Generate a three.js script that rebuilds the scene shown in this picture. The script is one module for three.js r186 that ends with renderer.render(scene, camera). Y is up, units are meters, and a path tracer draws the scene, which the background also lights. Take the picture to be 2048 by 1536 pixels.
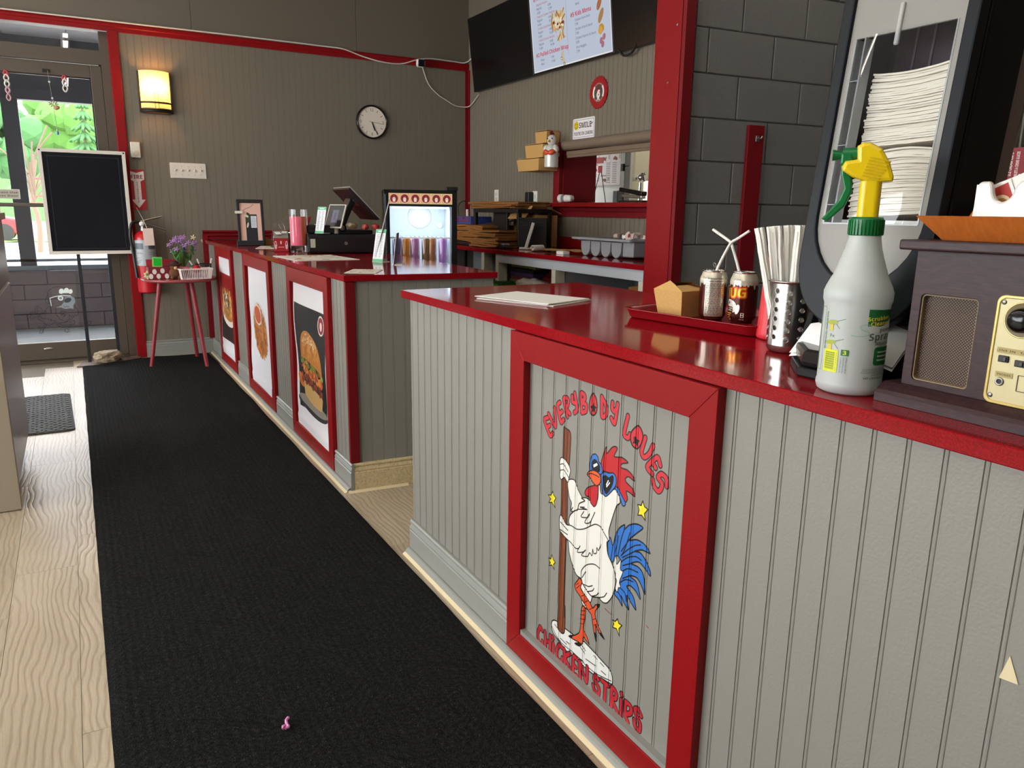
import * as THREE from 'three';
import { RoundedBoxGeometry } from 'three/addons/geometries/RoundedBoxGeometry.js';
import { mergeGeometries, mergeVertices } from 'three/addons/utils/BufferGeometryUtils.js';
import { ImprovedNoise } from 'three/addons/math/ImprovedNoise.js';
import { RectAreaLightUniformsLib } from 'three/addons/lights/RectAreaLightUniformsLib.js';

// ---------- camera, sky, exposure, large lights ----------
const scene = new THREE.Scene();
const camera = new THREE.PerspectiveCamera(53.51, 2048 / 1536, 0.05, 400);
camera.position.set(0, 1.168, 0);
camera.rotation.order = 'YXZ';
camera.rotation.set(THREE.MathUtils.degToRad(-12.7803), THREE.MathUtils.degToRad(-29.6703), THREE.MathUtils.degToRad(0.8276));
scene.add(camera);
const renderer = new THREE.WebGLRenderer({ antialias: true });
renderer.toneMapping = THREE.LinearToneMapping;
renderer.toneMappingExposure = 0.77;
renderer.shadowMap.enabled = true;
RectAreaLightUniformsLib.init();
scene.background = new THREE.Color(0.95, 0.975, 1.0);   // even bright overcast
scene.backgroundIntensity = 14;
const TUBE_LIGHT = 30, TUBE_COLOR = new THREE.Color(1.0, 0.93, 0.82);
const SCREEN_GLOW = 0.95, KITCHEN_LIGHT = 16, SCONCE_LIGHT = 0.9, FRIDGE_LIGHT = 60;

// ---------- small helpers ----------
const PI = Math.PI, rad = THREE.MathUtils.degToRad;
let seedState = 7;
const rnd = (a = 0, b = 1) => { seedState = (seedState + 0x6d2b79f5) | 0; let t = Math.imul(seedState ^ (seedState >>> 15), 1 | seedState); t = (t + Math.imul(t ^ (t >>> 7), 61 | t)) ^ t; return a + (b - a) * (((t ^ (t >>> 14)) >>> 0) / 4294967296); };
const noise = new ImprovedNoise();
const V = (x, y, z) => new THREE.Vector3(x, y, z);
const names = {};
const numbered = (n) => { const k = (names[n] = (names[n] ?? -1) + 1); return k ? n + '_' + String(k).padStart(3, '0') : n; };
function tag(o, label, category, group) { o.userData = { label, category }; if (group) o.userData.group = group; return o; }
function thing(name, label, category, [x, y, z] = [0, 0, 0], turn = 0, group) {
  const o = new THREE.Group(); o.name = numbered(name); scene.add(o); o.position.set(x, y, z); o.rotation.y = turn;
  return tag(o, label, category, group);
}
function part(parent, name, geo, mat, pos, rot, label) {
  const m = new THREE.Mesh(geo, mat); m.name = name; m.castShadow = m.receiveShadow = true;
  if (pos) m.position.set(...pos);
  if (rot) m.rotation.set(...rot);
  if (label) m.userData.label = label;
  parent.add(m); return m;
}
function single(name, label, category, geo, mat, pos, rot, group) {
  const m = part(scene, numbered(name), geo, mat, pos, rot); return tag(m, label, category, group);
}
function struct(name, geo, mat) { const m = part(scene, name, geo, mat); m.userData.kind = 'structure'; return m; }
function copyOf(root, pos, turn, label) { const c = root.clone(); c.name = numbered(root.name.replace(/_\d{3}$/, '')); c.userData = { ...root.userData }; if (label) c.userData.label = label; c.position.set(...pos); c.rotation.y = turn; scene.add(c); return c; }
// geometry
const xf = (g, p, r, s) => { if (s) g.scale(...s); if (r) { g.applyMatrix4(new THREE.Matrix4().makeRotationFromEuler(new THREE.Euler(...r))); } if (p) g.translate(...p); return g; };
const B = (w, h, d, x = 0, y = 0, z = 0, r = 0) => xf(r ? new RoundedBoxGeometry(w, h, d, 2, Math.min(r, w / 2.01, h / 2.01, d / 2.01)) : new THREE.BoxGeometry(w, h, d), [x, y, z]);
const span = (x0, x1, y0, y1, z0, z1, r = 0) => B(Math.abs(x1 - x0), Math.abs(y1 - y0), Math.abs(z1 - z0), (x0 + x1) / 2, (y0 + y1) / 2, (z0 + z1) / 2, r);
const Cy = (r1, r2, h, x = 0, y = 0, z = 0, n = 24, open = false) => xf(new THREE.CylinderGeometry(r1, r2, h, n, 1, open), [x, y, z]);
const La = (pts, n = 40) => new THREE.LatheGeometry(pts.map((p) => new THREE.Vector2(...p)), n);
const Tb = (pts, r, n = 24, k = 8, closed = false) => new THREE.TubeGeometry(new THREE.CatmullRomCurve3(pts.map((p) => V(...p)), closed), n, r, k, closed);
const rod = (a, b, r, r2 = r, n = 10) => { const A = V(...a), C = V(...b), d = C.clone().sub(A), g = new THREE.CylinderGeometry(r2, r, d.length(), n); g.applyQuaternion(new THREE.Quaternion().setFromUnitVectors(V(0, 1, 0), d.normalize())); return xf(g, A.add(C).multiplyScalar(0.5).toArray()); };
const shapeOf = (pts) => new THREE.Shape(pts.map((p) => new THREE.Vector2(...p)));
const Ex = (pts, depth, bevel = 0, holes = []) => { const s = pts instanceof THREE.Shape ? pts : shapeOf(pts); for (const h of holes) s.holes.push(shapeOf(h)); const g = new THREE.ExtrudeGeometry(s, { depth: depth - 2 * bevel, bevelEnabled: bevel > 0, bevelThickness: bevel, bevelSize: bevel, bevelOffset: -bevel, bevelSegments: 2, curveSegments: 16 }); return xf(g, [0, 0, bevel]); };
const rrect = (w, h, r, x = 0, y = 0) => { const s = new THREE.Shape(), a = x - w / 2, b = y - h / 2; s.moveTo(a + r, b); s.lineTo(a + w - r, b); s.absarc(a + w - r, b + r, r, -PI / 2, 0); s.lineTo(a + w, b + h - r); s.absarc(a + w - r, b + h - r, r, 0, PI / 2); s.lineTo(a + r, b + h); s.absarc(a + r, b + h - r, r, PI / 2, PI); s.lineTo(a, b + r); s.absarc(a + r, b + r, r, PI, 1.5 * PI); return s; };
const merge = (list) => mergeGeometries(list.map((g) => { const c = g.index ? g.toNonIndexed() : g; for (const k of Object.keys(c.attributes)) if (!['position', 'normal', 'uv'].includes(k)) c.deleteAttribute(k); return c; }));
// a profile (a, b) pushed straight along c by L: position = o + a*A + b*Bv + c*Cv, flat faces, uv in metres (along the outline, along the length)
function sweep(outline, L, A, Bv, Cv, o = [0, 0, 0], closed = true) {
  const pos = [], uv = [], at = (a, b, c) => [0, 1, 2].map((i) => o[i] + a * A[i] + b * Bv[i] + c * Cv[i]);
  const flip = V(...A).cross(V(...Bv)).dot(V(...Cv)) < 0, tri = (p, q, r, u, v, w) => { if (flip) pos.push(...p, ...r, ...q), uv.push(...u, ...w, ...v); else pos.push(...p, ...q, ...r), uv.push(...u, ...v, ...w); };
  let run = 0, n = outline.length;
  for (let i = 0; i < (closed ? n : n - 1); i++) {
    const [a, b] = outline[i], [c, d] = outline[(i + 1) % n], l = Math.hypot(c - a, d - b), p = at(a, b, 0), q = at(c, d, 0), r = at(c, d, L), s = at(a, b, L);
    tri(p, q, r, [run, 0], [run + l, 0], [run + l, L]); tri(p, r, s, [run, 0], [run + l, L], [run, L]); run += l;
  }
  if (closed) {
    const pts = outline.map((p) => new THREE.Vector2(...p));
    for (const [i, j, k] of THREE.ShapeUtils.triangulateShape(pts, [])) {
      const f = (m, c) => at(outline[m][0], outline[m][1], c);
      tri(f(i, L), f(j, L), f(k, L), outline[i], outline[j], outline[k]); tri(f(i, 0), f(k, 0), f(j, 0), outline[i], outline[k], outline[j]);
    }
  }
  const g = new THREE.BufferGeometry(); g.setAttribute('position', new THREE.Float32BufferAttribute(pos, 3)); g.setAttribute('uv', new THREE.Float32BufferAttribute(uv, 2)); g.computeVertexNormals(); return g;
}
// uv in metres by the face's main direction
function metric(g, k = 1, ox = 0, oy = 0) {
  const q = g.index ? g.toNonIndexed() : g, p = q.attributes.position, uv = new Float32Array(p.count * 2);
  q.computeVertexNormals();
  const n = q.attributes.normal;
  for (let i = 0; i < p.count; i++) {
    const ax = Math.abs(n.getX(i)), ay = Math.abs(n.getY(i)), az = Math.abs(n.getZ(i));
    const [u, v] = ay > ax && ay > az ? [p.getX(i), p.getZ(i)] : ax > az ? [p.getZ(i), p.getY(i)] : [p.getX(i), p.getY(i)];
    uv[2 * i] = u * k + ox; uv[2 * i + 1] = v * k + oy;
  }
  q.setAttribute('uv', new THREE.BufferAttribute(uv, 2)); return q;
}
// wobble every vertex by smooth noise
function wobble(g, amp, freq, seed = 0) {
  const p = g.attributes.position;
  for (let i = 0; i < p.count; i++) { const x = p.getX(i), y = p.getY(i), z = p.getZ(i), f = freq; p.setXYZ(i, x + amp * noise.noise(x * f + seed, y * f, z * f), y + amp * noise.noise(x * f, y * f + seed + 9.1, z * f), z + amp * noise.noise(x * f + 4.7, y * f, z * f + seed)); }
  g.computeVertexNormals(); return g;
}
// textures
const canvas = (w, h, draw) => { const c = document.createElement('canvas'); c.width = w; c.height = h; const x = c.getContext('2d'); draw(x, w, h); return c; };
function pic(w, h, draw, srgb = true) { const t = new THREE.CanvasTexture(canvas(w, h, draw)); if (srgb) t.colorSpace = THREE.SRGBColorSpace; t.anisotropy = 8; return t; }
function pixels(w, h, f, srgb = true) {   // f(u, v) -> [r, g, b] 0..1
  const d = new Uint8Array(w * h * 4);
  for (let y = 0; y < h; y++) for (let x = 0; x < w; x++) { const c = f(x / w, y / h, x, y), i = 4 * (y * w + x); for (let k = 0; k < 3; k++) d[i + k] = Math.max(0, Math.min(255, c[k] * 255)); d[i + 3] = 255; }
  const t = new THREE.DataTexture(d, w, h); t.wrapS = t.wrapT = THREE.RepeatWrapping; t.magFilter = THREE.LinearFilter; t.minFilter = THREE.LinearMipmapLinearFilter; t.generateMipmaps = true; if (srgb) t.colorSpace = THREE.SRGBColorSpace; t.needsUpdate = true; return t;
}
const tiled = (t, k, l = k) => { const c = t.clone(); c.wrapS = c.wrapT = THREE.RepeatWrapping; c.repeat.set(k, l); c.needsUpdate = true; return c; };
const wrapNoise = (u, v, f, s = 0) => { const a = u * 2 * PI, b = v * 2 * PI, r = f / (2 * PI); return noise.noise(Math.cos(a) * r + 11 + s, Math.sin(a) * r + Math.cos(b) * r, Math.sin(b) * r + 5 + s); };
const mat = (color, roughness = 0.6, more = {}) => new THREE.MeshStandardMaterial({ color, roughness, ...more });
const phys = (color, roughness = 0.4, more = {}) => new THREE.MeshPhysicalMaterial({ color, roughness, ...more });
function text(x, s, px, py, size, color = '#222', font = 'sans-serif', align = 'left', bold = '') { x.fillStyle = color; x.font = `${bold} ${size}px ${font}`; x.textAlign = align; x.textBaseline = 'middle'; x.fillText(s, px, py); }
function blob(x, cx, cy, rx, ry, a, color) { x.fillStyle = color; x.beginPath(); x.ellipse(cx, cy, rx, ry, a, 0, 2 * PI); x.fill(); }

// ---------- shared materials ----------
const bumpNoise = pixels(256, 256, (u, v) => { const n = 0.5 + 0.25 * wrapNoise(u, v, 60) + 0.25 * wrapNoise(u, v, 130, 3); return [n, n, n]; }, false);
const fine = pixels(256, 256, (u, v) => { const n = rnd(0.2, 0.8); return [n, n, n]; }, false);
const M = {};
M.grey = mat(0x86837a, 0.42, { bumpMap: tiled(bumpNoise, 3.3), bumpScale: 0.0006 });
M.wallGrey = mat(0x776f60, 0.5, { bumpMap: tiled(bumpNoise, 3.3), bumpScale: 0.0006 });
M.upper = mat(0x6a6153, 0.6, { bumpMap: tiled(bumpNoise, 3.3), bumpScale: 0.0008 });
M.base = mat(0x8a8b84, 0.38);
M.cream = mat(0xd8c7a0, 0.6, { map: null });
M.red = phys(0x871014, 0.38, { specularIntensity: 0.35, bumpMap: tiled(bumpNoise, 5), bumpScale: 0.0004 });
M.redDark = phys(0x76121a, 0.5, { specularIntensity: 0.4 });
M.block = mat(0x737371, 0.34, { bumpMap: tiled(pixels(512, 512, (u, v) => { let n = 0.6 + 0.3 * wrapNoise(u, v, 40); const h = wrapNoise(u, v, 150, 8); if (h > 0.42) n -= 0.5; n += 0.15 * wrapNoise(u, v, 300, 2); return [n, n, n]; }, false), 2.5), bumpScale: 0.0022 });
M.black = mat(0x121214, 0.45);
M.blackGloss = phys(0x0b0b0d, 0.18);
M.white = mat(0xe4e2dc, 0.5);
M.whiteGloss = phys(0xcfccc4, 0.15, { clearcoat: 0.6, clearcoatRoughness: 0.1 });
M.paper = mat(0xe8e6df, 0.85);
M.bronze = mat(0x54493d, 0.45);
M.steel = mat(0xc7c5c0, 0.24, { metalness: 1 });
M.steelDull = mat(0x9b9a97, 0.4, { metalness: 1 });
M.glass = phys(0xffffff, 0.0, { transmission: 1, thickness: 0, ior: 1.5 });
M.kraftMap = pixels(256, 256, (u, v) => { const n = 0.06 * wrapNoise(u, v, 90) + rnd(-0.025, 0.025); return [0.78 + n, 0.61 + n, 0.36 + n]; });
M.kraft = mat(0xffffff, 0.85, { map: tiled(M.kraftMap, 4) });
M.kraftDark = mat(0xb79a74, 0.85, { map: tiled(M.kraftMap, 4) });
// engineered red stone, small grains of lighter and darker red
const quartzMap = pixels(512, 512, (u, v) => { const n = wrapNoise(u, v, 120) * 0.09 + rnd(-0.07, 0.07); return [0.53 + n, 0.045 + n * 0.25, 0.085 + n * 0.3]; });
M.quartz = phys(0xffffff, 0.09, { map: tiled(quartzMap, 4), specularIntensity: 0.45 });

// ---------- floor ----------
const woodMap = pixels(512, 2048, (u, v) => {
  const warp = 0.25 * wrapNoise(u, v, 5, 1) + 0.06 * wrapNoise(u, v, 18, 4), g = Math.sin((u * 5 + warp) * 2 * PI * 5 + 2.2 * wrapNoise(u, v, 3, 7)), line = Math.pow(Math.abs(g), 6);
  const f = wrapNoise(u * 6 % 1, v, 40, 2) * 0.03 + rnd(-0.018, 0.018), t = 0.05 * wrapNoise(u, v, 6, 9);
  return [0.68 + f + t - 0.055 * line, 0.62 + f + t - 0.06 * line, 0.53 + f + t - 0.065 * line];
});
const woodBump = pixels(512, 1024, (u, v) => { const warp = 0.25 * wrapNoise(u, v, 5, 1) + 0.06 * wrapNoise(u, v, 18, 4), g = Math.sin((u * 5 + warp) * 2 * PI * 5 + 2.2 * wrapNoise(u, v, 3, 7)), n = 0.7 - 0.55 * Math.pow(Math.abs(g), 6) + 0.15 * wrapNoise(u * 6 % 1, v, 60, 2); return [n, n, n]; }, false);
M.floor = mat(0xffffff, 0.36, { map: woodMap, bumpMap: woodBump, bumpScale: 0.0012 });
const floor = struct('floor', span(-3.3, 4.1, -0.12, -0.004, -6.75, 2.8), mat(0x6a5f50, 0.8));
{
  const W = 0.178, L = 1.22, variants = [];
  for (let k = 0; k < 5; k++) { const g = B(W - 0.0012, 0.004, L - 0.0012, 0, -0.002, 0), uv = g.attributes.uv; for (let i = 0; i < uv.count; i++) uv.setXY(i, k * 0.2 + uv.getX(i) * 0.2, uv.getY(i) * 0.62 + k * 0.37); variants.push(g); }
  const offsets = { 0: -2.739, 1: -1.78 };
  for (let c = -16; c <= 20; c++) {
    const x = -0.269 + (c + 0.5) * W; let z = (offsets[c] ?? rnd(-2.2, -1)) - 4 * L;
    for (; z < 2.6; z += L) { const mid = z + L / 2; if (mid < -7.0 || mid > 2.4) continue; if (c > 6 && mid > -1.0) continue; part(floor, 'plank', variants[Math.floor(rnd(0, 5))], M.floor, [x, 0, mid]); }
  }
}
// ---------- beadboard ----------
const PITCH = 0.0508;
const beadLine = [[0, 0.0086], [0.0004, 0.0081], [0.0011, 0.0082], [0.0019, 0.0095], [0.0040, 0.0100], [0.0061, 0.0095], [0.0069, 0.0082], [0.0076, 0.0082], [0.0087, 0.0100], [PITCH, 0.0100], [PITCH, 0], [0, 0]].map(([a, b]) => [a, b - 0.01]);
const plankCache = {};
const plankGeo = (h) => plankCache[h.toFixed(4)] ??= sweep(beadLine.slice().reverse(), h, [1, 0, 0], [0, 0, 1], [0, 1, 0]);
// planks side by side: along +x facing +z (turn 0) or along +z facing -x (turn -90)
function planks(parent, n, h, [x, y, z], turn, m, skip) {
  for (let i = 0; i < n; i++) { if (skip && skip(i)) continue; const s = i * PITCH; part(parent, 'plank', plankGeo(h), m, turn ? [x, y, z + s] : [x + s, y, z], [0, turn ? -PI / 2 : 0, 0]); }
}
const baseProfile = (h = 0.12) => [[0, 0], [0.015, 0], [0.015, h * 0.68], [0.013, h * 0.70], [0.013, h * 0.72], [0.0145, h * 0.76], [0.011, h * 0.84], [0.0085, h * 0.88], [0.0125, h * 0.91], [0.0125, h * 0.96], [0.0085, h], [0, h]];
const baseRun = (h, L, dir, out, o) => sweep(baseProfile(h), L, out, [0, 1, 0], dir, o);

// ---------- walls ----------
const ZB = -6.6, XT = 3.26, CEIL = 3.1;
const wallBack = struct('wall_back', merge([span(0.40, 3.7, 0, CEIL, ZB - 0.16, ZB - 0.012), span(-3.3, -1.72, 0, CEIL, ZB - 0.16, ZB - 0.012), span(-1.72, 0.40, 2.45, CEIL, ZB - 0.16, ZB - 0.012)]), M.upper);
planks(wallBack, 56, 2.42, [0.42, 0, ZB], 0, M.wallGrey);
for (const [x0, x1] of [[-1.66, -0.37], [-0.367, 0.928], [0.931, 2.216], [2.219, 3.26]]) part(wallBack, 'panel', span(x0, x1, 2.455, CEIL, ZB - 0.012, ZB - 0.001), M.upper);
const wallRight = struct('wall_right', merge([span(XT + 0.012, XT + 0.3, 0, 1.155, ZB, -2.95), span(XT + 0.012, XT + 0.3, 1.64, CEIL, ZB, -2.95), span(XT + 0.012, XT + 0.3, 1.155, 1.64, ZB, -5.0), span(XT + 0.012, XT + 0.3, 1.155, 1.64, -3.72, -2.95)]), M.upper);
{
  const n = 70, z0 = ZB, inHole = (i) => { const z = z0 + i * PITCH; return z > -5.07 && z < -3.74; };
  planks(wallRight, n, 2.62, [XT, 0, z0], 1, M.wallGrey, inHole);
  planks(wallRight, n, 1.17, [XT, 0, z0], 1, M.wallGrey, (i) => !inHole(i));
  planks(wallRight, n, 0.98, [XT, 1.64, z0], 1, M.wallGrey, (i) => !inHole(i));
  part(wallRight, 'panel', span(XT + 0.001, XT + 0.012, 2.62, CEIL, ZB, -3.0), M.upper);
}
const ceiling = struct('ceiling', span(-3.3, 4.2, CEIL, CEIL + 0.12, -6.76, 2.8), mat(0x8b8880, 0.8));
struct('wall_left', merge([span(-3.42, -3.3, 0, 0.6, -6.76, 2.8), span(-3.42, -3.3, 2.4, CEIL, -6.76, 2.8), span(-3.42, -3.3, 0.6, 2.4, -6.76, -6.2), span(-3.42, -3.3, 0.6, 2.4, -0.1, 2.8)]), M.upper);
struct('added_window_2', merge([span(-3.40, -3.32, 0.6, 0.66, -6.2, -0.1), span(-3.40, -3.32, 2.34, 2.4, -6.2, -0.1), ...[-6.2, -4.7, -3.17, -1.66, -0.16].map((z) => span(-3.40, -3.32, 0.66, 2.34, z, z + 0.06))]), M.bronze);  // unseen window, added and enlarged for more daylight from the left
struct('wall_front', span(-3.42, 4.2, 0, CEIL, 2.8, 2.92), M.upper);
const wallSide = struct('wall_side', span(3.97, 4.1, 0, CEIL, -3.0, 2.8), M.upper);
planks(wallSide, 40, CEIL, [3.97, 0, -2.93], 1, mat(0x6f716c, 0.5));
// trims
struct('trim_1', merge([sweep([[0, 0], [0.012, 0], [0.012, 0.028], [0.017, 0.034], [0.017, 0.048], [0.010, 0.06], [0, 0.062]], 6.56, [0, 0, 1], [0, 1, 0], [1, 0, 0], [-3.3, 2.393, ZB])]), M.red);
struct('trim_2', merge([span(XT - 0.035, XT, 0, 2.40, ZB, ZB + 0.014), span(XT - 0.014, XT, 0, 2.40, ZB + 0.014, ZB + 0.034)]), M.redDark);
struct('trim_3', merge([span(0.355, 0.42, 0, 2.4, ZB - 0.10, ZB + 0.018, 0.003)]), M.red);
struct('baseboard_back', merge([baseRun(0.125, 0.51, [1, 0, 0], [0, 0, 1], [0.42, 0, ZB]), baseRun(0.125, 1.66, [1, 0, 0], [0, 0, 1], [1.6, 0, ZB])]), M.base);
// block wall with its red end cap
const wallBlock = struct('wall_block', xf(span(0, 1.5, 0, CEIL, -0.19, -0.004), [2.64, 0, -2.947], [0, 0, 0]), mat(0x5c5c5a, 0.5));
wallBlock.geometry = xf(span(0, 1.5, 0, CEIL, -0.19, -0.0035), null, null); wallBlock.position.set(2.60, 0, -2.951); wallBlock.rotation.y = -rad(5.45);
{
  const cache = {};
  for (let r = 0; r < 15; r++) {
    const joints = r % 2 ? [0.045, 0.125, 0.525, 0.925, 1.325, 1.5] : [0.045, 0.32, 0.72, 1.12, 1.5];
    for (let k = 0; k + 1 < joints.length; k++) { const w = joints[k + 1] - joints[k] - 0.006, key = w.toFixed(3) + (k % 3); cache[key] ??= metric(B(w, 0.197, 0.03, 0, 0, 0, 0.005), 1, k * 0.31, r * 0.17); part(wallBlock, 'block', cache[key], M.block, [(joints[k] + joints[k + 1]) / 2, r * 0.203 + 0.1015, -0.011], [0, 0, rnd(-0.002, 0.002)]); }
  }
}
const cap = struct('trim_4', span(2.562, 2.585, 0, CEIL, -3.135, -2.949, 0.002), M.red);
part(cap, 'board', span(2.564, 2.625, 0, CEIL, -2.947, -2.922, 0.003), M.redDark);  // darker red puts the shaded side into the board colour
part(cap, 'board', span(2.585, 2.66, 0, CEIL, -3.135, -3.112), M.redDark);
part(cap, 'screw', merge([[2.03, -2.975], [1.78, -3.02]].map(([y, z]) => xf(Cy(0.006, 0.006, 0.004, 0, 0, 0, 10), [2.5595, y, z], [0, 0, PI / 2]))), M.steel);
// red rail screwed to the block wall, with a small hook
{
  const t = thing('wall_rail', 'dark red wooden upright board fixed to the black block wall', 'board', [2.99, 0, -2.914], -rad(5.45));
  part(t, 'board', B(0.1, 1.1, 0.022, 0.05, 1.055, 0.012, 0.003), M.redDark);
  part(t, 'hook', merge([B(0.022, 0.03, 0.006, 0.055, 1.54, 0.026, 0.002), Tb([[0.055, 1.545, 0.028], [0.055, 1.54, 0.05], [0.058, 1.55, 0.058]], 0.004, 10, 6)]), M.steelDull);
}

// ---------- entrance: frame, doors, vestibule, outdoors ----------
const ZD = -6.72;
{
  const frame = struct('trim_5', merge([span(0.30, 0.36, 0, 2.40, ZD - 0.05, ZD + 0.05), span(-1.66, 0.30, 2.17, 2.265, ZD - 0.05, ZD + 0.05), span(-1.66, 0.30, 2.405, 2.45, ZD - 0.05, ZD + 0.05), span(-1.72, -1.66, 0, 2.40, ZD - 0.05, ZD + 0.05), span(-0.70, -0.66, 0, 2.17, ZD - 0.05, ZD + 0.05), span(-1.66, 0.30, 0, 0.012, ZD - 0.06, ZD + 0.09), span(0.285, 0.30, 0.012, 2.17, ZD - 0.045, ZD - 0.024)]), M.bronze);
  part(frame, 'lit_underside', span(-1.72, 0.36, 2.437, 2.452, ZD - 0.03, ZD + 0.115), mat(0xd5b7b4, 0.5));  // pale pink paints in the light on the header underside
  const transom = struct('window_1', span(-1.66, 0.30, 2.265, 2.405, ZD - 0.004, ZD - 0.003), M.glass);
  transom.castShadow = false;
  const leaf = (name, x0, x1, handleSide) => {
    const d = struct(name, merge([span(x0, x0 + 0.075, 0.015, 2.165, ZD - 0.022, ZD + 0.022, 0.004), span(x1 - 0.075, x1, 0.015, 2.165, ZD - 0.022, ZD + 0.022, 0.004), span(x0 + 0.075, x1 - 0.075, 0.015, 0.145, ZD - 0.022, ZD + 0.022, 0.004), span(x0 + 0.075, x1 - 0.075, 2.075, 2.165, ZD - 0.022, ZD + 0.022, 0.004)]), M.bronze);
    const g = part(d, 'pane', span(x0 + 0.073, x1 - 0.073, 0.143, 2.077, ZD - 0.003, ZD - 0.002), M.glass); g.castShadow = false;
    part(d, 'gasket', merge([span(x1 - 0.083, x1 - 0.073, 0.145, 2.075, ZD - 0.01, ZD + 0.01), span(x0 + 0.075, x1 - 0.075, 2.068, 2.077, ZD - 0.01, ZD + 0.01)]), M.black);
    part(d, 'push_bar', merge([B(x1 - x0 - 0.12, 0.028, 0.03, (x0 + x1) / 2, 1.163, ZD + 0.05, 0.008), B(0.03, 0.03, 0.05, x0 + 0.05, 1.163, ZD + 0.035), B(0.03, 0.03, 0.05, x1 - 0.05, 1.163, ZD + 0.035)]), mat(0x6a625a, 0.4, { metalness: 0.6 }));
    part(d, 'lock_plate', xf(new THREE.SphereGeometry(1, 20, 12), [x0 + 0.41, 0.098, ZD + 0.022], null, [0.032, 0.011, 0.006]), M.steel);
    return d;
  };
  leaf('door_1', -0.655, 0.2995); leaf('door_2', -1.655, -0.705);
  // bracket for the wind chime
  // black outline sticker of a running rooster with white face, on the glass
  const draw = (x, w, h) => {
    x.clearRect(0, 0, w, h); x.lineCap = x.lineJoin = 'round'; x.strokeStyle = '#15161a'; x.lineWidth = 5;
    const k = w / 900, line = (p, close) => { x.beginPath(); for (let i = 0; i < p.length; i += 2) i ? x.lineTo((p[i] - 150) * k, (p[i + 1] - 200) * k) : x.moveTo((p[i] - 150) * k, (p[i + 1] - 200) * k); if (close) x.closePath(); };
    const st = (...p) => { line(p); x.stroke(); };
    x.beginPath(); x.ellipse((590 - 150) * k, (350 - 200) * k, 150 * k, 120 * k, 0, PI * 0.95, PI * 1.75); x.stroke();
    st(440, 350, 400, 420, 410, 470, 450, 480); st(445, 380, 440, 480);
    x.fillStyle = '#e9f4ee'; x.strokeStyle = '#e9f4ee';
    for (const [a, b, r] of [[625, 300, 32], [692, 292, 34], [745, 308, 28]]) blob(x, (a - 150) * k, (b - 200) * k, r * k, (r + 8) * k, 0.3, '#e9f4ee');
    line([590, 330, 770, 330, 760, 310, 600, 300], true); x.fill();
    x.lineWidth = 12; st(470, 515, 462, 400, 520, 380, 620, 365, 740, 375); x.lineWidth = 5;
    blob(x, (603 - 150) * k, (405 - 200) * k, 36 * k, 36 * k, 0, '#e9f4ee'); blob(x, (603 - 150) * k, (405 - 200) * k, 22 * k, 22 * k, 0, '#8a9298');
    line([520, 545, 600, 520, 640, 470, 660, 400, 740, 375, 790, 410, 795, 480, 760, 515, 760, 580, 720, 560, 650, 575, 600, 545], true); x.fill();
    blob(x, (695 - 150) * k, (440 - 200) * k, 52 * k, 34 * k, -0.4, '#3c3f45'); x.strokeStyle = '#15161a';
    st(630, 525, 650, 545, 670, 530, 690, 545, 705, 535);
    st(520, 550, 520, 650, 560, 720, 640, 770, 690, 720, 690, 660); st(780, 530, 820, 610, 815, 660, 790, 690, 770, 660, 760, 690, 730, 670, 720, 700, 690, 660);
    st(660, 620, 600, 600, 570, 640, 620, 640, 580, 665, 640, 650, 615, 690, 660, 660); st(440, 520, 370, 590, 400, 600, 300, 630, 300, 670, 340, 700, 410, 710, 420, 730, 450, 720, 440, 745, 480, 740, 520, 760);
    st(300, 630, 240, 620, 200, 600, 180, 620, 200, 640, 170, 680, 195, 700, 240, 680, 300, 665); st(245, 605, 260, 530, 290, 505, 330, 540, 350, 590); st(275, 610, 290, 530);
    st(270, 685, 310, 735, 340, 745, 360, 790, 420, 810, 480, 780, 480, 760); st(360, 790, 320, 845, 270, 820); st(385, 800, 330, 870, 300, 930, 270, 925, 300, 860, 265, 835); st(320, 870, 325, 925);
    st(480, 770, 560, 790, 650, 770, 720, 730, 760, 690); st(690, 775, 740, 755, 760, 770, 745, 810, 680, 820); st(515, 805, 540, 795, 580, 820, 700, 830, 960, 825, 985, 785, 950, 780, 930, 805, 800, 800); st(515, 810, 560, 850, 700, 865, 900, 855, 960, 835);
    x.beginPath(); x.arc((637 - 150) * k, (905 - 200) * k, 28 * k, 0, 2 * PI); x.stroke(); x.beginPath(); x.arc((885 - 150) * k, (890 - 200) * k, 22 * k, 0, 2 * PI); x.stroke();
  };
  const tex = pic(1024, 880, draw);
  single('window_sticker', 'black line drawing of a running rooster on a skateboard, stuck low on the glass door', 'sticker', xf(new THREE.PlaneGeometry(0.445, 0.385), [-0.13, 0.385, ZD]), mat(0xffffff, 0.8, { map: tex, transparent: true, alphaTest: 0.35, side: THREE.DoubleSide }));
  const sign = pic(512, 220, (x, w, h) => { x.fillStyle = '#a9a193'; x.fillRect(0, 0, w, h); x.strokeStyle = '#d9d4c9'; x.lineWidth = 8; x.strokeRect(4, 4, w - 8, h - 8); text(x, 'Please Use', 490, 70, 62, '#4a4640', 'sans-serif', 'right', 'bold'); text(x, 'Other Door', 490, 150, 62, '#4a4640', 'sans-serif', 'right', 'bold'); });
  const s = thing('door_notice', 'small grey notice reading Please Use Other Door on the glass door', 'sign', [-0.425, 1.238, ZD + 0.004]);
  part(s, 'plate', B(0.24, 0.068, 0.003), mat(0xcac5ba, 0.5)); part(s, 'print', xf(new THREE.PlaneGeometry(0.236, 0.064), [0, 0, 0.0021]), mat(0xffffff, 0.6, { map: sign }));
  // hanging things on the door
  const chime = thing('wind_chime', 'beaded wind chime with a small shell hanging from the door rail', 'wind chime', [-0.055, 2.10, ZD + 0.03]);
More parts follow.
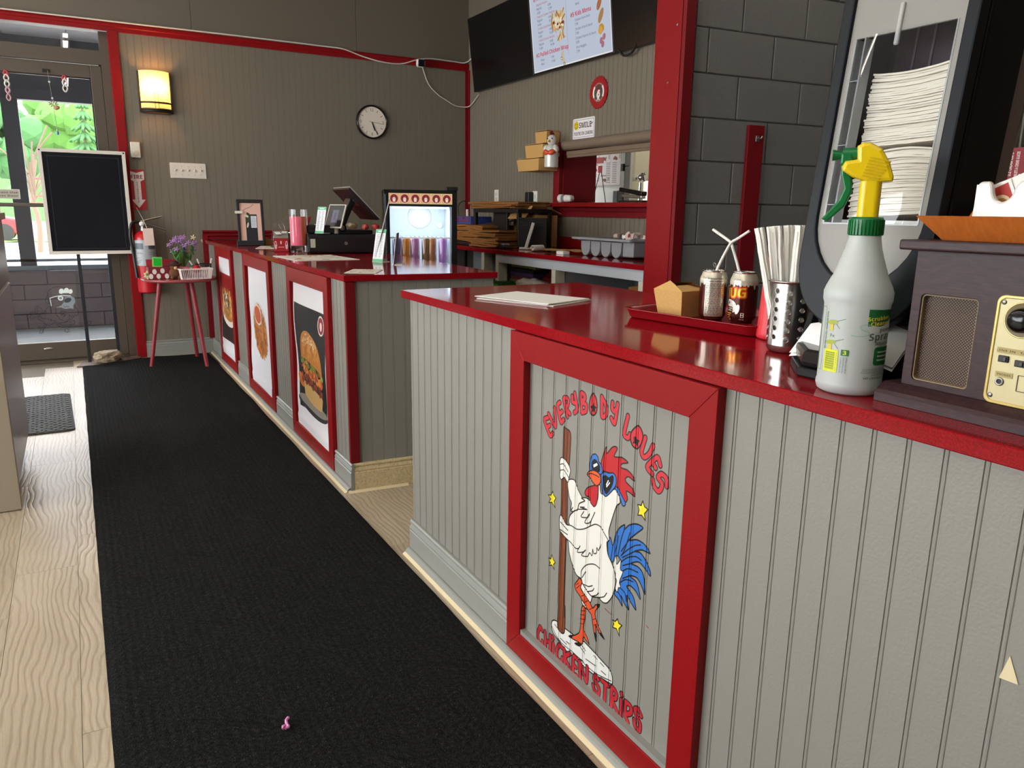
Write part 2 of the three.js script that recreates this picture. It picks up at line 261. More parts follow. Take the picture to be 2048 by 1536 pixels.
  part(chime, 'bracket', B(0.045, 0.022, 0.012, 0, 0, 0.0, 0.002), M.black);
  part(chime, 'cord', Tb([[0.01, 0, 0.006], [0.018, -0.15, 0.01], [0.03, -0.42, 0.01]], 0.0016, 16, 5), mat(0x9a9080, 0.7));
  part(chime, 'bead', merge([[0.014, -0.075], [0.022, -0.185], [0.024, -0.215], [0.03, -0.405]].map(([x, y]) => xf(new THREE.SphereGeometry(0.007, 10, 8), [x, y, 0.01]))), mat(0xd9dde0, 0.2));
  part(chime, 'flower', merge([...Array(9)].map((_, i) => xf(new THREE.SphereGeometry(1, 8, 6), [0.024 + 0.022 * Math.cos(i * 0.7), -0.225 + 0.014 * Math.sin(i * 0.7), 0.01], [0, 0, i * 0.7], [0.012, 0.004, 0.004]))), mat(0xa28a78, 0.6));
  part(chime, 'shell', xf(new THREE.SphereGeometry(1, 14, 10), [0.042, -0.25, 0.012], [0, 0, 0.4], [0.021, 0.015, 0.01]), mat(0xb08a62, 0.5));
  part(chime, 'drop', xf(new THREE.SphereGeometry(1, 12, 10), [0.03, -0.425, 0.01], null, [0.009, 0.014, 0.009]), mat(0x4e86c4, 0.1));
  for (const [x, lab] of [[-0.30, 'white and red paper ring chain hanging left of the wind chime'], [0.055, 'white and red paper ring chain hanging right of the wind chime']]) {
    const c = thing('paper_chain', lab, 'decoration', [x, 2.06, ZD + 0.02]);
    part(c, 'red_ring', merge([Tb([[-0.012, 0, 0], [0, 0.02, 0.004], [0.012, 0, 0], [0, -0.02, -0.004]], 0.006, 20, 6, true)]), mat(0xb8323c, 0.6));
    part(c, 'white_ring', merge([[-0.03], [-0.068]].map(([y]) => Tb([[-0.014, y, 0], [0, y + 0.024, 0.004], [0.014, y, 0], [0, y - 0.024, -0.004]], 0.005, 20, 6, true))), mat(0xd8d6cc, 0.7));
    if (x < 0) part(c, 'lower_ring', merge([Tb([[-0.012, -0.11, 0], [0, -0.09, 0.004], [0.012, -0.11, 0], [0, -0.13, -0.004]], 0.006, 20, 6, true), Tb([[-0.012, -0.16, 0], [0, -0.135, 0.004], [0.012, -0.16, 0], [0, -0.18, -0.004]], 0.005, 20, 6, true)]), mat(0xc79aa0, 0.6));
  }
}
// vestibule
{
  const v = struct('wall_vestibule', merge([span(-2.4, 1.6, -0.1, 0.56, -8.72, -8.6), span(-2.4, 1.6, 2.10, 2.75, -8.70, -8.58), span(-0.455, -0.325, 0.6, 2.12, -8.72, -8.6), span(0.62, 0.75, 0.6, 2.12, -8.72, -8.6), span(-1.6, -1.47, 0.6, 2.12, -8.72, -8.6), span(1.5, 1.62, -0.1, 2.75, -8.7, ZD), span(-2.5, -2.38, -0.1, 2.75, -8.7, ZD)]), mat(0x55575f, 0.55));
  const panelM = mat(0x7a6c70, 0.5);
  for (let r = 0; r < 4; r++) for (let k = 0; k < 6; k++) part(v, 'panel', B(0.646, 0.136, 0.02, -2.08 + k * 0.65 + (r % 2) * 0.2, 0.07 + r * 0.14, -8.59, 0.004), panelM);
  part(v, 'sill', merge([span(-2.4, 1.6, 0.56, 0.60, -8.74, -8.55), span(-2.4, 1.6, 0.635, 0.66, -8.70, -8.60)]), mat(0x77818c, 0.45));
  const pane = struct('window_3', span(-2.3, 1.5, 0.66, 2.1, -8.661, -8.66), M.glass); pane.castShadow = false;
  const fl = struct('floor_vestibule', span(-2.4, 1.6, -0.12, -0.002, -8.6, -6.78), mat(0xb9bcbd, 0.6));
  const ribs = []; for (let z = -8.4; z < -6.95; z += 0.022) ribs.push(span(-2.0, 1.2, -0.002, 0.004, z, z + 0.012)); part(fl, 'ribbed_mat', merge(ribs), mat(0x9aa0a2, 0.6));
  const ce = struct('ceiling_vestibule', span(-2.4, 1.6, 2.66, 2.75, -8.6, -6.78), mat(0xa8a8ac, 0.7));
  for (let k = 0; k < 8; k++) part(ce, 'panel', span(-2.38 + k * 0.5, -1.885 + k * 0.5, 2.645, 2.66, -8.58, -6.8, 0.003), mat(0xc6c6cb, 0.6));
}
// outdoors: paving, lawn, hill, trees, railing, parked car
{
  const concrete = mat(0xb4b2ac, 0.9);
  struct('ground', span(-120, 120, -0.6, -0.18, -160, -8.75), concrete);
  const grassM = mat(0x6f9a4a, 0.95);
  const lawn = (lab, x0, x1, z0, z1) => { const g = new THREE.PlaneGeometry(x1 - x0, z1 - z0, 40, 14); g.rotateX(-PI / 2); wobble(g, 0.1, 1.3, x0); const m = single('lawn', lab, 'grass', xf(g, [(x0 + x1) / 2, -0.15, (z0 + z1) / 2]), grassM); m.userData.kind = 'stuff'; };
  lawn('near strip of green grass beyond the paving outside the door', -3.5, -1.05, -19, -16.5); lawn('far strip of green grass at the foot of the trees outside', -14, 12, -44, -33);
  // the wooded hill: a ridge with bumpy tree canopy
  const hillG = new THREE.PlaneGeometry(150, 40, 150, 50); hillG.rotateX(-PI / 2);
  { const p = hillG.attributes.position; for (let i = 0; i < p.count; i++) { const x = p.getX(i), z = p.getZ(i), t = (20 - z) / 40; const ridge = (5.5 + 9 / (1 + Math.exp(-(x + 4) / 3))) * Math.sin(Math.min(1, t * 1.4) * PI / 2) * (1 + 0.12 * noise.noise(x * 0.12, 0, 3)); p.setY(i, ridge + 0.9 * noise.noise(x * 0.5, z * 0.5, 2) + 0.7 * noise.noise(x * 1.3, z * 1.3, 6)); } hillG.computeVertexNormals(); }
  const hill = struct('hill', xf(hillG, [0, -0.6, -95]), mat(0x48703a, 0.95));
  const crown = (r, n, sq) => { const l = []; for (let i = 0; i < n; i++) { const a = rnd(0, 2 * PI), q = Math.acos(rnd(-0.7, 1)), s = rnd(0.55, 1) * r; const g = new THREE.IcosahedronGeometry(rnd(0.28, 0.45) * r, 1); wobble(g, 0.18 * r, 1.7 / r, i); l.push(xf(g, [s * Math.sin(q) * Math.cos(a), sq * s * Math.cos(q), s * Math.sin(q) * Math.sin(a)])); } return merge(l); };
  const cl = crown(1, 46, 1.2), cl2 = crown(1, 40, 0.8);
  const bark = mat(0x6c5a4c, 0.9), barkG = rod([0, 0, 0], [0, 1, 0], 0.12, 0.07, 8);
  const greens = [mat(0x4f7a34, 0.9), mat(0x74913c, 0.9), mat(0x3f6a3c, 0.9), mat(0x6a8a48, 0.9)];
  const tree = (x, z, h, r, gi, lab, g = cl) => { const t = thing('tree', lab, 'tree', [x, -0.2, z]); part(t, 'trunk', barkG, bark).scale.set(1, h - r, 1); const c = part(t, 'crown', g, greens[gi], [0, h - r * 0.9, 0]); c.scale.setScalar(r); return t; };
  const trees = [[-4.4, -66, 8.4, 2.8, 2, 'bluish green tree leftmost at the foot of the hill'], [1.6, -70, 10.2, 3.4, 0, 'broad green tree on the hill slope seen past the wind chime'], [9.5, -64, 9.8, 3.0, 3, 'pale green tree at the right edge of the door glass'], [3.6, -50, 5.0, 1.9, 1, 'yellow green bushy tree above the board'], [-8.6, -56, 6.2, 2.0, 3, 'small pale tree behind the left window post'], [15.5, -70, 11.5, 3.4, 2, 'tall bluish tree behind the door jamb']];
  for (const [x, z, h, r, gi, lab] of trees) tree(x, z, h, r, gi, lab, gi === 1 ? cl2 : cl);
  // conifer
  { const t = thing('conifer', 'pointed green conifer standing in front of the hill', 'tree', [0.95, -0.2, -43]); part(t, 'trunk', rod([0, 0, 0], [0, 6.4, 0], 0.14, 0.03), bark); const l = []; for (let k = 0; k < 11; k++) { const y = 1.1 + k * 0.48, r = 1.7 * (1 - k / 12); for (let i = 0; i < 11; i++) { const a = i * 0.571 + k; l.push(rod([0, y + 0.2, 0], [r * Math.cos(a), y - 0.25 * r, r * Math.sin(a)], 0.13, 0.05, 5)); } } part(t, 'branches', merge(l), greens[2]); }
  // bare tree in front of the railing
  { const t = thing('bare_tree', 'thin leafless tree in front of the red railing', 'tree', [-0.86, -0.2, -26]); const l = [Tb([[0, 0, 0], [0.05, 0.9, 0], [-0.04, 1.6, 0.05], [0.12, 2.6, 0]], 0.07, 14, 7)]; for (let i = 0; i < 16; i++) { const a = rnd(0, 6.3), y = rnd(1.3, 2.5), r = rnd(0.4, 0.9); l.push(Tb([[0.02, y, 0], [r * 0.5 * Math.cos(a), y + 0.5, r * 0.5 * Math.sin(a)], [r * Math.cos(a), y + rnd(0.7, 1.3), r * Math.sin(a)]], 0.022, 8, 5)); } part(t, 'trunk', merge(l.slice(0, 1)), bark); part(t, 'branches', merge(l.slice(1)), bark); }
  { const t = thing('railing', 'red painted porch railing across the road', 'railing', [-0.6, -0.2, -32]); part(t, 'rail', merge([span(-0.9, 2.6, 1.35, 1.43, -0.04, 0.04), span(-0.9, 2.6, 1.62, 1.68, -0.04, 0.04), span(-0.9, 2.6, 2.2, 2.28, -0.04, 0.04)]), mat(0xb0353c, 0.6)); for (let k = 0; k < 4; k++) part(t, 'post', span(-0.9 + k * 1.15, -0.82 + k * 1.15, 0, 2.28, -0.05, 0.05), mat(0xb0353c, 0.6)); }
  { const t = thing('parked_car', 'red parked car at the left edge of the door glass', 'car', [-3.55, -0.18, -35]); const body = [[-2.1, 0.25], [2.1, 0.25], [2.15, 0.75], [1.3, 0.9], [0.75, 1.4], [-1.0, 1.42], [-1.75, 0.95], [-2.15, 0.85]]; part(t, 'body', xf(Ex(body, 1.6, 0.08), [0, 0, -0.8]), mat(0xa02028, 0.3)); part(t, 'side_window', xf(Ex([[-1.45, 0.93], [0.95, 0.93], [0.62, 1.32], [-0.95, 1.34]], 0.02), [0, 0, 0.80]), M.blackGloss); for (const x of [-1.35, 1.35]) for (const z of [-0.72, 0.72]) part(t, 'wheel', xf(Cy(0.32, 0.32, 0.2), [x, 0.32, z], [PI / 2, 0, 0]), M.black); }
}

// ---------- things on the walls ----------
// sconce
{
  const t = thing('wall_sconce', 'lit wall sconce with curved cream glass shade in a dark frame', 'wall lamp', [0.638, 1.995, ZB]);
  const arc = (r, a, h, y, th = 0) => { const g = new THREE.CylinderGeometry(r, r, h, 28, 1, true, -a, 2 * a); return xf(g, [0, y, 0.094 - r]); };
  const half = Math.asin(0.105 / 0.115), dark = mat(0x1d1714, 0.5);
  part(t, 'backplate', B(0.2, 0.30, 0.012, 0, 0, 0.006, 0.003), dark);
  const shade = phys(0xffdfa6, 1, { transmission: 0.55, thickness: 0, side: THREE.DoubleSide, emissive: 0xffb24a, emissiveIntensity: 0.10 });
  part(t, 'shade', arc(0.115, half, 0.262, 0.016), shade);
  const ring = (y, h) => { const l = []; for (let i = 0; i < 20; i++) { const a0 = -half + (2 * half * i) / 20, a1 = a0 + (2 * half) / 20, r = 0.117, z = 0.094 - 0.115; l.push(rod([r * Math.sin(a0), y, z + r * Math.cos(a0)], [r * Math.sin(a1), y, z + r * Math.cos(a1)], h, h, 8)); } return merge(l); };
  part(t, 'frame', merge([ring(-0.075, 0.006), ring(-0.125, 0.009), ring(-0.137, 0.009), B(0.012, 0.29, 0.03, -0.107, 0, 0.016), B(0.012, 0.29, 0.03, 0.107, 0, 0.016)]), dark);
  part(t, 'slim_bar', merge([-0.012, 0.012].map((x) => B(0.003, 0.145, 0.004, x, -0.065, 0.0955))), dark);
  part(t, 'bulb', xf(new THREE.SphereGeometry(0.022, 16, 12), [0, 0.035, 0.045]), new THREE.MeshStandardMaterial({ color: 0xffffff, emissive: 0xffd9a0, emissiveIntensity: 6 }));
  const l = new THREE.PointLight(0xffb86a, SCONCE_LIGHT, 0, 2); l.position.set(0.638, 2.03, ZB + 0.045); l.castShadow = true; l.shadow.radius = 1; scene.add(l);
}
// clock
{
  const t = thing('wall_clock', 'round wall clock with cream face and black rim', 'clock', [2.33, 1.898, ZB]);
  const face = pic(512, 512, (x, w) => {
    x.fillStyle = '#efe3d2'; x.fillRect(0, 0, w, w); x.translate(256, 256);
    for (let i = 0; i < 12; i++) if (i % 3) { x.save(); x.rotate(i * PI / 6); x.fillStyle = '#3a2c22'; x.fillRect(-4, -222, 8, 42); x.restore(); }
    for (const [s, a, b] of [['12', 0, -200], ['3', 202, 0], ['6', 0, 200], ['9', -202, 0]]) text(x, s, a, b, 64, '#3a2c22', 'sans-serif', 'center');
  });
  part(t, 'rim', xf(La([[0, 0], [0.138, 0], [0.140, 0.008], [0.139, 0.024], [0.132, 0.03], [0.126, 0.026], [0.125, 0.014], [0, 0.014]], 64), null, [PI / 2, 0, 0]), M.blackGloss);
  part(t, 'face', xf(new THREE.CircleGeometry(0.126, 64), [0, 0, 0.0155]), mat(0xffffff, 0.6, { map: face }));
  const hand = (len, w, back, a) => xf(B(w, len + back, 0.0014, 0, (len - back) / 2, 0), [0, 0, 0], [0, 0, -a]);
  part(t, 'hour_hand', xf(hand(0.075, 0.007, 0.0, rad(163)), [0, 0, 0.018]), M.black);
  part(t, 'minute_hand', xf(hand(0.112, 0.005, 0.0, rad(156)), [0, 0, 0.020]), M.black);
  part(t, 'second_hand', xf(hand(0.105, 0.0018, 0.03, rad(97)), [0, 0, 0.022]), mat(0x5a4a3a, 0.5));
}
// doorbell chime box, switch plate
{
  const t = thing('door_chime', 'small white chime box beside the red door post', 'chime box', [0.470, 1.577, ZB]);
  part(t, 'case', B(0.066, 0.112, 0.024, 0, 0, 0.012, 0.005), mat(0xd8d2c4, 0.5)); part(t, 'button', xf(La([[0, 0.006], [0.017, 0.006], [0.02, 0.003], [0.02, 0]], 24), [0, -0.022, 0.023], [PI / 2, 0, 0]), mat(0xcac3b2, 0.4));
  const s = thing('switch_plate', 'wide white plate with five light switches on the grey wall', 'light switch', [0.830, 1.439, ZB]);
  part(s, 'plate', B(0.262, 0.115, 0.008, 0, 0, 0.004, 0.003), mat(0xdcd4c6, 0.5));
  for (let k = 0; k < 5; k++) { part(s, 'toggle', B(0.008, 0.014, 0.018, -0.092 + k * 0.046, 0.002, 0.012, 0.002), mat(0xcfc6b6, 0.4)); part(s, 'screw', merge([-0.03, 0.03].map((y) => xf(Cy(0.0028, 0.0028, 0.002, 0, 0, 0, 8), [-0.092 + k * 0.046, y, 0.0085], [PI / 2, 0, 0]))), M.steelDull); }
}
// fire extinguisher sign and extinguisher
{
  const t = thing('extinguisher_sign', 'red sign with white arrow reading FIRE EXTINGUISHER', 'sign', [0.462, 1.287, ZB + 0.001], rad(0));
  const p = pic(300, 820, (x, w, h) => {
    x.fillStyle = '#a91f27'; x.fillRect(0, 0, w, h); x.fillStyle = '#e6ddd6'; x.beginPath();
    [[10, 30], [150, 70], [290, 30], [290, 200], [215, 240], [215, 610], [285, 610], [150, 780], [15, 610], [85, 610], [85, 240], [10, 200]].forEach(([a, b], i) => (i ? x.lineTo(a, b) : x.moveTo(a, b))); x.fill();
    text(x, 'FIRE', 150, 150, 112, '#8e1a22', 'sans-serif', 'center', 'bold'); 'EXTINGUISHER'.split('').forEach((c, i) => text(x, c, 150, 262 + i * 36, 40, '#8e1a22', 'sans-serif', 'center', 'bold'));
  });
  part(t, 'plate', B(0.108, 0.298, 0.003, 0, 0, 0.0015), mat(0xa91f27, 0.5)); part(t, 'print', xf(new THREE.PlaneGeometry(0.108, 0.298), [0, 0, 0.0036]), mat(0xffffff, 0.5, { map: p }));
  const e = thing('fire_extinguisher', 'red fire extinguisher with silver label hanging on the wall', 'fire extinguisher', [0.470, 0.515, ZB + 0.085]);
  part(e, 'cylinder', La([[0, 0], [0.068, 0], [0.073, 0.012], [0.073, 0.40], [0.066, 0.435], [0.045, 0.46], [0.02, 0.47], [0, 0.47]], 40), mat(0xb5121e, 0.3));
  const lab = pic(512, 256, (x, w, h) => { x.fillStyle = '#a9aeb2'; x.fillRect(0, 0, w, h); x.fillStyle = '#5b626b'; for (let i = 0; i < 5; i++) x.fillRect(20 + i * 98, 30, 80, 60); for (let i = 0; i < 60; i++) { x.fillStyle = '#6e757c'; x.fillRect(rnd(10, 470), 110 + (i % 12) * 11, rnd(20, 70), 4); } });
  part(e, 'label_band', xf(new THREE.CylinderGeometry(0.0735, 0.0735, 0.19, 40, 1, true), [0, 0.305, 0]), mat(0xffffff, 0.4, { map: lab }));
  part(e, 'valve', merge([Cy(0.02, 0.024, 0.05, 0, 0.49, 0), B(0.03, 0.035, 0.03, 0, 0.53, 0, 0.005), rod([0.01, 0.545, 0], [0.135, 0.575, 0], 0.008, 0.007), rod([0.01, 0.525, 0], [0.155, 0.475, 0], 0.008, 0.007)]), M.steelDull);
  part(e, 'gauge', xf(La([[0, 0.012], [0.015, 0.012], [0.018, 0]], 20), [-0.01, 0.52, 0.018], [PI / 2, 0, 0]), M.white);
  part(e, 'hose', Tb([[-0.015, 0.53, 0.0], [-0.07, 0.53, 0.02], [-0.095, 0.45, 0.03], [-0.085, 0.3, 0.03], [-0.075, 0.12, 0.05]], 0.012, 30, 8), M.black);
  part(e, 'tag', xf(B(0.072, 0.128, 0.0015, 0, 0, 0), [0.025, 0.425, 0.08], [0.05, 0, 0.03]), mat(0xe2c9bd, 0.8));
  part(e, 'tag_cord', Tb([[-0.03, 0.64, -0.07], [0.0, 0.56, 0.0], [0.02, 0.49, 0.078]], 0.0015, 10, 5), M.white);
  part(e, 'bracket', merge([B(0.05, 0.2, 0.012, 0, 0.25, -0.079), B(0.15, 0.02, 0.006, 0, 0.3, -0.076)]), M.black);
}
// security camera and its cables
{
  const t = thing('security_camera', 'small white security camera with black lens under the red trim', 'camera', [2.77, 2.405, ZB + 0.002]);
  part(t, 'mount', merge([Cy(0.02, 0.02, 0.02), rod([0, 0, 0], [0.0, 0.0, 0.05], 0.01)].map((g, i) => (i ? g : xf(g, [0, 0, 0.006], [PI / 2, 0, 0])))), M.white);
  part(t, 'body', xf(B(0.075, 0.068, 0.07, 0, 0, 0, 0.022), [-0.01, 0, 0.075], [0.12, -0.25, 0]), M.white);
  part(t, 'lens_face', xf(B(0.056, 0.058, 0.01, 0.003, 0, 0.033, 0.02), [-0.01, 0, 0.075], [0.12, -0.25, 0]), M.blackGloss);
  const zc = ZB + 0.018;
  single('camera_cable', 'white cable drooping from the camera to the screen', 'cable', Tb([[2.80, 2.39, zc], [2.86, 2.25, zc], [2.95, 2.17, zc], [3.03, 2.13, zc], [3.12, 2.09, zc], [3.22, 2.085, zc + 0.01], [3.238, 2.09, zc + 0.05], [3.245, 2.17, zc + 0.22]], 0.0042, 50, 6), mat(0xd8d2c8, 0.5));
  single('ceiling_cable', 'long white cable running along the top of the red wall trim', 'cable', Tb([[-1.6, 2.458, zc], [-0.3, 2.458, zc], [0.5, 2.46, zc], [1.2, 2.463, zc], [1.9, 2.461, zc], [2.1, 2.457, zc], [2.25, 2.42, zc], [2.42, 2.392, zc], [2.6, 2.392, zc], [2.75, 2.44, zc], [2.86, 2.461, zc], [3.1, 2.462, zc], [3.22, 2.462, zc + 0.004], [3.25, 2.5, zc + 0.1]], 0.0055, 120, 6), mat(0xd8d2c8, 0.5));
}
// tape scrap near the counter
single('tape_scrap', 'short strip of pale tape stuck to the wall above the counter end', 'tape', xf(B(0.06, 0.022, 0.001), [0.912, 0.915, ZB + 0.002], [0, 0, 0.55]), mat(0xc9c4b4, 0.6));

// three wide screens on the menu wall, tilted forward
const BOARD = pic(1600, 900, (x, w, h) => {
  x.fillStyle = '#cfd9ec'; x.fillRect(0, 0, w, h); x.strokeStyle = '#fff'; x.lineWidth = 14; x.strokeRect(7, 7, w - 14, h - 14);
  x.strokeStyle = '#8b96a8'; x.lineWidth = 4; x.beginPath(); x.moveTo(770, 30); x.lineTo(770, 800); x.stroke();
  const H = (s, px, py) => text(x, s, px, py, 62, '#d4344f', 'sans-serif', 'left', 'bold'), S = (s, px, py) => text(x, s, px, py, 34, '#c2566a', 'sans-serif'), T = (s, px, py, c = '#5a6474') => text(x, s, px, py, 34, c, 'sans-serif');
  H('#1 Poutine', 90, 110);
  [['Regular Poutine', '6.99', '12.99'], ['Popcorn Chicken Poutine', '9.49', '16.99'], ['Chicken Strip Poutine', '9.49', '16.99'], ['Pulled Chicken Poutine', '9.49', '16.99']].forEach(([a, b, c], i) => { const y = 175 + i * 128; S(a, 150, y); T('Regular', 150, y + 42); T(b, 400, y + 42, '#2c323c'); T('Large', 150, y + 82); T(c, 400, y + 82, '#2c323c'); });
  H('#2 Pulled Chicken Wrap', 70, 712); T('Wrap', 170, 775); T('7.99', 400, 775, '#2c323c'); T('Meal', 170, 820); T('11.99', 400, 820, '#2c323c');
  H('#4 Snack Roll', 850, 200); T('Roll', 960, 270); T('5.29', 1200, 270, '#2c323c'); T('Meal', 960, 320); T('10.29', 1200, 320, '#2c323c');
  H('#5 Kids Menu', 850, 415); [['Chicken Drum Stick', '7.99'], ['Chicken Strip & Sauce', '7.99'], ['Chicken Popcorn & Sauce', '5.99'], ['Dino Nuggets', '7.99']].forEach(([a, b], i) => { T(a, 930, 478 + i * 92); T(b, 930, 520 + i * 92, '#2c323c'); });
  const fries = (cx, cy, n, sx, sy) => { for (let i = 0; i < n; i++) { x.save(); x.translate(cx + rnd(-sx, sx), cy + rnd(-sy, sy)); x.rotate(rnd(-1, 1)); x.fillStyle = ['#e8c47e', '#d9a85c', '#f0d79c', '#b8793c'][i % 4]; x.fillRect(-8, -45, 18, 90); x.restore(); } };
  fries(590, 420, 60, 130, 80); for (let i = 0; i < 24; i++) blob(x, 590 + rnd(-110, 110), 440 + rnd(-60, 60), rnd(14, 30), rnd(10, 20), rnd(0, 3), ['#7a4424', '#f3e6cf', '#fff4df'][i % 3]); fries(640, 600, 8, 60, 30);
  const wrap = (cx, cy, a) => { x.save(); x.translate(cx, cy); x.rotate(a); blob(x, 0, 0, 45, 95, 0, '#d9c7ad'); blob(x, 0, 66, 40, 34, 0, '#8a9a4a'); blob(x, -4, 70, 24, 20, 0, '#f1e4cc'); x.restore(); };
  x.save(); x.translate(640, 800); x.scale(0.55, 0.55); wrap(0, -20, 0.5); wrap(40, 90, -0.3); x.restore(); wrap(1350, 160, 0.5);
  blob(x, 1400, 400, 34, 70, 0.6, '#b9744f'); blob(x, 1440, 345, 10, 30, 0.6, '#6e4630'); blob(x, 1420, 520, 34, 80, 0.6, '#b98b54'); blob(x, 1420, 640, 48, 42, 0.2, '#d99a34'); blob(x, 1400, 660, 40, 40, 0.2, '#e6b154'); for (const [a, b] of [[1405, 760], [1460, 730], [1430, 800]]) blob(x, a, b, 26, 34, 0.5, '#b9788c');
});
{
  const W = 1.02, HH = 0.595;
  const screens = [[-5.88, 'black switched-off screen in the corner, left of the lit menu screen', null], [-4.855, 'lit menu screen hanging between two dark screens', BOARD], [-3.83, 'black switched-off screen right of the lit menu screen, cut by the red post', null]];
  for (const [z, lab, map] of screens) {
    const t = thing('menu_screen', lab, 'screen', [XT - 0.06, 2.487, z], -PI / 2, null);
    const b = part(t, 'bezel', xf(B(W, HH, 0.045, 0, 0, 0, 0.004), null, [0.115, 0, 0]), mat(0x08080a, 0.35));
    const glass = map ? new THREE.MeshStandardMaterial({ color: 0x050505, roughness: 0.3, emissive: 0xffffff, emissiveMap: map, emissiveIntensity: SCREEN_GLOW }) : phys(0x050506, 0.28);
    part(t, 'display', xf(new THREE.PlaneGeometry(W - 0.024, HH - 0.026), [0, 0, 0], null), glass, [0, 0.0 - 0.0026, 0.0232], [0.115, 0, 0]);
    part(t, 'wall_bracket', B(0.3, 0.2, 0.03, 0, 0, -0.035), M.black);
    if (map) { const l = new THREE.RectAreaLight(0xdfe8ff, SCREEN_GLOW, W - 0.05, HH - 0.05); l.position.set(XT - 0.10, 2.48, z); l.lookAt(XT - 1, 2.37, z); scene.add(l); }
    if (z > -4) part(t, 'power_cable', Tb([[-0.47, -0.28, -0.01], [-0.42, -0.325, -0.02], [-0.34, -0.32, -0.02], [-0.28, -0.28, -0.01]], 0.008, 16, 6), M.black);
  }
}
// saw-blade badge and camera notice
const emblem = (x, cx, cy, r) => { blob(x, cx, cy, r, r, 0, '#f1e6dc'); blob(x, cx, cy, r * 0.94, r * 0.94, 0, '#9a1a22'); blob(x, cx, cy - r * 0.1, r * 0.6, r * 0.66, 0, '#5c2420'); blob(x, cx, cy + r * 0.12, r * 0.36, r * 0.42, 0, '#f0d9c8'); blob(x, cx - r * 0.13, cy + r * 0.05, r * 0.05, r * 0.07, 0, '#3a1a18'); blob(x, cx + r * 0.13, cy + r * 0.05, r * 0.05, r * 0.07, 0, '#3a1a18'); blob(x, cx, cy - r * 0.42, r * 0.22, r * 0.2, 0, '#b8232c'); x.strokeStyle = '#f0e4d8'; x.lineWidth = r * 0.1; x.beginPath(); x.moveTo(cx - r * 0.3, cy + r * 0.75); x.lineTo(cx + r * 0.3, cy + r * 0.45); x.moveTo(cx + r * 0.3, cy + r * 0.75); x.lineTo(cx - r * 0.3, cy + r * 0.45); x.stroke(); };
{
  const t = thing('saw_badge', 'round red saw-blade badge with white rooster emblem on the menu wall', 'badge', [XT - 0.002, 1.976, -4.562], -PI / 2);
  const pts = []; for (let i = 0; i < 48; i++) { const a = (i / 48) * 2 * PI, r = i % 2 ? 0.101 : 0.109; pts.push([r * Math.cos(a), r * Math.sin(a)]); }
  part(t, 'blade', Ex(pts, 0.006), mat(0x9c1119, 0.4));
  const p = pic(512, 512, (x) => {
    x.fillStyle = '#9c1119'; x.fillRect(0, 0, 512, 512); blob(x, 256, 256, 170, 170, 0, '#b87a74'); blob(x, 256, 256, 150, 150, 0, '#4f4a44'); x.strokeStyle = '#f4ece2'; x.lineWidth = 44; x.beginPath(); x.arc(256, 256, 158, -0.75, 0.55); x.stroke(); x.beginPath(); x.arc(256, 256, 158, PI - 0.55, PI + 0.75); x.stroke();
    x.fillStyle = '#7c1a1c'; x.beginPath(); x.moveTo(256, 110); x.lineTo(330, 240); x.lineTo(300, 330); x.lineTo(212, 330); x.lineTo(180, 240); x.fill(); blob(x, 256, 300, 56, 62, 0, '#f2e6de'); blob(x, 262, 296, 14, 14, 0, '#3a1a18'); blob(x, 262, 235, 44, 26, -0.3, '#f2e6de'); x.strokeStyle = '#f2e6de'; x.lineWidth = 26; x.beginPath(); x.moveTo(215, 400); x.lineTo(256, 345); x.lineTo(297, 400); x.stroke(); text(x, 'EST', 256, 425, 30, '#3c1214', 'sans-serif', 'center', 'bold');
  });
  part(t, 'emblem', xf(new THREE.CircleGeometry(0.094, 48), [0, 0, 0.0068]), mat(0xffffff, 0.5, { map: p }));
  const s = thing('camera_notice', 'white sign with smiley face reading SMILE YOU\'RE ON CAMERA', 'sign', [XT - 0.001, 1.755, -4.735], -PI / 2);
  const q = pic(720, 380, (x, w, h) => {
    x.fillStyle = '#ece9ea'; x.fillRect(0, 0, w, h); x.strokeStyle = '#28262a'; x.lineWidth = 6; x.strokeRect(24, 24, w - 48, h - 48);
    blob(x, 112, 125, 80, 84, 0, '#d8c21e'); x.strokeStyle = '#4a4210'; x.lineWidth = 7; x.beginPath(); x.arc(112, 128, 50, 0.3, PI - 0.3); x.stroke(); blob(x, 86, 100, 9, 16, 0, '#4a4210'); blob(x, 138, 100, 9, 16, 0, '#4a4210');
    text(x, 'SMILE', 200, 130, 148, '#1c1a1e', 'sans-serif', 'left', 'bold'); x.save(); x.translate(360, 285); x.scale(0.72, 1); text(x, "YOU'RE ON CAMERA", 0, 0, 92, '#1c1a1e', 'sans-serif', 'center', 'bold'); x.restore();
    x.fillStyle = '#55504f'; x.save(); x.translate(640, 110); x.rotate(-0.5); x.fillRect(-36, -14, 60, 26); x.restore(); x.fillRect(610, 130, 8, 34);
  });
  part(s, 'plate', xf(Ex(rrect(0.272, 0.142, 0.012), 0.003), null), M.white); part(s, 'print', xf(new THREE.PlaneGeometry(0.266, 0.136), [0, 0, 0.0034]), mat(0xffffff, 0.5, { map: q }));
}

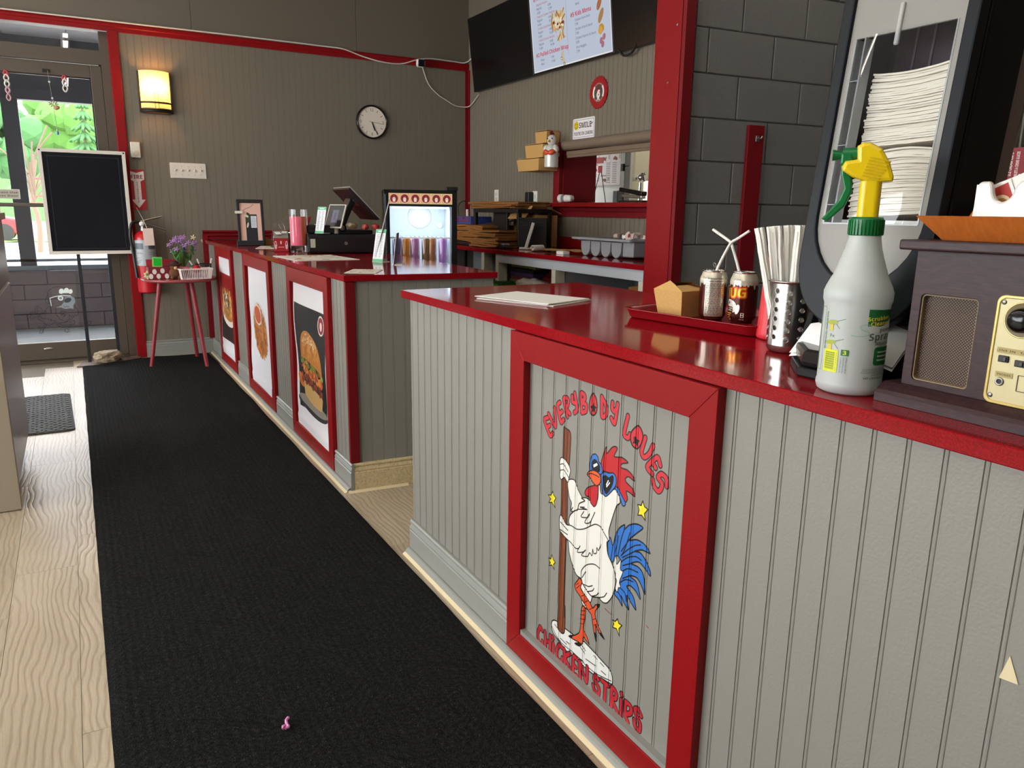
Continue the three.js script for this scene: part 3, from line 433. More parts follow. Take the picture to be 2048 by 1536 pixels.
// ---------- pass-through window and the kitchen behind it ----------
{
  struct('window_4', merge([span(XT - 0.022, XT + 0.3, 1.18, 1.2, -5.0, -3.72), span(XT, XT + 0.3, 1.62, 1.64, -5.0, -3.72), span(XT, XT + 0.3, 1.18, 1.64, -5.0, -4.985)]), M.redDark);
  const cas = struct('trim_6', merge([span(XT - 0.022, XT, 1.14, 1.66, -5.095, -5.025, 0.004), span(XT - 0.034, XT, 1.14, 1.66, -5.03, -4.995, 0.003), span(XT - 0.02, XT, 1.635, 1.675, -5.095, -3.6, 0.003), span(XT - 0.02, XT, 1.135, 1.175, -5.095, -3.6, 0.003), span(XT - 0.03, XT, 1.172, 1.205, -5.05, -3.6, 0.006)]), M.redDark);
  part(cas, 'sill_board', span(XT - 0.10, XT + 0.3, 1.205, 1.235, -5.08, -3.6, 0.004), M.red);
  const sh = thing('roller_shutter', 'brown roller shutter box above the red kitchen window', 'shutter', [XT - 0.035, 1.622, -4.25], -PI / 2);
  part(sh, 'roller', xf(Cy(0.036, 0.036, 1.35), [0, 0.022, -0.0], [0, 0, PI / 2]), mat(0x7a6a58, 0.5)); part(sh, 'slat', B(1.3, 0.03, 0.02, 0.02, -0.035, 0.005, 0.004), mat(0x75624f, 0.5)); part(sh, 'slat', B(1.3, 0.02, 0.016, 0.02, -0.058, 0.002, 0.004), mat(0x75624f, 0.5));
  // kitchen shell
  const kw = mat(0xd6d6d2, 0.5);
  struct('wall_kitchen', merge([span(5.6, 5.7, 0, CEIL, -8.6, -2.6), span(3.56, 5.7, 0, CEIL, -8.7, -8.6), span(3.56, 5.7, 0, CEIL, -2.98, -2.88), span(3.56, 5.7, CEIL, CEIL + 0.1, -8.7, -2.6)]), kw);
  struct('floor_kitchen', span(3.56, 5.7, -0.12, 0, -8.7, -2.9), mat(0x8c8780, 0.7));
  const lamp = thing('added_kitchen_light', 'unseen flat ceiling light added to whiten the kitchen', 'lamp', [4.7, CEIL - 0.03, -5.4]);  // lamp out of view, added to light the kitchen white
  part(lamp, 'housing', B(0.62, 0.03, 1.24, 0, 0.012, 0), M.white); part(lamp, 'diffuser', B(0.58, 0.01, 1.2, 0, -0.008, 0), new THREE.MeshStandardMaterial({ color: 0xffffff, emissive: 0xffffff, emissiveIntensity: 3 }));
  const l = new THREE.RectAreaLight(0xfff6ea, KITCHEN_LIGHT, 0.58, 1.2); l.position.set(4.7, CEIL - 0.06, -5.4); l.lookAt(4.7, 0, -5.4); scene.add(l);
  // partition with the big picture menu
  struct('wall_partition', span(4.28, 4.34, 0, 2.4, -7.2, -5.53), mat(0xdedcd8, 0.5));
  const pm = pic(900, 860, (x, w, h) => {
    x.fillStyle = '#efe6e6'; x.fillRect(0, 0, w, h); x.strokeStyle = '#8c5a60'; x.lineWidth = 5; x.strokeRect(3, 3, w - 6, h - 6);
    const cell = (cx, cy, cw, ch) => { x.strokeStyle = '#b7a0a4'; x.lineWidth = 2; x.strokeRect(cx, cy, cw, ch); x.fillStyle = '#7c4046'; x.fillRect(cx + 14, cy + 12, cw * 0.55, 12); for (let i = 0; i < 12; i++) blob(x, cx + cw * 0.45 + rnd(-22, 22), cy + ch * 0.58 + rnd(-18, 18), rnd(8, 20), rnd(7, 15), rnd(0, 3), ['#6e3420', '#5a2a22', '#a05a2e', '#8a2a2a'][i % 4]); for (let i = 0; i < 4; i++) { x.fillStyle = '#6e6468'; x.fillRect(cx + cw * 0.78, cy + 40 + i * 16, cw * 0.15, 7); } };
    for (let i = 0; i < 3; i++) cell(i * 300, 0, 300, 210); for (let r = 0; r < 2; r++) for (let i = 0; i < 6; i++) cell(i * 150, 220 + r * 150, 150, 150); for (let i = 0; i < 4; i++) cell(20 + i * 150, 520, 150, 160); for (let i = 0; i < 4; i++) cell(150 + i * 150, 690, 150, 150);
    x.fillStyle = '#a8252e'; x.fillRect(520, 430, 130, 90); for (let i = 0; i < 24; i++) { x.fillStyle = '#75686c'; x.fillRect(690 + (i % 2) * 90, 520 + Math.floor(i / 2) * 26, 60, 8); }
  });
  const s = thing('picture_menu', 'white picture menu sheet with rows of small dishes seen through the kitchen window', 'menu', [4.277, 1.66, -6.08], -PI / 2);
  part(s, 'sheet', B(0.95, 0.52, 0.004, 0, 0, 0.002), M.paper); part(s, 'print', xf(new THREE.PlaneGeometry(0.94, 0.51), [0, 0, 0.0046]), mat(0xffffff, 0.7, { map: pm }));
  // steel post with bracket at the partition end
  { const t = thing('steel_post', 'grey steel door post inside the kitchen window', 'post', [4.22, 0, -5.47]); part(t, 'post', B(0.06, 2.4, 0.05, 0, 1.2, 0, 0.004), M.steelDull); part(t, 'latch', merge([B(0.02, 0.06, 0.03, -0.036, 1.55, 0.0), rod([-0.03, 1.56, 0.02], [-0.03, 1.56, 0.07], 0.006)]), M.black); part(t, 'foot_bracket', B(0.10, 0.17, 0.07, -0.04, 1.27, -0.02, 0.006), mat(0x6c6c6e, 0.4, { metalness: 0.6 })); }
  // wire stand on the sill
  { const t = thing('wire_stand', 'thin black wire easel standing on the window sill', 'stand', [XT + 0.19, 1.235, -4.782], -PI / 2); part(t, 'leg', merge([rod([-0.085, 0, 0], [0.0, 0.24, 0], 0.003), rod([0.085, 0, 0.0], [0.012, 0.24, 0], 0.003)]), M.black); part(t, 'clip', B(0.04, 0.05, 0.012, 0.0, 0.245, 0, 0.003), mat(0xb9474c, 0.5)); }
  { const t = thing('paper_cup', 'white paper cup lying on its side on the red window sill', 'cup', [XT - 0.02, 1.267, -4.93], -PI / 2 + 0.15); part(t, 'body', xf(La([[0.0, 0], [0.023, 0], [0.031, 0.13], [0.029, 0.13], [0.021, 0.004], [0, 0.004]], 28), [0.08, 0, 0], [0, 0, PI / 2]), M.paper); part(t, 'band', xf(new THREE.CylinderGeometry(0.0292, 0.0272, 0.03, 28, 1, true), [0.0, 0, 0], [0, 0, PI / 2]), mat(0x86807c, 0.7)); }
  { const t = thing('small_clip', 'small black clip lying on the sill beside the wire easel', 'clip', [XT + 0.24, 1.235, -4.95]); part(t, 'clip', xf(B(0.02, 0.008, 0.05, 0, 0.006, 0, 0.003), null, [0, 0.5, 0.2]), M.black); }
  // hood and equipment seen through the opening
  { const t = thing('range_hood', 'cream kitchen hood with sloping front', 'hood', [5.0, 1.12, -6.45], -PI / 2); part(t, 'canopy', xf(Ex([[-0.5, 0.0], [0.4, 0.0], [0.4, 0.62], [-0.28, 0.62]], 0.5), [0.35, 0.36, 0]), mat(0xd9d2b4, 0.5)); part(t, 'side', B(0.16, 1.0, 0.5, -0.1, 0.0, 0.02), mat(0xcfc8aa, 0.5)); part(t, 'hang_rod', rod([0.42, 0.98, 0.2], [0.42, 1.6, 0.2], 0.006), M.steel); }
  { const t = thing('faucet_sprayer', 'chrome sprayer faucet behind the kitchen window', 'faucet', [3.90, 1.0, -4.88]); part(t, 'riser', rod([0, 0, 0], [0.01, 0.4, 0.0], 0.016, 0.014), M.steel); part(t, 'head', merge([xf(new THREE.SphereGeometry(0.03, 14, 10), [0.01, 0.44, 0.01]), rod([0, 0.43, -0.035], [0.02, 0.47, 0.05], 0.014), rod([0.0, 0.47, 0.03], [0, 0.41, 0.06], 0.01)]), M.steel); part(t, 'base', Cy(0.04, 0.05, 0.03, 0, 0.0, 0), M.steel); part(t, 'shelf', B(0.3, 0.02, 0.5, 0.1, -0.02, 0), M.steelDull); part(t, 'leg', merge([B(0.03, 1.0, 0.03, 0.2, -0.5, 0.2), B(0.03, 1.0, 0.03, 0.2, -0.5, -0.2), B(0.03, 1.0, 0.03, 0.0, -0.5, 0.2), B(0.03, 1.0, 0.03, 0.0, -0.5, -0.2)]), M.steelDull); }
  { const t = thing('stapler', 'large black stapler standing on the window sill next to the red post', 'stapler', [XT + 0.16, 1.235, -4.335], -PI / 2); part(t, 'base', B(0.26, 0.018, 0.06, 0, 0.009, 0, 0.004), M.black); part(t, 'magazine', xf(B(0.22, 0.022, 0.04, 0, 0, 0, 0.004), [0.0, 0.045, 0], [0, 0, -0.05]), M.steel); part(t, 'arm', xf(B(0.26, 0.03, 0.05, 0, 0, 0, 0.008), [-0.01, 0.078, 0], [0, 0, -0.13]), M.blackGloss); }
}
// outlets
{
  const o = thing('wall_outlet', 'small white outlet on the menu wall above the paper bag rack', 'outlet', [XT, 1.29, -6.035], -PI / 2);
  part(o, 'plate', B(0.072, 0.118, 0.008, 0, 0, 0.004, 0.003), M.white); part(o, 'socket', merge([B(0.034, 0.03, 0.003, 0, 0.022, 0.0085, 0.001), B(0.034, 0.03, 0.003, 0, -0.022, 0.0085, 0.001)]), mat(0xcfcac0, 0.5));
  const p = copyOf(o, [XT, 1.26, -5.385], -PI / 2, 'white outlet with a black power adapter plugged into it'); p.scale.set(1, 1.15, 1);
  const a = thing('power_adapter', 'black power adapter plugged into the outlet left of the kitchen window', 'adapter', [XT - 0.012, 1.26, -5.43], -PI / 2);
  part(a, 'body', B(0.062, 0.1, 0.05, 0, 0.01, 0.02, 0.008), M.black); part(a, 'strain_relief', rod([0, -0.04, 0.025], [-0.012, -0.08, 0.03], 0.009, 0.006), M.black);
  part(a, 'cord', Tb([[-0.012, -0.08, 0.03], [-0.05, -0.16, 0.12], [-0.22, -0.20, 0.32], [-0.42, -0.27, 0.5], [-0.5, -0.36, 0.62], [-0.55, -0.385, 0.66]], 0.006, 40, 6), M.black);
}
// kraft boxes and the chicken figurine left of the window
{
  const kb = (lab, w, h, d, y, z, x) => { const t = thing('kraft_box', lab, 'box', [x, y, z], -PI / 2, null); const flare = (g) => { const p = g.attributes.position; for (let i = 0; i < p.count; i++) if (p.getY(i) > 0) p.setXYZ(i, p.getX(i) * 1.1, p.getY(i), p.getZ(i) * 1.08); g.computeVertexNormals(); return g; }; part(t, 'tray', xf(flare(new THREE.BoxGeometry(w, h, d)), [0, h / 2, 0]), M.kraft); part(t, 'lid_flap', merge([xf(B(w * 1.06, 0.003, d * 0.5, 0, h + 0.004, -d * 0.25), null, null), xf(B(w * 1.06, 0.003, d * 0.5), [0, h + 0.010, d * 0.25], [0.06, 0, 0])]), M.kraft); };
  kb('lowest and widest of three kraft boxes stacked beside the kitchen window', 0.30, 0.085, 0.19, 1.468, -5.17, XT - 0.105); kb('middle kraft box in the stack beside the kitchen window', 0.24, 0.095, 0.15, 1.563, -5.15, XT - 0.085); kb('small kraft box on top of the stack beside the chicken figurine', 0.15, 0.085, 0.11, 1.668, -5.12, XT - 0.065);
  const t = thing('chicken_figurine', 'white chicken figurine with red comb and orange bow hung beside the kitchen window', 'figurine', [XT - 0.13, 1.485, -4.955], -PI / 2 + 0.5);
  part(t, 'body', La([[0, 0], [0.048, 0], [0.052, 0.008], [0.052, 0.10], [0.05, 0.13], [0.045, 0.15], [0.028, 0.165], [0, 0.168]], 32), M.whiteGloss);
  part(t, 'head', xf(new THREE.SphereGeometry(1, 22, 18), [0, 0.195, 0], null, [0.036, 0.04, 0.036]), M.whiteGloss);
  part(t, 'wing', merge([-1, 1].map((s) => xf(new THREE.SphereGeometry(1, 16, 12), [s * 0.042, 0.135, 0.012], [0, 0, s * 0.4], [0.022, 0.032, 0.026]))), M.whiteGloss);
  part(t, 'comb', merge([[-0.02, 0.238, 0.011], [0, 0.248, 0.013], [0.02, 0.245, 0.011]].map(([z, y, r]) => xf(new THREE.SphereGeometry(1, 12, 10), [0, y, z], null, [0.007, r * 1.3, r]))), mat(0x8e1a20, 0.4));
  part(t, 'beak', xf(new THREE.ConeGeometry(0.011, 0.03, 12), [0, 0.185, 0.045], [PI / 2 + 0.3, 0, 0]), mat(0xd99a2b, 0.5)); part(t, 'eye', merge([-1, 1].map((s) => xf(new THREE.SphereGeometry(0.005, 10, 8), [s * 0.019, 0.205, 0.031]))), M.black);
  part(t, 'bow', merge([-1, 1].map((s) => xf(new THREE.SphereGeometry(1, 14, 10), [s * 0.022, 0.108, 0.045], [0, s * 0.3, s * 0.35], [0.028, 0.02, 0.012])).concat([xf(new THREE.SphereGeometry(0.011, 10, 8), [0, 0.108, 0.052])])), mat(0xd5481f, 0.4));
  part(t, 'hanger', B(0.02, 0.03, 0.11, 0, 0.10, -0.08, 0.004), M.whiteGloss);
}

// ---------- near counter ----------
const XF = 0.935, XB = 0.917, HC = 0.91;   // panel face, baseboard and frame face, worktop height
function frameBoards(parent, z0, z1, y0, y1, w, m) {   // four mitred boards facing -x
  const t = 0.02, mk = (pts) => xf(Ex(pts, t, 0.0015), [0, 0, 0], [0, -PI / 2, 0]);
  for (const pts of [[[z0, y1], [z0 + w, y1 - w], [z1 - w, y1 - w], [z1, y1]], [[z0, y0], [z1, y0], [z1 - w, y0 + w], [z0 + w, y0 + w]], [[z0, y0], [z0 + w, y0 + w], [z0 + w, y1 - w], [z0, y1]], [[z1, y0], [z1, y1], [z1 - w, y1 - w], [z1 - w, y0 + w]]]) part(parent, 'frame_board', mk(pts), m, [XB + t - 0.002, 0, 0]);
}
const shoe = (z0, z1) => sweep([[0, 0], [0.016, 0], [0.0155, 0.006], [0.012, 0.013], [0.006, 0.018], [0, 0.02]], z1 - z0, [-1, 0, 0], [0, 1, 0], [0, 0, 1], [XB, 0, z0]);
// MURAL: outline coordinates in millimetres on the panel: right from z = -1.60, down from y = 0.85
const MURAL = {
 pole: [201,167,208,163,230,171,229,234,225,295,227,371,226,462,226,532,228,626,230,598,230,667,201,670,201,612,199,593,199,474,200,358,199,295,199,300,201,243],
 poleLine: [218,165,218,202,217,238,217,285,223,441,222,630,221,670],
 disc: [173,673,178,662,195,655,231,655,254,654,285,652,314,648,351,652,382,657,406,661,420,671,423,687,419,694,389,699,354,708,318,710,273,709,242,710,213,703,188,697,175,686],
 discRim: [175,679,197,695,225,701,272,699,318,702,361,701,418,687],
 arm: [224,285,250,274,265,290,284,304,304,308,274,338,241,352,242,332,232,320],
 tail: [384,371,392,358,402,372,410,344,421,325,438,311,438,321,453,306,476,295,496,296,475,317,454,339,479,328,502,328,522,340,497,343,475,355,492,351,510,360,524,375,526,387,506,377,488,373,465,386,486,384,501,389,509,404,513,433,500,418,485,409,462,415,483,418,492,428,500,450,484,439,466,436,455,443,470,450,480,458,488,480,472,472,456,463,464,491,448,482,438,472,443,493,430,484,411,477,422,465,433,451,429,440,434,421,427,412,429,394,416,389,405,409,388,401],
 tailLines: { a: [402,372,397,410], b: [421,387,429,347,438,321], c: [410,386,417,358,419,343], d: [433,382,445,357,456,322], e: [431,383,451,362,474,343,492,334], f: [431,398,453,378,479,365,496,366], g: [434,419,452,404,466,399,488,396], h: [430,446,450,429,474,423], i: [435,456,450,460,456,476], j: [425,467,438,476], k: [431,373,454,339], l: [436,385,475,355], m: [439,402,465,386], n: [440,431,462,415] },
 tuft: [413,391,405,413,411,427,413,439,420,444,417,463,424,470,428,458,435,454,430,446,432,437,440,416,431,414,431,392,418,408],
 body: [343,255,348,255,356,271,403,245,420,267,408,281,395,315,386,345,389,365,381,374,386,398,402,414,413,431,415,463,407,489,391,511,376,517,359,514,337,522,321,520,298,509,291,499,272,498,254,481,239,455,234,432,224,426,199,418,194,392,200,377,222,391,236,388,233,380,238,364,256,346,267,340,273,323,294,309,281,307,300,300,318,303,332,308,342,286,342,259],
 bodyLines: { a: [223,392,245,387,266,387,294,376,321,358,338,348,355,347,369,356,387,368], b: [224,426,246,429,263,435,277,430,282,422,272,441,294,432,304,423,289,442,312,435,320,423,329,426,331,410,335,418,345,413,346,400,352,404,360,387], c: [199,395,231,404], d: [198,414,230,415], e: [266,339,288,331,303,326,277,330,294,324], f: [292,335,282,351,306,344,313,333,297,359,316,352,333,322], g: [322,342,318,358], h: [291,499,291,480,306,460,327,447,344,442,359,444], i: [307,475,294,495], j: [298,509,320,505,335,496], k: [317,519,336,508,341,500], l: [335,522,352,511,358,503], m: [359,514,379,502,388,489], n: [242,332,241,350,248,341] },
 comb: [349,213,349,201,358,175,365,163,367,177,383,160,395,154,402,157,393,176,419,171,439,176,420,184,417,193,438,192,454,198,462,208,443,205,433,212,437,219,458,226,465,240,449,237,438,238,443,252,437,262,426,258,399,241,387,217,355,220],
 wattle: [341,257,341,282,338,300,329,310,316,305,310,295,298,296,293,289,301,276,318,266],
 lensA: [308,233,307,216,314,197,327,190,337,195,339,203,349,208,354,221,347,230,312,233],
 lensAin: [317,227,316,211,325,202,334,205,344,212,344,224,335,227],
 temple: [400,243,410,240,425,253,437,264,434,271,427,272,419,260],
 lensB: [351,240,350,229,363,219,376,218,392,213,402,220,403,235,393,250,372,271,361,271,354,259],
 lensBin: [357,239,356,232,367,226,377,228,389,219,394,224,390,242,372,266,360,257],
 glints: { a: [322,217,333,210], b: [323,220,335,212], c: [370,246,376,235], d: [371,250,381,238] },
 beak: [299,244,308,234,325,228,341,229,349,236,348,249,337,259,325,258,309,249,301,247],
 beakLine: [299,245,316,238,332,237,343,238],
 hand: [197,236,212,238,228,247,234,258,229,275,224,288,210,281,197,290,190,282,191,269,188,257,190,243],
 handLines: { a: [191,255,204,250,224,262], b: [192,269,207,264,227,275] },
 thigh: [290,520,307,532,329,540,335,522,321,515,297,508],
 shin: [296,552,302,560,320,562,325,555,304,545],
 legA: [285,500,295,506,290,522,307,532,326,539,340,548,350,536,363,529,362,535,351,549,350,563,362,580,378,594,387,601,372,598,359,590,353,584,355,604,358,623,350,609,343,589,336,568,324,563,301,551,286,542,271,536,267,524,277,510],
 legB: [300,563,313,566,311,592,307,617,321,629,332,643,318,640,308,638,306,655,293,669,275,672,293,660,278,663,249,667,274,651,291,635,296,612,296,584],
 claws: { a: [350,607,359,622,355,604], b: [371,597,388,601,376,592], c: [355,532,366,528,357,539], d: [249,667,266,655,261,664], e: [275,672,293,670,300,658] },
 legLines: { a: [294,578,311,570], b: [292,589,310,581], c: [292,599,311,592], d: [292,611,308,605], e: [272,523,282,514], f: [274,531,286,518], g: [293,542,307,532], h: [308,550,322,539], i: [327,559,340,548], j: [342,576,352,569], k: [347,588,355,581] },
 discLines: { a: [187,668,199,671], b: [240,686,254,685], c: [297,669,316,676], d: [304,663,319,667], e: [321,687,360,683], f: [351,661,362,664], g: [376,665,390,667], h: [381,683,398,683], i: [272,700,310,699], j: [213,691,241,693] },
 stars: { a: [162,330,167,339,177,343,169,354,175,368,160,360,146,365,153,353,143,346,155,343], b: [166,492,173,502,182,506,174,515,179,526,167,519,154,526,159,516,152,506,162,506], c: [491,240,497,250,508,252,498,265,502,278,490,271,478,275,481,263,476,253,487,251], d: [430,529,434,538,446,537,436,550,439,566,428,554,414,558,418,547,413,541,422,540] },
 splash: { a: [384,528,407,531], b: [523,497,530,499] },
 top: { a: [132,157,118,166,143,197,155,189], b: [129,181,142,173], c: [135,147,166,170,160,127], d: [182,108,173,118,188,153,199,145], e: [182,135,192,127], f: [214,134,198,98,208,92,216,95,214,108,205,114,224,125], g: [231,83,233,95,242,96], h: [241,74,251,107,242,118], i: [270,110,264,71,276,69,280,77,269,88,285,90,285,104,271,111], j: [341,60,344,100,354,99,360,88,355,73,341,60], k: [379,64,378,76,385,81,391,76], l: [396,63,389,105,377,98], m: [431,80,422,119,434,125,440,116], n: [488,110,479,141,488,150,502,139,512,120], o: [514,176,499,166,526,139,536,152], p: [512,152,523,161], q: [558,187,555,172,541,168,532,178,544,186,542,198,534,205,522,199,517,187] },
 oval: { a: [310,59,321,67,326,82,324,98,314,107,303,105,297,91,301,70], b: [463,92,475,97,481,110,476,127,465,139,451,137,443,126,445,109] },
 inStar: { a: [313,78,316,85,325,87,319,92,321,101,314,97,305,102,308,94,300,91,309,86], b: [457,115,462,120,472,120,467,127,466,135,459,130,450,132,454,125,452,119] },
 low: { a: [131,714,121,709,111,733,118,753,132,752,133,743], b: [145,710,147,754], c: [169,708,169,749], d: [146,733,170,728], e: [184,722,183,753], f: [180,706,182,708], g: [223,712,209,713,199,734,207,753,221,750,225,739], h: [232,711,236,748], i: [256,709,237,730,259,747], j: [286,708,272,709,273,752,287,750], k: [273,730,283,730], l: [302,749,297,708,326,743,328,704], m: [371,710,360,708,357,720,375,730,374,747,359,746,353,736], n: [384,705,408,704], o: [398,705,398,746], p: [423,748,422,702,438,704,436,719,424,727,444,746], q: [456,710,457,746], r: [456,695,457,697], s: [470,707,472,737,482,747], t: [470,705,488,705,490,720,475,733], u: [523,706,513,697,503,703,509,715,521,725,520,743,506,741,502,729] },
};

const muralTex = pic(1152, 1408, (x, w, h) => {
  const k = w / 640; x.fillStyle = '#86837a'; x.fillRect(0, 0, w, h); x.scale(k, k); x.translate(-40, -20); x.lineJoin = x.lineCap = 'round';
  const path = (p, close = true) => { x.beginPath(); for (let i = 0; i < p.length; i += 2) i ? x.lineTo(p[i], p[i + 1]) : x.moveTo(p[i], p[i + 1]); if (close) x.closePath(); };
  const smooth = (p, close = true) => { x.beginPath(); const n = p.length / 2, P = (i) => [p[2 * ((i + n) % n)], p[2 * ((i + n) % n) + 1]]; x.moveTo(...P(0)); for (let i = 0; i < (close ? n : n - 1); i++) { const a = close || i > 0 ? P(i - 1) : P(i), b = P(i), c = P(i + 1), d = close || i < n - 2 ? P(i + 2) : P(i + 1); x.bezierCurveTo(b[0] + (c[0] - a[0]) / 7, b[1] + (c[1] - a[1]) / 7, c[0] - (d[0] - b[0]) / 7, c[1] - (d[1] - b[1]) / 7, c[0], c[1]); } };
  const fill = (p, color, lw = 2.6, ink = '#15120f') => { smooth(p); x.fillStyle = color; x.fill(); if (lw) { x.strokeStyle = ink; x.lineWidth = lw; x.stroke(); } };
  const ink = (o, lw = 2.2, color = '#15120f') => { for (const p of Array.isArray(o) ? [o] : Object.values(o)) { smooth(p, false); x.strokeStyle = color; x.lineWidth = lw; x.stroke(); } };
  fill(MURAL.disc, '#d8d7d0', 3.2); ink(MURAL.discRim, 2.2); ink(MURAL.discLines, 2.2);
  fill(MURAL.pole, '#7d4326', 3); ink(MURAL.poleLine, 2.4);
  fill(MURAL.arm, '#dedbd0'); fill(MURAL.tail, '#2f6cb8', 3); ink(MURAL.tailLines, 2.6); fill(MURAL.tuft, '#dedbd0', 2);
  fill(MURAL.thigh, '#dedbd0'); fill(MURAL.shin, '#dedbd0'); fill(MURAL.legB, '#cf4f28'); fill(MURAL.legA, '#cf4f28');
  fill(MURAL.comb, '#b51f26'); fill(MURAL.body, '#dedbd0', 2.8); ink(MURAL.bodyLines, 2.4); fill(MURAL.legA, '#cf4f28'); ink(MURAL.legLines, 1.5); for (const c of Object.values(MURAL.claws)) fill(c, '#15120f', 1);
  fill(MURAL.wattle, '#b51f26'); fill(MURAL.temple, '#3c72c0'); fill(MURAL.lensA, '#3c72c0'); fill(MURAL.lensAin, '#0b0b0d', 1); fill(MURAL.beak, '#d8582a'); ink(MURAL.beakLine, 2); fill(MURAL.lensB, '#3c72c0'); fill(MURAL.lensBin, '#0b0b0d', 1); ink(MURAL.glints, 3, '#f2f2ee');
  fill(MURAL.hand, '#dedbd0'); ink(MURAL.handLines, 2);
  for (const s of Object.values(MURAL.stars)) { path(s); x.fillStyle = '#e3d22c'; x.fill(); x.strokeStyle = '#15120f'; x.lineWidth = 2.4; x.stroke(); }
  ink(MURAL.splash, 2, '#7a2620');
  for (const [set, lw, color] of [[MURAL.top, 9, '#c52a36'], [MURAL.low, 9.5, '#b21f2c']]) { for (const p of Object.values(set)) { smooth(p, false); x.strokeStyle = '#15120f'; x.lineWidth = lw + 4.6; x.stroke(); } for (const p of Object.values(set)) { smooth(p, false); x.strokeStyle = color; x.lineWidth = lw; x.stroke(); } }
  for (const p of Object.values(MURAL.oval)) fill(p, '#c52a36', 3.4); for (const p of Object.values(MURAL.inStar)) { path(p); x.fillStyle = '#15120f'; x.fill(); }
});
M.mural = mat(0xffffff, 0.42, { map: muralTex, bumpMap: null });
{
  const c = thing('service_counter', 'near grey beadboard counter with a red framed rooster mural', 'counter');
  part(c, 'carcass', span(XF + 0.011, 1.60, 0.0, 0.884, -2.297, 0.95), M.grey);
  const n = 64, z0 = -2.31, zm0 = -1.56, zm1 = -0.92;
  for (let i = 0; i < n; i++) {
    const z = z0 + i * PITCH; let g = plankGeo(0.884), m = M.grey;
    if (z + PITCH > zm0 && z < zm1) { g = g.clone(); const p = g.attributes.position, uv = g.attributes.uv.clone(); for (let k = 0; k < p.count; k++) uv.setXY(k, (z + p.getX(k) + 1.56) / 0.64, (p.getY(k) - (0.83 - 0.7822)) / 0.7822); g.setAttribute('uv', uv); m = M.mural; }
    part(c, 'plank', g, m, [XF, 0, z], [0, -PI / 2, 0]);
  }
  for (let i = 0; i < 13; i++) part(c, 'plank', plankGeo(0.884), M.grey, [XF + 0.005 + (i + 1) * PITCH, 0, -2.309], [0, PI, 0]);
  part(c, 'corner_bead', span(XF - 0.001, XF + 0.012, 0.12, 0.884, -2.318, -2.304, 0.003), M.grey);
  frameBoards(c, -1.617, -0.908, 0.022, 0.883, 0.066, M.red);
  for (const [a, b] of [[-2.318, -1.62], [-0.905, 0.95]]) { part(c, 'baseboard', baseRun(0.122, b - a, [0, 0, 1], [-1, 0, 0], [XF - 0.001, 0, a]), M.base); }
  part(c, 'baseboard', span(XB + 0.002, XF, 0, 0.10, -1.62, -0.905), M.base);
  part(c, 'shoe_moulding', shoe(-2.318, 0.95), M.base); part(c, 'caulk_line', sweep([[0, 0], [0.012, 0], [0.004, 0.005], [0, 0.007]], 3.25, [-1, 0, 0], [0, 1, 0], [0, 0, 1], [XB - 0.014, 0, -2.318]), M.cream);
  part(c, 'nail', xf(Cy(0.004, 0.004, 0.003, 0, 0, 0, 10), [XF - 0.001, 0.80, -0.985], [0, 0, PI / 2]), M.white);
  const top = single('countertop', 'glossy dark red stone worktop of the near counter', 'countertop', metric(xf(Ex([[0.922, 2.366], [1.645, 2.39], [1.735, -0.95], [0.922, -0.95]].map(([a, b]) => [a, b]), 0.025, 0.0018), [0, HC - 0.0, 0], [-PI / 2, 0, 0])), M.quartz);
  top.position.y = -0.025;
  single('paint_chip', 'bare cream patch of chipped paint low on the near counter', 'paint chip', xf(Ex([[0, 0], [0.022, 0.003], [0.008, 0.034]], 0.001), [XF - 0.0005, 0.62, -0.425], [0, -PI / 2, 0]), M.cream);
}
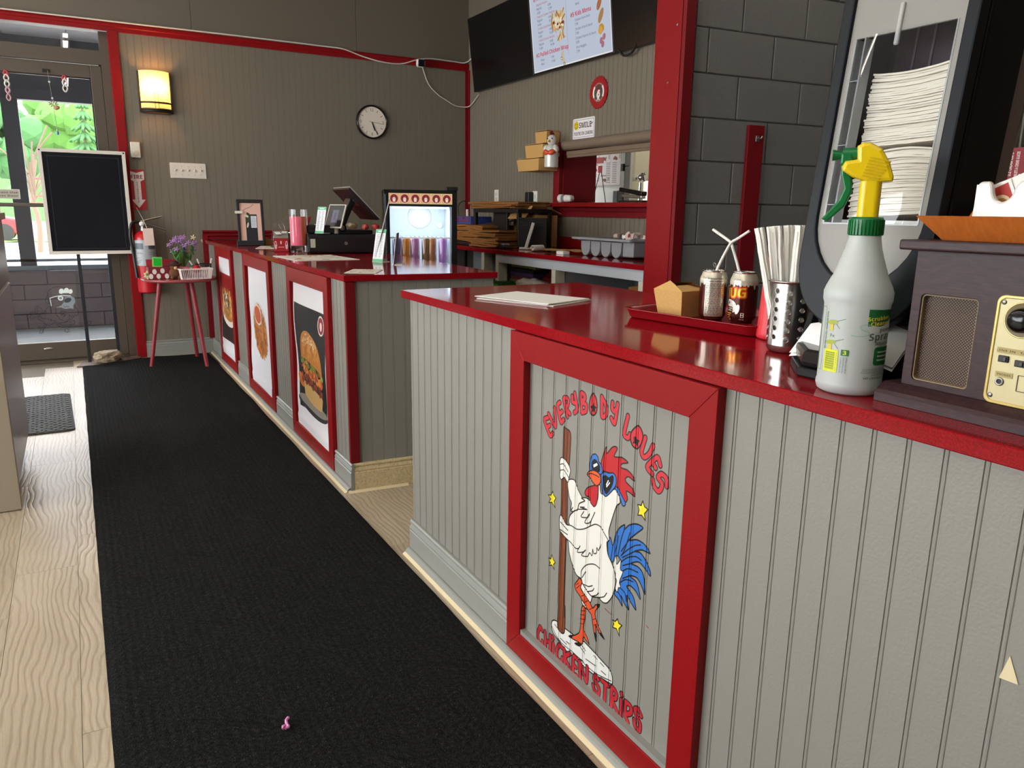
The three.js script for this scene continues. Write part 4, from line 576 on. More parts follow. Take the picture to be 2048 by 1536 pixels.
// ---------- far counter ----------
const foodPoster = {
  fries: (x, w, h) => { x.fillStyle = '#ece9ea'; x.fillRect(0, 0, w, h); x.fillStyle = '#8a1417'; x.fillRect(30, h * 0.17, w - 60, h * 0.42); x.fillStyle = '#231513'; x.fillRect(30, h * 0.56, w - 60, h * 0.27); blob(x, w * 0.55, h * 0.53, w * 0.46, h * 0.155, 0.0, '#ece2d4'); blob(x, w * 0.55, h * 0.50, w * 0.42, h * 0.13, 0, '#b8702e'); for (let i = 0; i < 240; i++) { x.save(); x.translate(w * 0.53 + rnd(-0.36, 0.36) * w, h * (0.47 + rnd(-0.13, 0.10))); x.rotate(rnd(-0.9, 0.9)); x.fillStyle = ['#e3a94e', '#d18a2e', '#f0c878', '#a8622a', '#5b2d17'][i % 5]; x.fillRect(-9, -42, 19, 84); x.restore(); } for (let i = 0; i < 60; i++) blob(x, w * 0.52 + rnd(-0.2, 0.2) * w, h * (0.44 + rnd(-0.08, 0.06)), rnd(12, 30), rnd(10, 22), rnd(0, 3), ['#4a2212', '#371a10', '#f2e7d3'][i % 3]); },
  strips: (x, w, h) => { x.fillStyle = '#e9e8ec'; x.fillRect(0, 0, w, h); blob(x, w * 0.52, h * 0.50, w * 0.36, h * 0.22, 0, '#d9d2cb'); for (let i = 0; i < 420; i++) { const a = rnd(0, 6.3), r = Math.sqrt(rnd(0, 1)); blob(x, w * 0.52 + r * w * 0.33 * Math.cos(a), h * (0.52 + r * 0.2 * Math.sin(a)), rnd(16, 44), rnd(10, 26), rnd(0.6, 2), ['#b5662a', '#c98238', '#9c4f20', '#d79a4e', '#8a4320'][i % 5]); } blob(x, w * 0.46, h * 0.385, w * 0.2, h * 0.085, 0, '#e8d9cb'); blob(x, w * 0.46, h * 0.385, w * 0.165, h * 0.07, 0, '#c9603c'); },
  burger: (x, w, h) => {
    x.fillStyle = '#ece9ea'; x.fillRect(0, 0, w, h); x.fillStyle = '#1b1a1d'; x.beginPath(); x.moveTo(20, h * 0.145); x.lineTo(w - 40, h * 0.155); x.lineTo(w - 40, h * 0.81); x.lineTo(60, h * 0.85); x.fill(); for (let i = 0; i < 40; i++) blob(x, rnd(110, w - 130), rnd(0.24, 0.5) * h, rnd(20, 60), rnd(20, 60), 0, i % 2 ? '#1f1e22' : '#17161a');
    blob(x, w * 0.5, h * 0.80, w * 0.46, h * 0.055, 0.02, '#3a3a3c'); blob(x, w * 0.5, h * 0.785, w * 0.44, h * 0.04, 0.02, '#8f867a'); blob(x, w * 0.14, h * 0.66, w * 0.1, h * 0.04, 0.4, '#c46f24');
    x.fillStyle = '#c9a062'; x.beginPath(); x.moveTo(w * 0.2, h * 0.655); x.lineTo(w * 0.83, h * 0.69); x.lineTo(w * 0.80, h * 0.775); x.quadraticCurveTo(w * 0.5, h * 0.80, w * 0.25, h * 0.75); x.fill();
    for (let i = 0; i < 190; i++) { const u = rnd(0, 1), q = rnd(0, 1); blob(x, w * (0.17 + 0.66 * u), h * (0.50 + 0.16 * q + 0.03 * u), rnd(10, 34), rnd(7, 18), rnd(-0.6, 0.6), q < 0.3 ? ['#6f8f33', '#94ac4a', '#4c6a26', '#c9522a'][i % 4] : q < 0.65 ? ['#c8622c', '#b63a26', '#d98a3a', '#e0a24e'][i % 4] : ['#7a3a1e', '#5a2a18', '#a1522a', '#8c2f34'][i % 4]); }
    x.fillStyle = '#c27a32'; x.beginPath(); x.moveTo(w * 0.17, h * 0.50); x.bezierCurveTo(w * 0.16, h * 0.30, w * 0.42, h * 0.285, w * 0.54, h * 0.32); x.bezierCurveTo(w * 0.76, h * 0.36, w * 0.84, h * 0.47, w * 0.83, h * 0.545); x.quadraticCurveTo(w * 0.5, h * 0.50, w * 0.17, h * 0.50); x.fill();
    for (let i = 0; i < 120; i++) { const a = rnd(-2.9, -0.3), r = rnd(0.2, 0.95); blob(x, w * 0.48 + w * 0.3 * r * Math.cos(a), h * 0.48 + h * 0.15 * r * Math.sin(a), rnd(14, 40), rnd(8, 20), rnd(0, 3), ['#cc8a3e', '#b8662a', '#d89c50', '#c07430'][i % 4]); } for (let i = 0; i < 70; i++) { const a = rnd(-2.6, -0.6), r = rnd(0.55, 0.98); blob(x, w * 0.47 + w * 0.28 * r * Math.cos(a), h * 0.465 + h * 0.15 * r * Math.sin(a), 7, 4, rnd(0, 3), '#f0dcb4'); }
    blob(x, w * 0.82, h * 0.235, w * 0.085, h * 0.062, 0, '#e8d9d6'); blob(x, w * 0.82, h * 0.235, w * 0.07, h * 0.052, 0, '#8e2a36'); blob(x, w * 0.82, h * 0.24, w * 0.03, h * 0.028, 0, '#e6cfc6');
  },
};
{
  const c = thing('cash_counter', 'far grey beadboard counter with three red framed food posters', 'counter');
  part(c, 'carcass', span(XF + 0.011, 1.56, 0, 0.884, -6.58, -3.0), M.grey);
  for (let i = 0; i < 71; i++) part(c, 'plank', plankGeo(0.884), M.grey, [XF, 0, -6.59 + i * PITCH], [0, -PI / 2, 0]);
  const sk = 0.07, end = (s) => [XF + s, 0, -2.985 + s * sk];
  for (let i = 0; i < 12; i++) part(c, 'plank', plankGeo(0.884), M.grey, end(0.03 + i * PITCH), [0, -Math.atan(sk), 0]);
  part(c, 'corner_trim', span(XB + 0.006, XF + 0.028, 0.125, 0.884, -2.992, -2.974, 0.002), M.redDark);
  for (const [a, b] of [[-6.162, -5.50], [-5.085, -4.335], [-3.932, -3.205]]) frameBoards(c, a, b, 0.022, 0.883, 0.068, M.red);
  for (const [a, b] of [[-6.59, -6.165], [-5.497, -5.088], [-4.332, -3.935], [-3.202, -2.968]]) part(c, 'baseboard', baseRun(0.122, b - a, [0, 0, 1], [-1, 0, 0], [XF - 0.001, 0, a]), M.base);
  const bend = baseRun(0.122, 0.66, [Math.cos(sk), 0, Math.sin(sk)], [-Math.sin(sk), 0, Math.cos(sk)], [XF - 0.002, 0, -2.984]);
  M.yellowed = mat(0xffffff, 0.65, { map: pixels(256, 256, (u, v) => { const n = 0.05 * wrapNoise(u, v, 30), s = wrapNoise(u * 1, v, 70, 5) > 0.36 ? -0.14 : 0; return [0.80 + n + s, 0.72 + n + s, 0.55 + n + s]; }) });
  M.yellowed.map = tiled(M.yellowed.map, 3);
  part(c, 'bare_baseboard', bend, M.yellowed, null, null, 'unpainted yellowed baseboard');
  part(c, 'caulk_line', merge([sweep([[0, 0], [0.016, 0], [0.004, 0.006], [0, 0.008]], 0.26, [0, 0, 1], [0, 1, 0], [1, 0, 0.07], [XB - 0.01, 0, -2.972]), sweep([[0, 0], [0.012, 0], [0.004, 0.005], [0, 0.007]], 3.6, [-1, 0, 0], [0, 1, 0], [0, 0, 1], [XB - 0.014, 0, -6.57])]), M.cream);
  part(c, 'shoe_moulding', shoe(-6.58, -2.972), M.base);
  part(c, 'wall_trim', merge([span(0.895, 0.935, 0.12, 0.955, ZB, ZB + 0.022, 0.003)]), M.redDark);
  part(c, 'wall_ledge', sweep([[0, 0.915], [0.018, 0.915], [0.02, 0.93], [0.012, 0.935], [0.024, 0.945], [0.024, 0.957], [0.016, 0.962], [0.028, 0.972], [0.028, 0.985], [0, 0.985]], 0.74, [0, 0, 1], [0, 1, 0], [1, 0, 0], [0.90, 0, ZB]), M.redDark);
  const top = single('countertop', 'glossy dark red stone worktop of the far counter', 'countertop', metric(xf(Ex([[0.918, 2.972], [1.585, 2.972 - 0.05], [1.635, 4.24], [1.70, 6.57], [0.905, 6.57]], 0.025, 0.0018), [0, HC - 0.025, 0], [-PI / 2, 0, 0])), M.quartz);
  const posters = [['fries', -5.83, 'poster of loaded fries in a bowl, nearest the back wall'], ['strips', -4.71, 'white poster of chicken strips with dipping sauce in the middle frame'], ['burger', -3.565, 'dark poster of a tall burger in the nearest frame of the far counter']];
  for (const [kind, z, lab] of posters) {
    const g = new THREE.PlaneGeometry(0.56, 0.745, 24, 40), p = g.attributes.position; for (let i = 0; i < p.count; i++) { const x = p.getX(i), y = p.getY(i); p.setZ(i, 0.004 + 0.004 * Math.sin(x * 9 + z) * Math.sin(y * 7) + 0.003 * Math.sin(y * 15 + x * 4) + (y < -0.30 ? 0.004 : 0)); } g.computeVertexNormals();
    const t = thing('food_poster', lab, 'poster', [XF - 0.004, 0.452, z], -PI / 2); part(t, 'sheet', g, phys(0xffffff, 0.35, { map: pic(768, 1024, foodPoster[kind]), side: THREE.DoubleSide }));
  }
}

// ---------- rear counter along the menu wall ----------
{
  const wht = mat(0xb9bcc0, 0.5), inner = mat(0xa5a7aa, 0.6);
  const c = thing('rear_counter', 'white open shelf unit under the rear red worktop', 'counter');
  part(c, 'apron', span(2.585, 2.61, 0.815, 0.874, -4.80, -3.16, 0.003), wht);
  part(c, 'shelf_board', span(2.60, 3.24, 0.575, 0.60, -5.3, -3.16, 0.003), wht);
  part(c, 'back_panel', span(3.225, 3.243, 0.05, 0.874, -6.5, -3.16), inner);
  for (const z of [-5.0, -4.78, -4.04, -3.18]) part(c, 'upright', span(2.588, 2.66, 0, 0.874, z - 0.025, z + 0.02, 0.003), mat(0xcdc7b4, 0.5));
  for (const z of [-5.0, -4.04]) part(c, 'divider', span(2.66, 3.22, 0, 0.874, z - 0.012, z + 0.012), inner);
  part(c, 'bottom_board', span(2.60, 3.24, 0.08, 0.105, -5.0, -3.16), wht);
  part(c, 'side_panel', span(2.62, 3.22, 0, 0.874, -6.45, -6.42), mat(0x6b675e, 0.6)); part(c, 'brace', span(2.64, 2.66, 0, 0.874, -5.42, -5.40), M.black);
  single('countertop', 'red worktop of the rear counter below the screens', 'countertop', metric(span(2.565, XT - 0.001, 0.876, 0.905, -6.57, -3.145, 0.003)), M.quartz);
  single('backsplash', 'low red backsplash board along the menu wall behind the rear worktop', 'backsplash', span(XT - 0.018, XT - 0.001, 0.906, 0.985, -6.56, -3.15, 0.003), M.red);
  // crumpled folded paper bag piles
  const bagStack = (lab, w, d, h, n, pos, turn, m, name = 'paper_bag_stack') => { const t = thing(name, lab, 'paper bags', pos, turn); for (let k = 0; k < n; k++) { const g = new THREE.BoxGeometry(w * rnd(0.9, 1.02), h / n * 0.92, d * rnd(0.88, 1.0), 10, 1, 8); xf(g, [rnd(-0.012, 0.012), 0, rnd(-0.012, 0.012)], [0, rnd(-0.08, 0.08), rnd(-0.02, 0.02)]); wobble(g, h / n * 0.35 + 0.004, 7, k * 3.1); part(t, 'bag', xf(g, [0, h / n * (k + 0.5) + 0.004, 0]), m); } return t; };
  bagStack('stack of folded brown paper bags on top of the black rack', 0.78, 0.30, 0.05, 4, [2.99, 1.185, -5.36], -PI / 2, M.kraftDark);
  bagStack('wide stack of brown paper bags at the left end of the rear worktop', 0.62, 0.36, 0.13, 8, [2.90, 0.925, -5.62], -PI / 2, M.kraftDark);
  bagStack('bundle of small kraft bags in front of the black rack', 0.36, 0.22, 0.115, 9, [2.72, 0.907, -5.05], -PI / 2 + 0.1, M.kraftDark);
  { const t = thing('bag_tray', 'flat black tray under the left stack of paper bags', 'tray', [2.88, 0.905, -5.62], -PI / 2); part(t, 'tray', B(0.72, 0.02, 0.44, 0, 0.01, 0, 0.006), M.black); }
  { const t = thing('black_rack', 'black wire rack carrying the paper bags on the rear worktop', 'rack', [2.99, 0.905, -5.30], -PI / 2); part(t, 'shelf', B(0.72, 0.03, 0.30, 0, 0.265, 0, 0.004), M.black); for (const x of [-0.35, 0.35]) for (const z of [-0.13, 0.13]) part(t, 'leg', B(0.03, 0.25, 0.03, x, 0.125, z, 0.004), M.black); part(t, 'panel', xf(B(0.22, 0.25, 0.02, 0.02, 0.125, 0.1, 0.004), null, null), M.black); }
  { const t = thing('open_carton', 'open brown cardboard carton with raised flaps behind the black speaker box', 'carton', [3.09, 0.905, -5.10], -PI / 2 + 0.06); part(t, 'body', B(0.30, 0.235, 0.20, 0, 0.119, 0, 0.002), M.kraft); for (const [g, r] of [[[0, 0.255, 0.16], [0.9, 0, 0]], [[0, 0.262, -0.1], [-0.35, 0, 0]], [[-0.18, 0.25, 0], [0, 0, 0.5]]]) part(t, 'flap', B(r[2] ? 0.09 : 0.29, 0.004, r[2] ? 0.24 : 0.12), M.kraft, g, r); }
  { const t = thing('speaker_box', 'black ventilated box standing on the rear worktop', 'box', [2.91, 0.907, -4.84], rad(-31)); part(t, 'case', B(0.21, 0.215, 0.16, 0, 0.109, 0, 0.006), M.black); const sl = []; for (let k = 0; k < 9; k++) for (let r = 0; r < 2; r++) sl.push(B(0.016, 0.006, 0.003, -0.088 + k * 0.022, 0.165 + r * 0.018, 0.081)); part(t, 'vent', merge(sl), mat(0x30302f, 0.4)); }
  { const t = thing('card_terminal', 'white and black tablet leaning on the black box', 'terminal', [2.78, 0.907, -4.715], rad(149)); part(t, 'slab', xf(B(0.022, 0.19, 0.10, 0, 0.096, 0, 0.004), null, [0, 0, 0.28]), M.white); part(t, 'keys', xf(B(0.006, 0.16, 0.09, -0.014, 0.096, 0, 0.002), null, [0, 0, 0.28]), M.black); part(t, 'foot', B(0.09, 0.012, 0.12, 0, 0.006, 0.0, 0.003), M.white); }
  { const t = thing('hand_scanner', 'small black and silver gadget lying on the rear worktop', 'gadget', [2.68, 0.905, -4.86], -PI / 2); part(t, 'body', B(0.14, 0.022, 0.08, 0, 0.011, 0, 0.008), M.blackGloss); part(t, 'cap', B(0.05, 0.018, 0.05, 0.03, 0.03, 0, 0.007), M.steelDull); }
  { const t = thing('paper_roll', 'white paper roll lying on the rear worktop', 'roll', [2.73, 0.927, -4.47], -PI / 2 + 0.3); part(t, 'roll', xf(La([[0.006, -0.05], [0.021, -0.05], [0.021, 0.05], [0.006, 0.05], [0.006, -0.05]], 28), null, [PI / 2, 0, 0]), M.paper); }
  { const t = thing('loose_wrappers', 'loose kraft sheets on the rear worktop beside the paper roll', 'paper', [2.86, 0.906, -4.36], -PI / 2); for (const [x, z, r, w] of [[-0.02, 0.02, 0.15, 0.3], [0.14, -0.02, -0.1, 0.26], [-0.22, 0.05, 0.5, 0.12]]) { const g = new THREE.BoxGeometry(w, 0.0015, 0.14, 14, 1, 8); wobble(g, 0.008, 9, x * 20); part(t, 'sheet', xf(g, [x, 0.010 + rnd(0, 0.006), z], [0, r, 0]), M.kraft); } }
  { const t = thing('white_carton_small', 'small white card box on the edge of the rear worktop', 'box', [2.70, 0.905, -4.11], -PI / 2); part(t, 'box', B(0.08, 0.02, 0.05, 0, 0.0105, 0, 0.002), M.paper); }
  // grey cutlery tray with four round-fronted bays
  {
    const t = thing('cutlery_tray', 'grey plastic cutlery tray with four rounded compartments', 'cutlery tray', [2.92, 0.906, -3.80], -PI / 2 + 0.0); const gm = mat(0x8f9092, 0.45);
    for (let k = 0; k < 4; k++) { const p = []; for (let i = 0; i <= 14; i++) { const a = PI + (PI * i) / 14; p.push([0.046 * Math.cos(a), 0.046 + 0.046 * Math.sin(a)]); } p.push([0.05, 0.10], [-0.05, 0.10]); part(t, 'bay', xf(Ex(p, 0.30, 0.004), [-0.165 + k * 0.105, 0, -0.15]), gm); }
    part(t, 'rim', xf(Ex(rrect(0.60, 0.38, 0.03), 0.014, 0.004, [[[-0.27, -0.16], [0.27, -0.16], [0.27, 0.16], [-0.27, 0.16]]]), [0.02, 0.112, 0], [PI / 2, 0, 0]), gm); part(t, 'wall', B(0.10, 0.09, 0.30, 0.26, 0.055, 0, 0.01), gm); part(t, 'rib', B(0.5, 0.012, 0.30, 0.0, 0.097, 0), mat(0x77787a, 0.5));
    const k = thing('sauce_packets', 'crumpled red and white packets on top of the grey cutlery tray', 'packets', [2.88, 1.016, -3.63], -PI / 2); for (const [x, s, m] of [[0, 0.034, mat(0xc9b6ad, 0.6)], [-0.06, 0.024, M.paper], [-0.15, 0.022, mat(0xb7a395, 0.6)], [0.14, 0.026, mat(0xcab9b4, 0.6)]]) { const g = new THREE.BoxGeometry(s * 2, s, s * 1.6, 5, 5, 5); wobble(g, s * 0.5, 30, x * 9); part(k, 'packet', xf(g, [x, s * 0.55 + 0.002, 0]), m); } part(k, 'emblem', xf(new THREE.CircleGeometry(0.013, 16), [0, 0.022, 0.034], [-0.3, 0, 0]), mat(0x8a2a30, 0.6));
  }
  // left end: blue organiser with a tall cable and candle
  { const t = thing('blue_organiser', 'blue and violet drawer box left of the black rack', 'box', [2.95, 1.03, -5.95], -PI / 2); part(t, 'case', B(0.43, 0.09, 0.2, 0, 0.046, 0, 0.004), mat(0x3d4f96, 0.5)); for (const x of [-0.105, 0.105]) { part(t, 'drawer', B(0.2, 0.04, 0.008, x, 0.065, 0.103, 0.002), mat(0x6b3a6a, 0.5)); part(t, 'notch', xf(new THREE.CircleGeometry(0.016, 16, PI, PI), [x, 0.085, 0.1075]), M.black); } part(t, 'stand', B(0.4, 0.1, 0.18, 0, -0.055, -0.0), M.black); }
  { const t = thing('white_stick', 'short white glue stick standing on the blue organiser', 'stick', [2.92, 1.122, -5.93]); part(t, 'tube', Cy(0.011, 0.012, 0.055, 0, 0.028, 0, 16), M.white); part(t, 'cord', Tb([[-0.09, 0.0, 0.02], [-0.09, 0.09, 0.02], [-0.04, 0.125, 0.02], [0.02, 0.10, 0.02], [0.035, 0.06, 0.02]], 0.004, 24, 6), M.black); }
  // shelf contents
  { const t = thing('game_box_stack', 'stack of coloured boxes on the shelf under the rear worktop', 'boxes', [2.80, 0.601, -4.62], -PI / 2 + 0.05); const cs = [0x3f5a2e, 0xc2a86a, 0x6b2a2a, 0x8a6a3a, 0x6b1f2a, 0x4a3f7a, 0x1e1a1a]; cs.forEach((k, i) => part(t, 'box', B(0.30 + rnd(-0.02, 0.02), 0.024, 0.22, rnd(-0.01, 0.01), 0.0125 + i * 0.0252, 0, 0.002), mat(k, 0.5))); part(t, 'bag', wobble(xf(new THREE.BoxGeometry(0.3, 0.02, 0.2, 8, 2, 6), [0, 0.19, 0]), 0.012, 9, 1), mat(0x8b8a2e, 0.5)); }
  { const t = thing('green_carton', 'green and white carton on the low shelf beside the coloured boxes', 'carton', [2.64, 0.601, -4.83], -PI / 2); part(t, 'box', B(0.24, 0.085, 0.12, 0.02, 0.043, 0.0, 0.002), mat(0x1e5a1c, 0.5)); part(t, 'end_label', B(0.04, 0.075, 0.122, -0.105, 0.043, 0.0, 0.002), M.paper); part(t, 'front_print', B(0.10, 0.03, 0.002, 0.03, 0.045, 0.061), mat(0x4f8f34, 0.5)); }
  const lump = (name, lab, cat, pos, s, m, seed) => { const g = new THREE.IcosahedronGeometry(1, 4); wobble(g, 0.34, 1.9, seed); wobble(g, 0.10, 5, seed + 3); g.scale(...s); const o = single(name, lab, cat, g, m, pos); return o; };
  lump('plastic_bag', 'crumpled white plastic bag on the low shelf', 'bag', [2.70, 0.662, -4.47], [0.10, 0.062, 0.17], phys(0xc9c5ba, 0.35), 2);
  lump('red_bag', 'folded red bag lying behind the white plastic bag', 'bag', [2.86, 0.69, -4.42], [0.10, 0.085, 0.15], mat(0x7c0f18, 0.5), 5);
  lump('clear_bag', 'clear grey plastic bag at the back of the low shelf', 'bag', [3.02, 0.70, -4.32], [0.12, 0.10, 0.2], phys(0x9a9ca2, 0.25, { transmission: 0.4, thickness: 0 }), 9);
  bagStack('flattened paper bags on the low shelf near the red post', 0.52, 0.34, 0.05, 4, [2.84, 0.601, -3.45], -PI / 2, M.kraftDark); bagStack('crumpled brown bags piled up beside the red post', 0.18, 0.24, 0.12, 4, [2.78, 0.655, -3.30], -PI / 2, M.kraftDark);
}

// ---------- things on and behind the far counter ----------
// small glass-door fridge behind the counter, on a low stand
{
  const t = thing('display_fridge', 'small lit display fridge with cans, facing the camera behind the far counter', 'fridge', [1.918, 0.50, -4.60], -0.33);
  t.updateMatrixWorld(); const W = 0.44, H = 0.785, D = 0.42, shell = mat(0x101113, 0.35), liner = mat(0xc9d3da, 0.35);
  part(t, 'cabinet', merge([B(0.025, H, D, -W / 2 + 0.0125, H / 2, 0), B(0.03, H, D, W / 2 - 0.015, H / 2, 0), B(W, 0.03, D, 0, H - 0.015, 0), B(W, 0.12, D, 0, 0.06, 0), B(W, H, 0.02, 0, H / 2, -D / 2 + 0.01)]), shell);
  part(t, 'liner', merge([B(W - 0.06, 0.60, 0.01, 0, 0.44, -D / 2 + 0.03), B(0.008, 0.60, D - 0.06, -W / 2 + 0.03, 0.44, 0.0), B(0.008, 0.60, D - 0.06, W / 2 - 0.035, 0.44, 0.0), B(W - 0.06, 0.008, D - 0.06, 0, 0.128, 0)]), liner);
  const band = pic(1024, 160, (x, w, h) => { x.fillStyle = '#e3c98a'; x.fillRect(0, 0, w, h); for (let k = 0; k < 6; k++) { x.fillStyle = '#d8a878'; x.fillRect(k * 170 + 6, 8, 158, 144); emblem(x, 86 + k * 170, 80, 70); } });
  part(t, 'light_box', xf(new THREE.PlaneGeometry(W - 0.06, 0.062), [0, H - 0.052, D / 2 + 0.034]), new THREE.MeshStandardMaterial({ color: 0x222222, roughness: 0.4, emissive: 0xffffff, emissiveMap: band, emissiveIntensity: 1.15 }));
  part(t, 'door_frame', merge([B(0.035, H, 0.03, -W / 2 + 0.0175, H / 2, D / 2 + 0.018, 0.004), B(0.035, H, 0.03, W / 2 - 0.0175, H / 2, D / 2 + 0.018, 0.004), B(W, 0.022, 0.03, 0, H - 0.011, D / 2 + 0.018, 0.004), B(W, 0.014, 0.03, 0, H - 0.09, D / 2 + 0.018, 0.003), B(W, 0.10, 0.03, 0, 0.05, D / 2 + 0.018, 0.004)]), shell);
  part(t, 'handle', B(0.014, H - 0.05, 0.02, -W / 2 + 0.012, H / 2, D / 2 + 0.045, 0.006), mat(0x3a3d40, 0.3, { metalness: 0.6 })); part(t, 'hinge', B(0.07, 0.022, 0.06, W / 2 - 0.03, H + 0.01, D / 2 - 0.0, 0.004), M.black);
  const pane = part(t, 'pane', B(W - 0.07, H - 0.19, 0.002, 0, 0.10 + (H - 0.19) / 2, D / 2 + 0.012), M.glass); pane.castShadow = false;
  part(t, 'light_strip', B(W - 0.10, 0.008, 0.03, 0, H - 0.105, D / 2 - 0.03), new THREE.MeshStandardMaterial({ color: 0xffffff, emissive: 0xdcefff, emissiveIntensity: 5 }));
  part(t, 'fan_cover', xf(La([[0.0, 0.025], [0.04, 0.024], [0.07, 0.012], [0.08, 0]], 32), [0.02, 0.625, -D / 2 + 0.036], [PI / 2, 0, 0]), M.white);
  part(t, 'thermostat', xf(Cy(0.018, 0.02, 0.014), [0.15, 0.57, -D / 2 + 0.04], [PI / 2, 0, 0]), M.white);
  for (const y of [0.50, 0.34]) { const l = []; for (let k = 0; k < 14; k++) l.push(rod([-W / 2 + 0.04 + k * 0.028, y, -D / 2 + 0.04], [-W / 2 + 0.04 + k * 0.028, y, D / 2 - 0.03], 0.0022)); l.push(B(W - 0.07, 0.008, 0.008, 0, y, D / 2 - 0.03)); part(t, 'wire_shelf', merge(l), M.white); }
  const l = new THREE.RectAreaLight(0xe6f3ff, FRIDGE_LIGHT, W - 0.10, 0.05); l.position.copy(t.localToWorld(V(0, H - 0.115, D / 2 - 0.05))); l.lookAt(t.localToWorld(V(0, 0.2, -0.12))); l.updateMatrixWorld(); scene.add(l);
  const canG = La([[0, 0], [0.024, 0], [0.029, 0.008], [0.029, 0.142], [0.024, 0.152], [0.025, 0.156], [0, 0.154]], 24);
  [[-0.14, '#5a4a78', 'purple'], [-0.085, '#c07a2e', 'orange'], [-0.03, '#a46a94', 'pink'], [0.04, '#7a5a3a', 'brown'], [0.075, '#a8704a', 'copper'], [0.145, '#a878b8', 'lilac']].forEach(([x, col, nm], i) => { const c = thing('drink_can', `tall ${nm} drink can on the wire shelf in the lit fridge`, 'can', t.localToWorld(V(x, 0.346, D / 2 - 0.085)).toArray()); const p = pic(128, 128, (q) => { q.fillStyle = col; q.fillRect(0, 0, 128, 128); q.strokeStyle = '#e8e4ea'; q.lineWidth = 7; for (const o of [0, 64]) { q.beginPath(); q.moveTo(o + 8, 96); q.quadraticCurveTo(o + 20, 60, o + 52, 50); q.stroke(); q.beginPath(); q.moveTo(o + 10, 80); q.lineTo(o + 30, 36); q.lineTo(o + 44, 78); q.stroke(); } }); part(c, 'can', canG, mat(0xffffff, 0.3, { map: p, metalness: 0.3 })); });
  const st = thing('fridge_stand', 'low black stand under the display fridge', 'stand', [1.918, 0, -4.60], -0.33); part(st, 'top', B(0.48, 0.03, 0.46, 0, 0.485, 0), M.black); for (const x of [-0.21, 0.21]) for (const z of [-0.2, 0.2]) part(st, 'leg', B(0.04, 0.47, 0.04, x, 0.235, z), M.black);
}
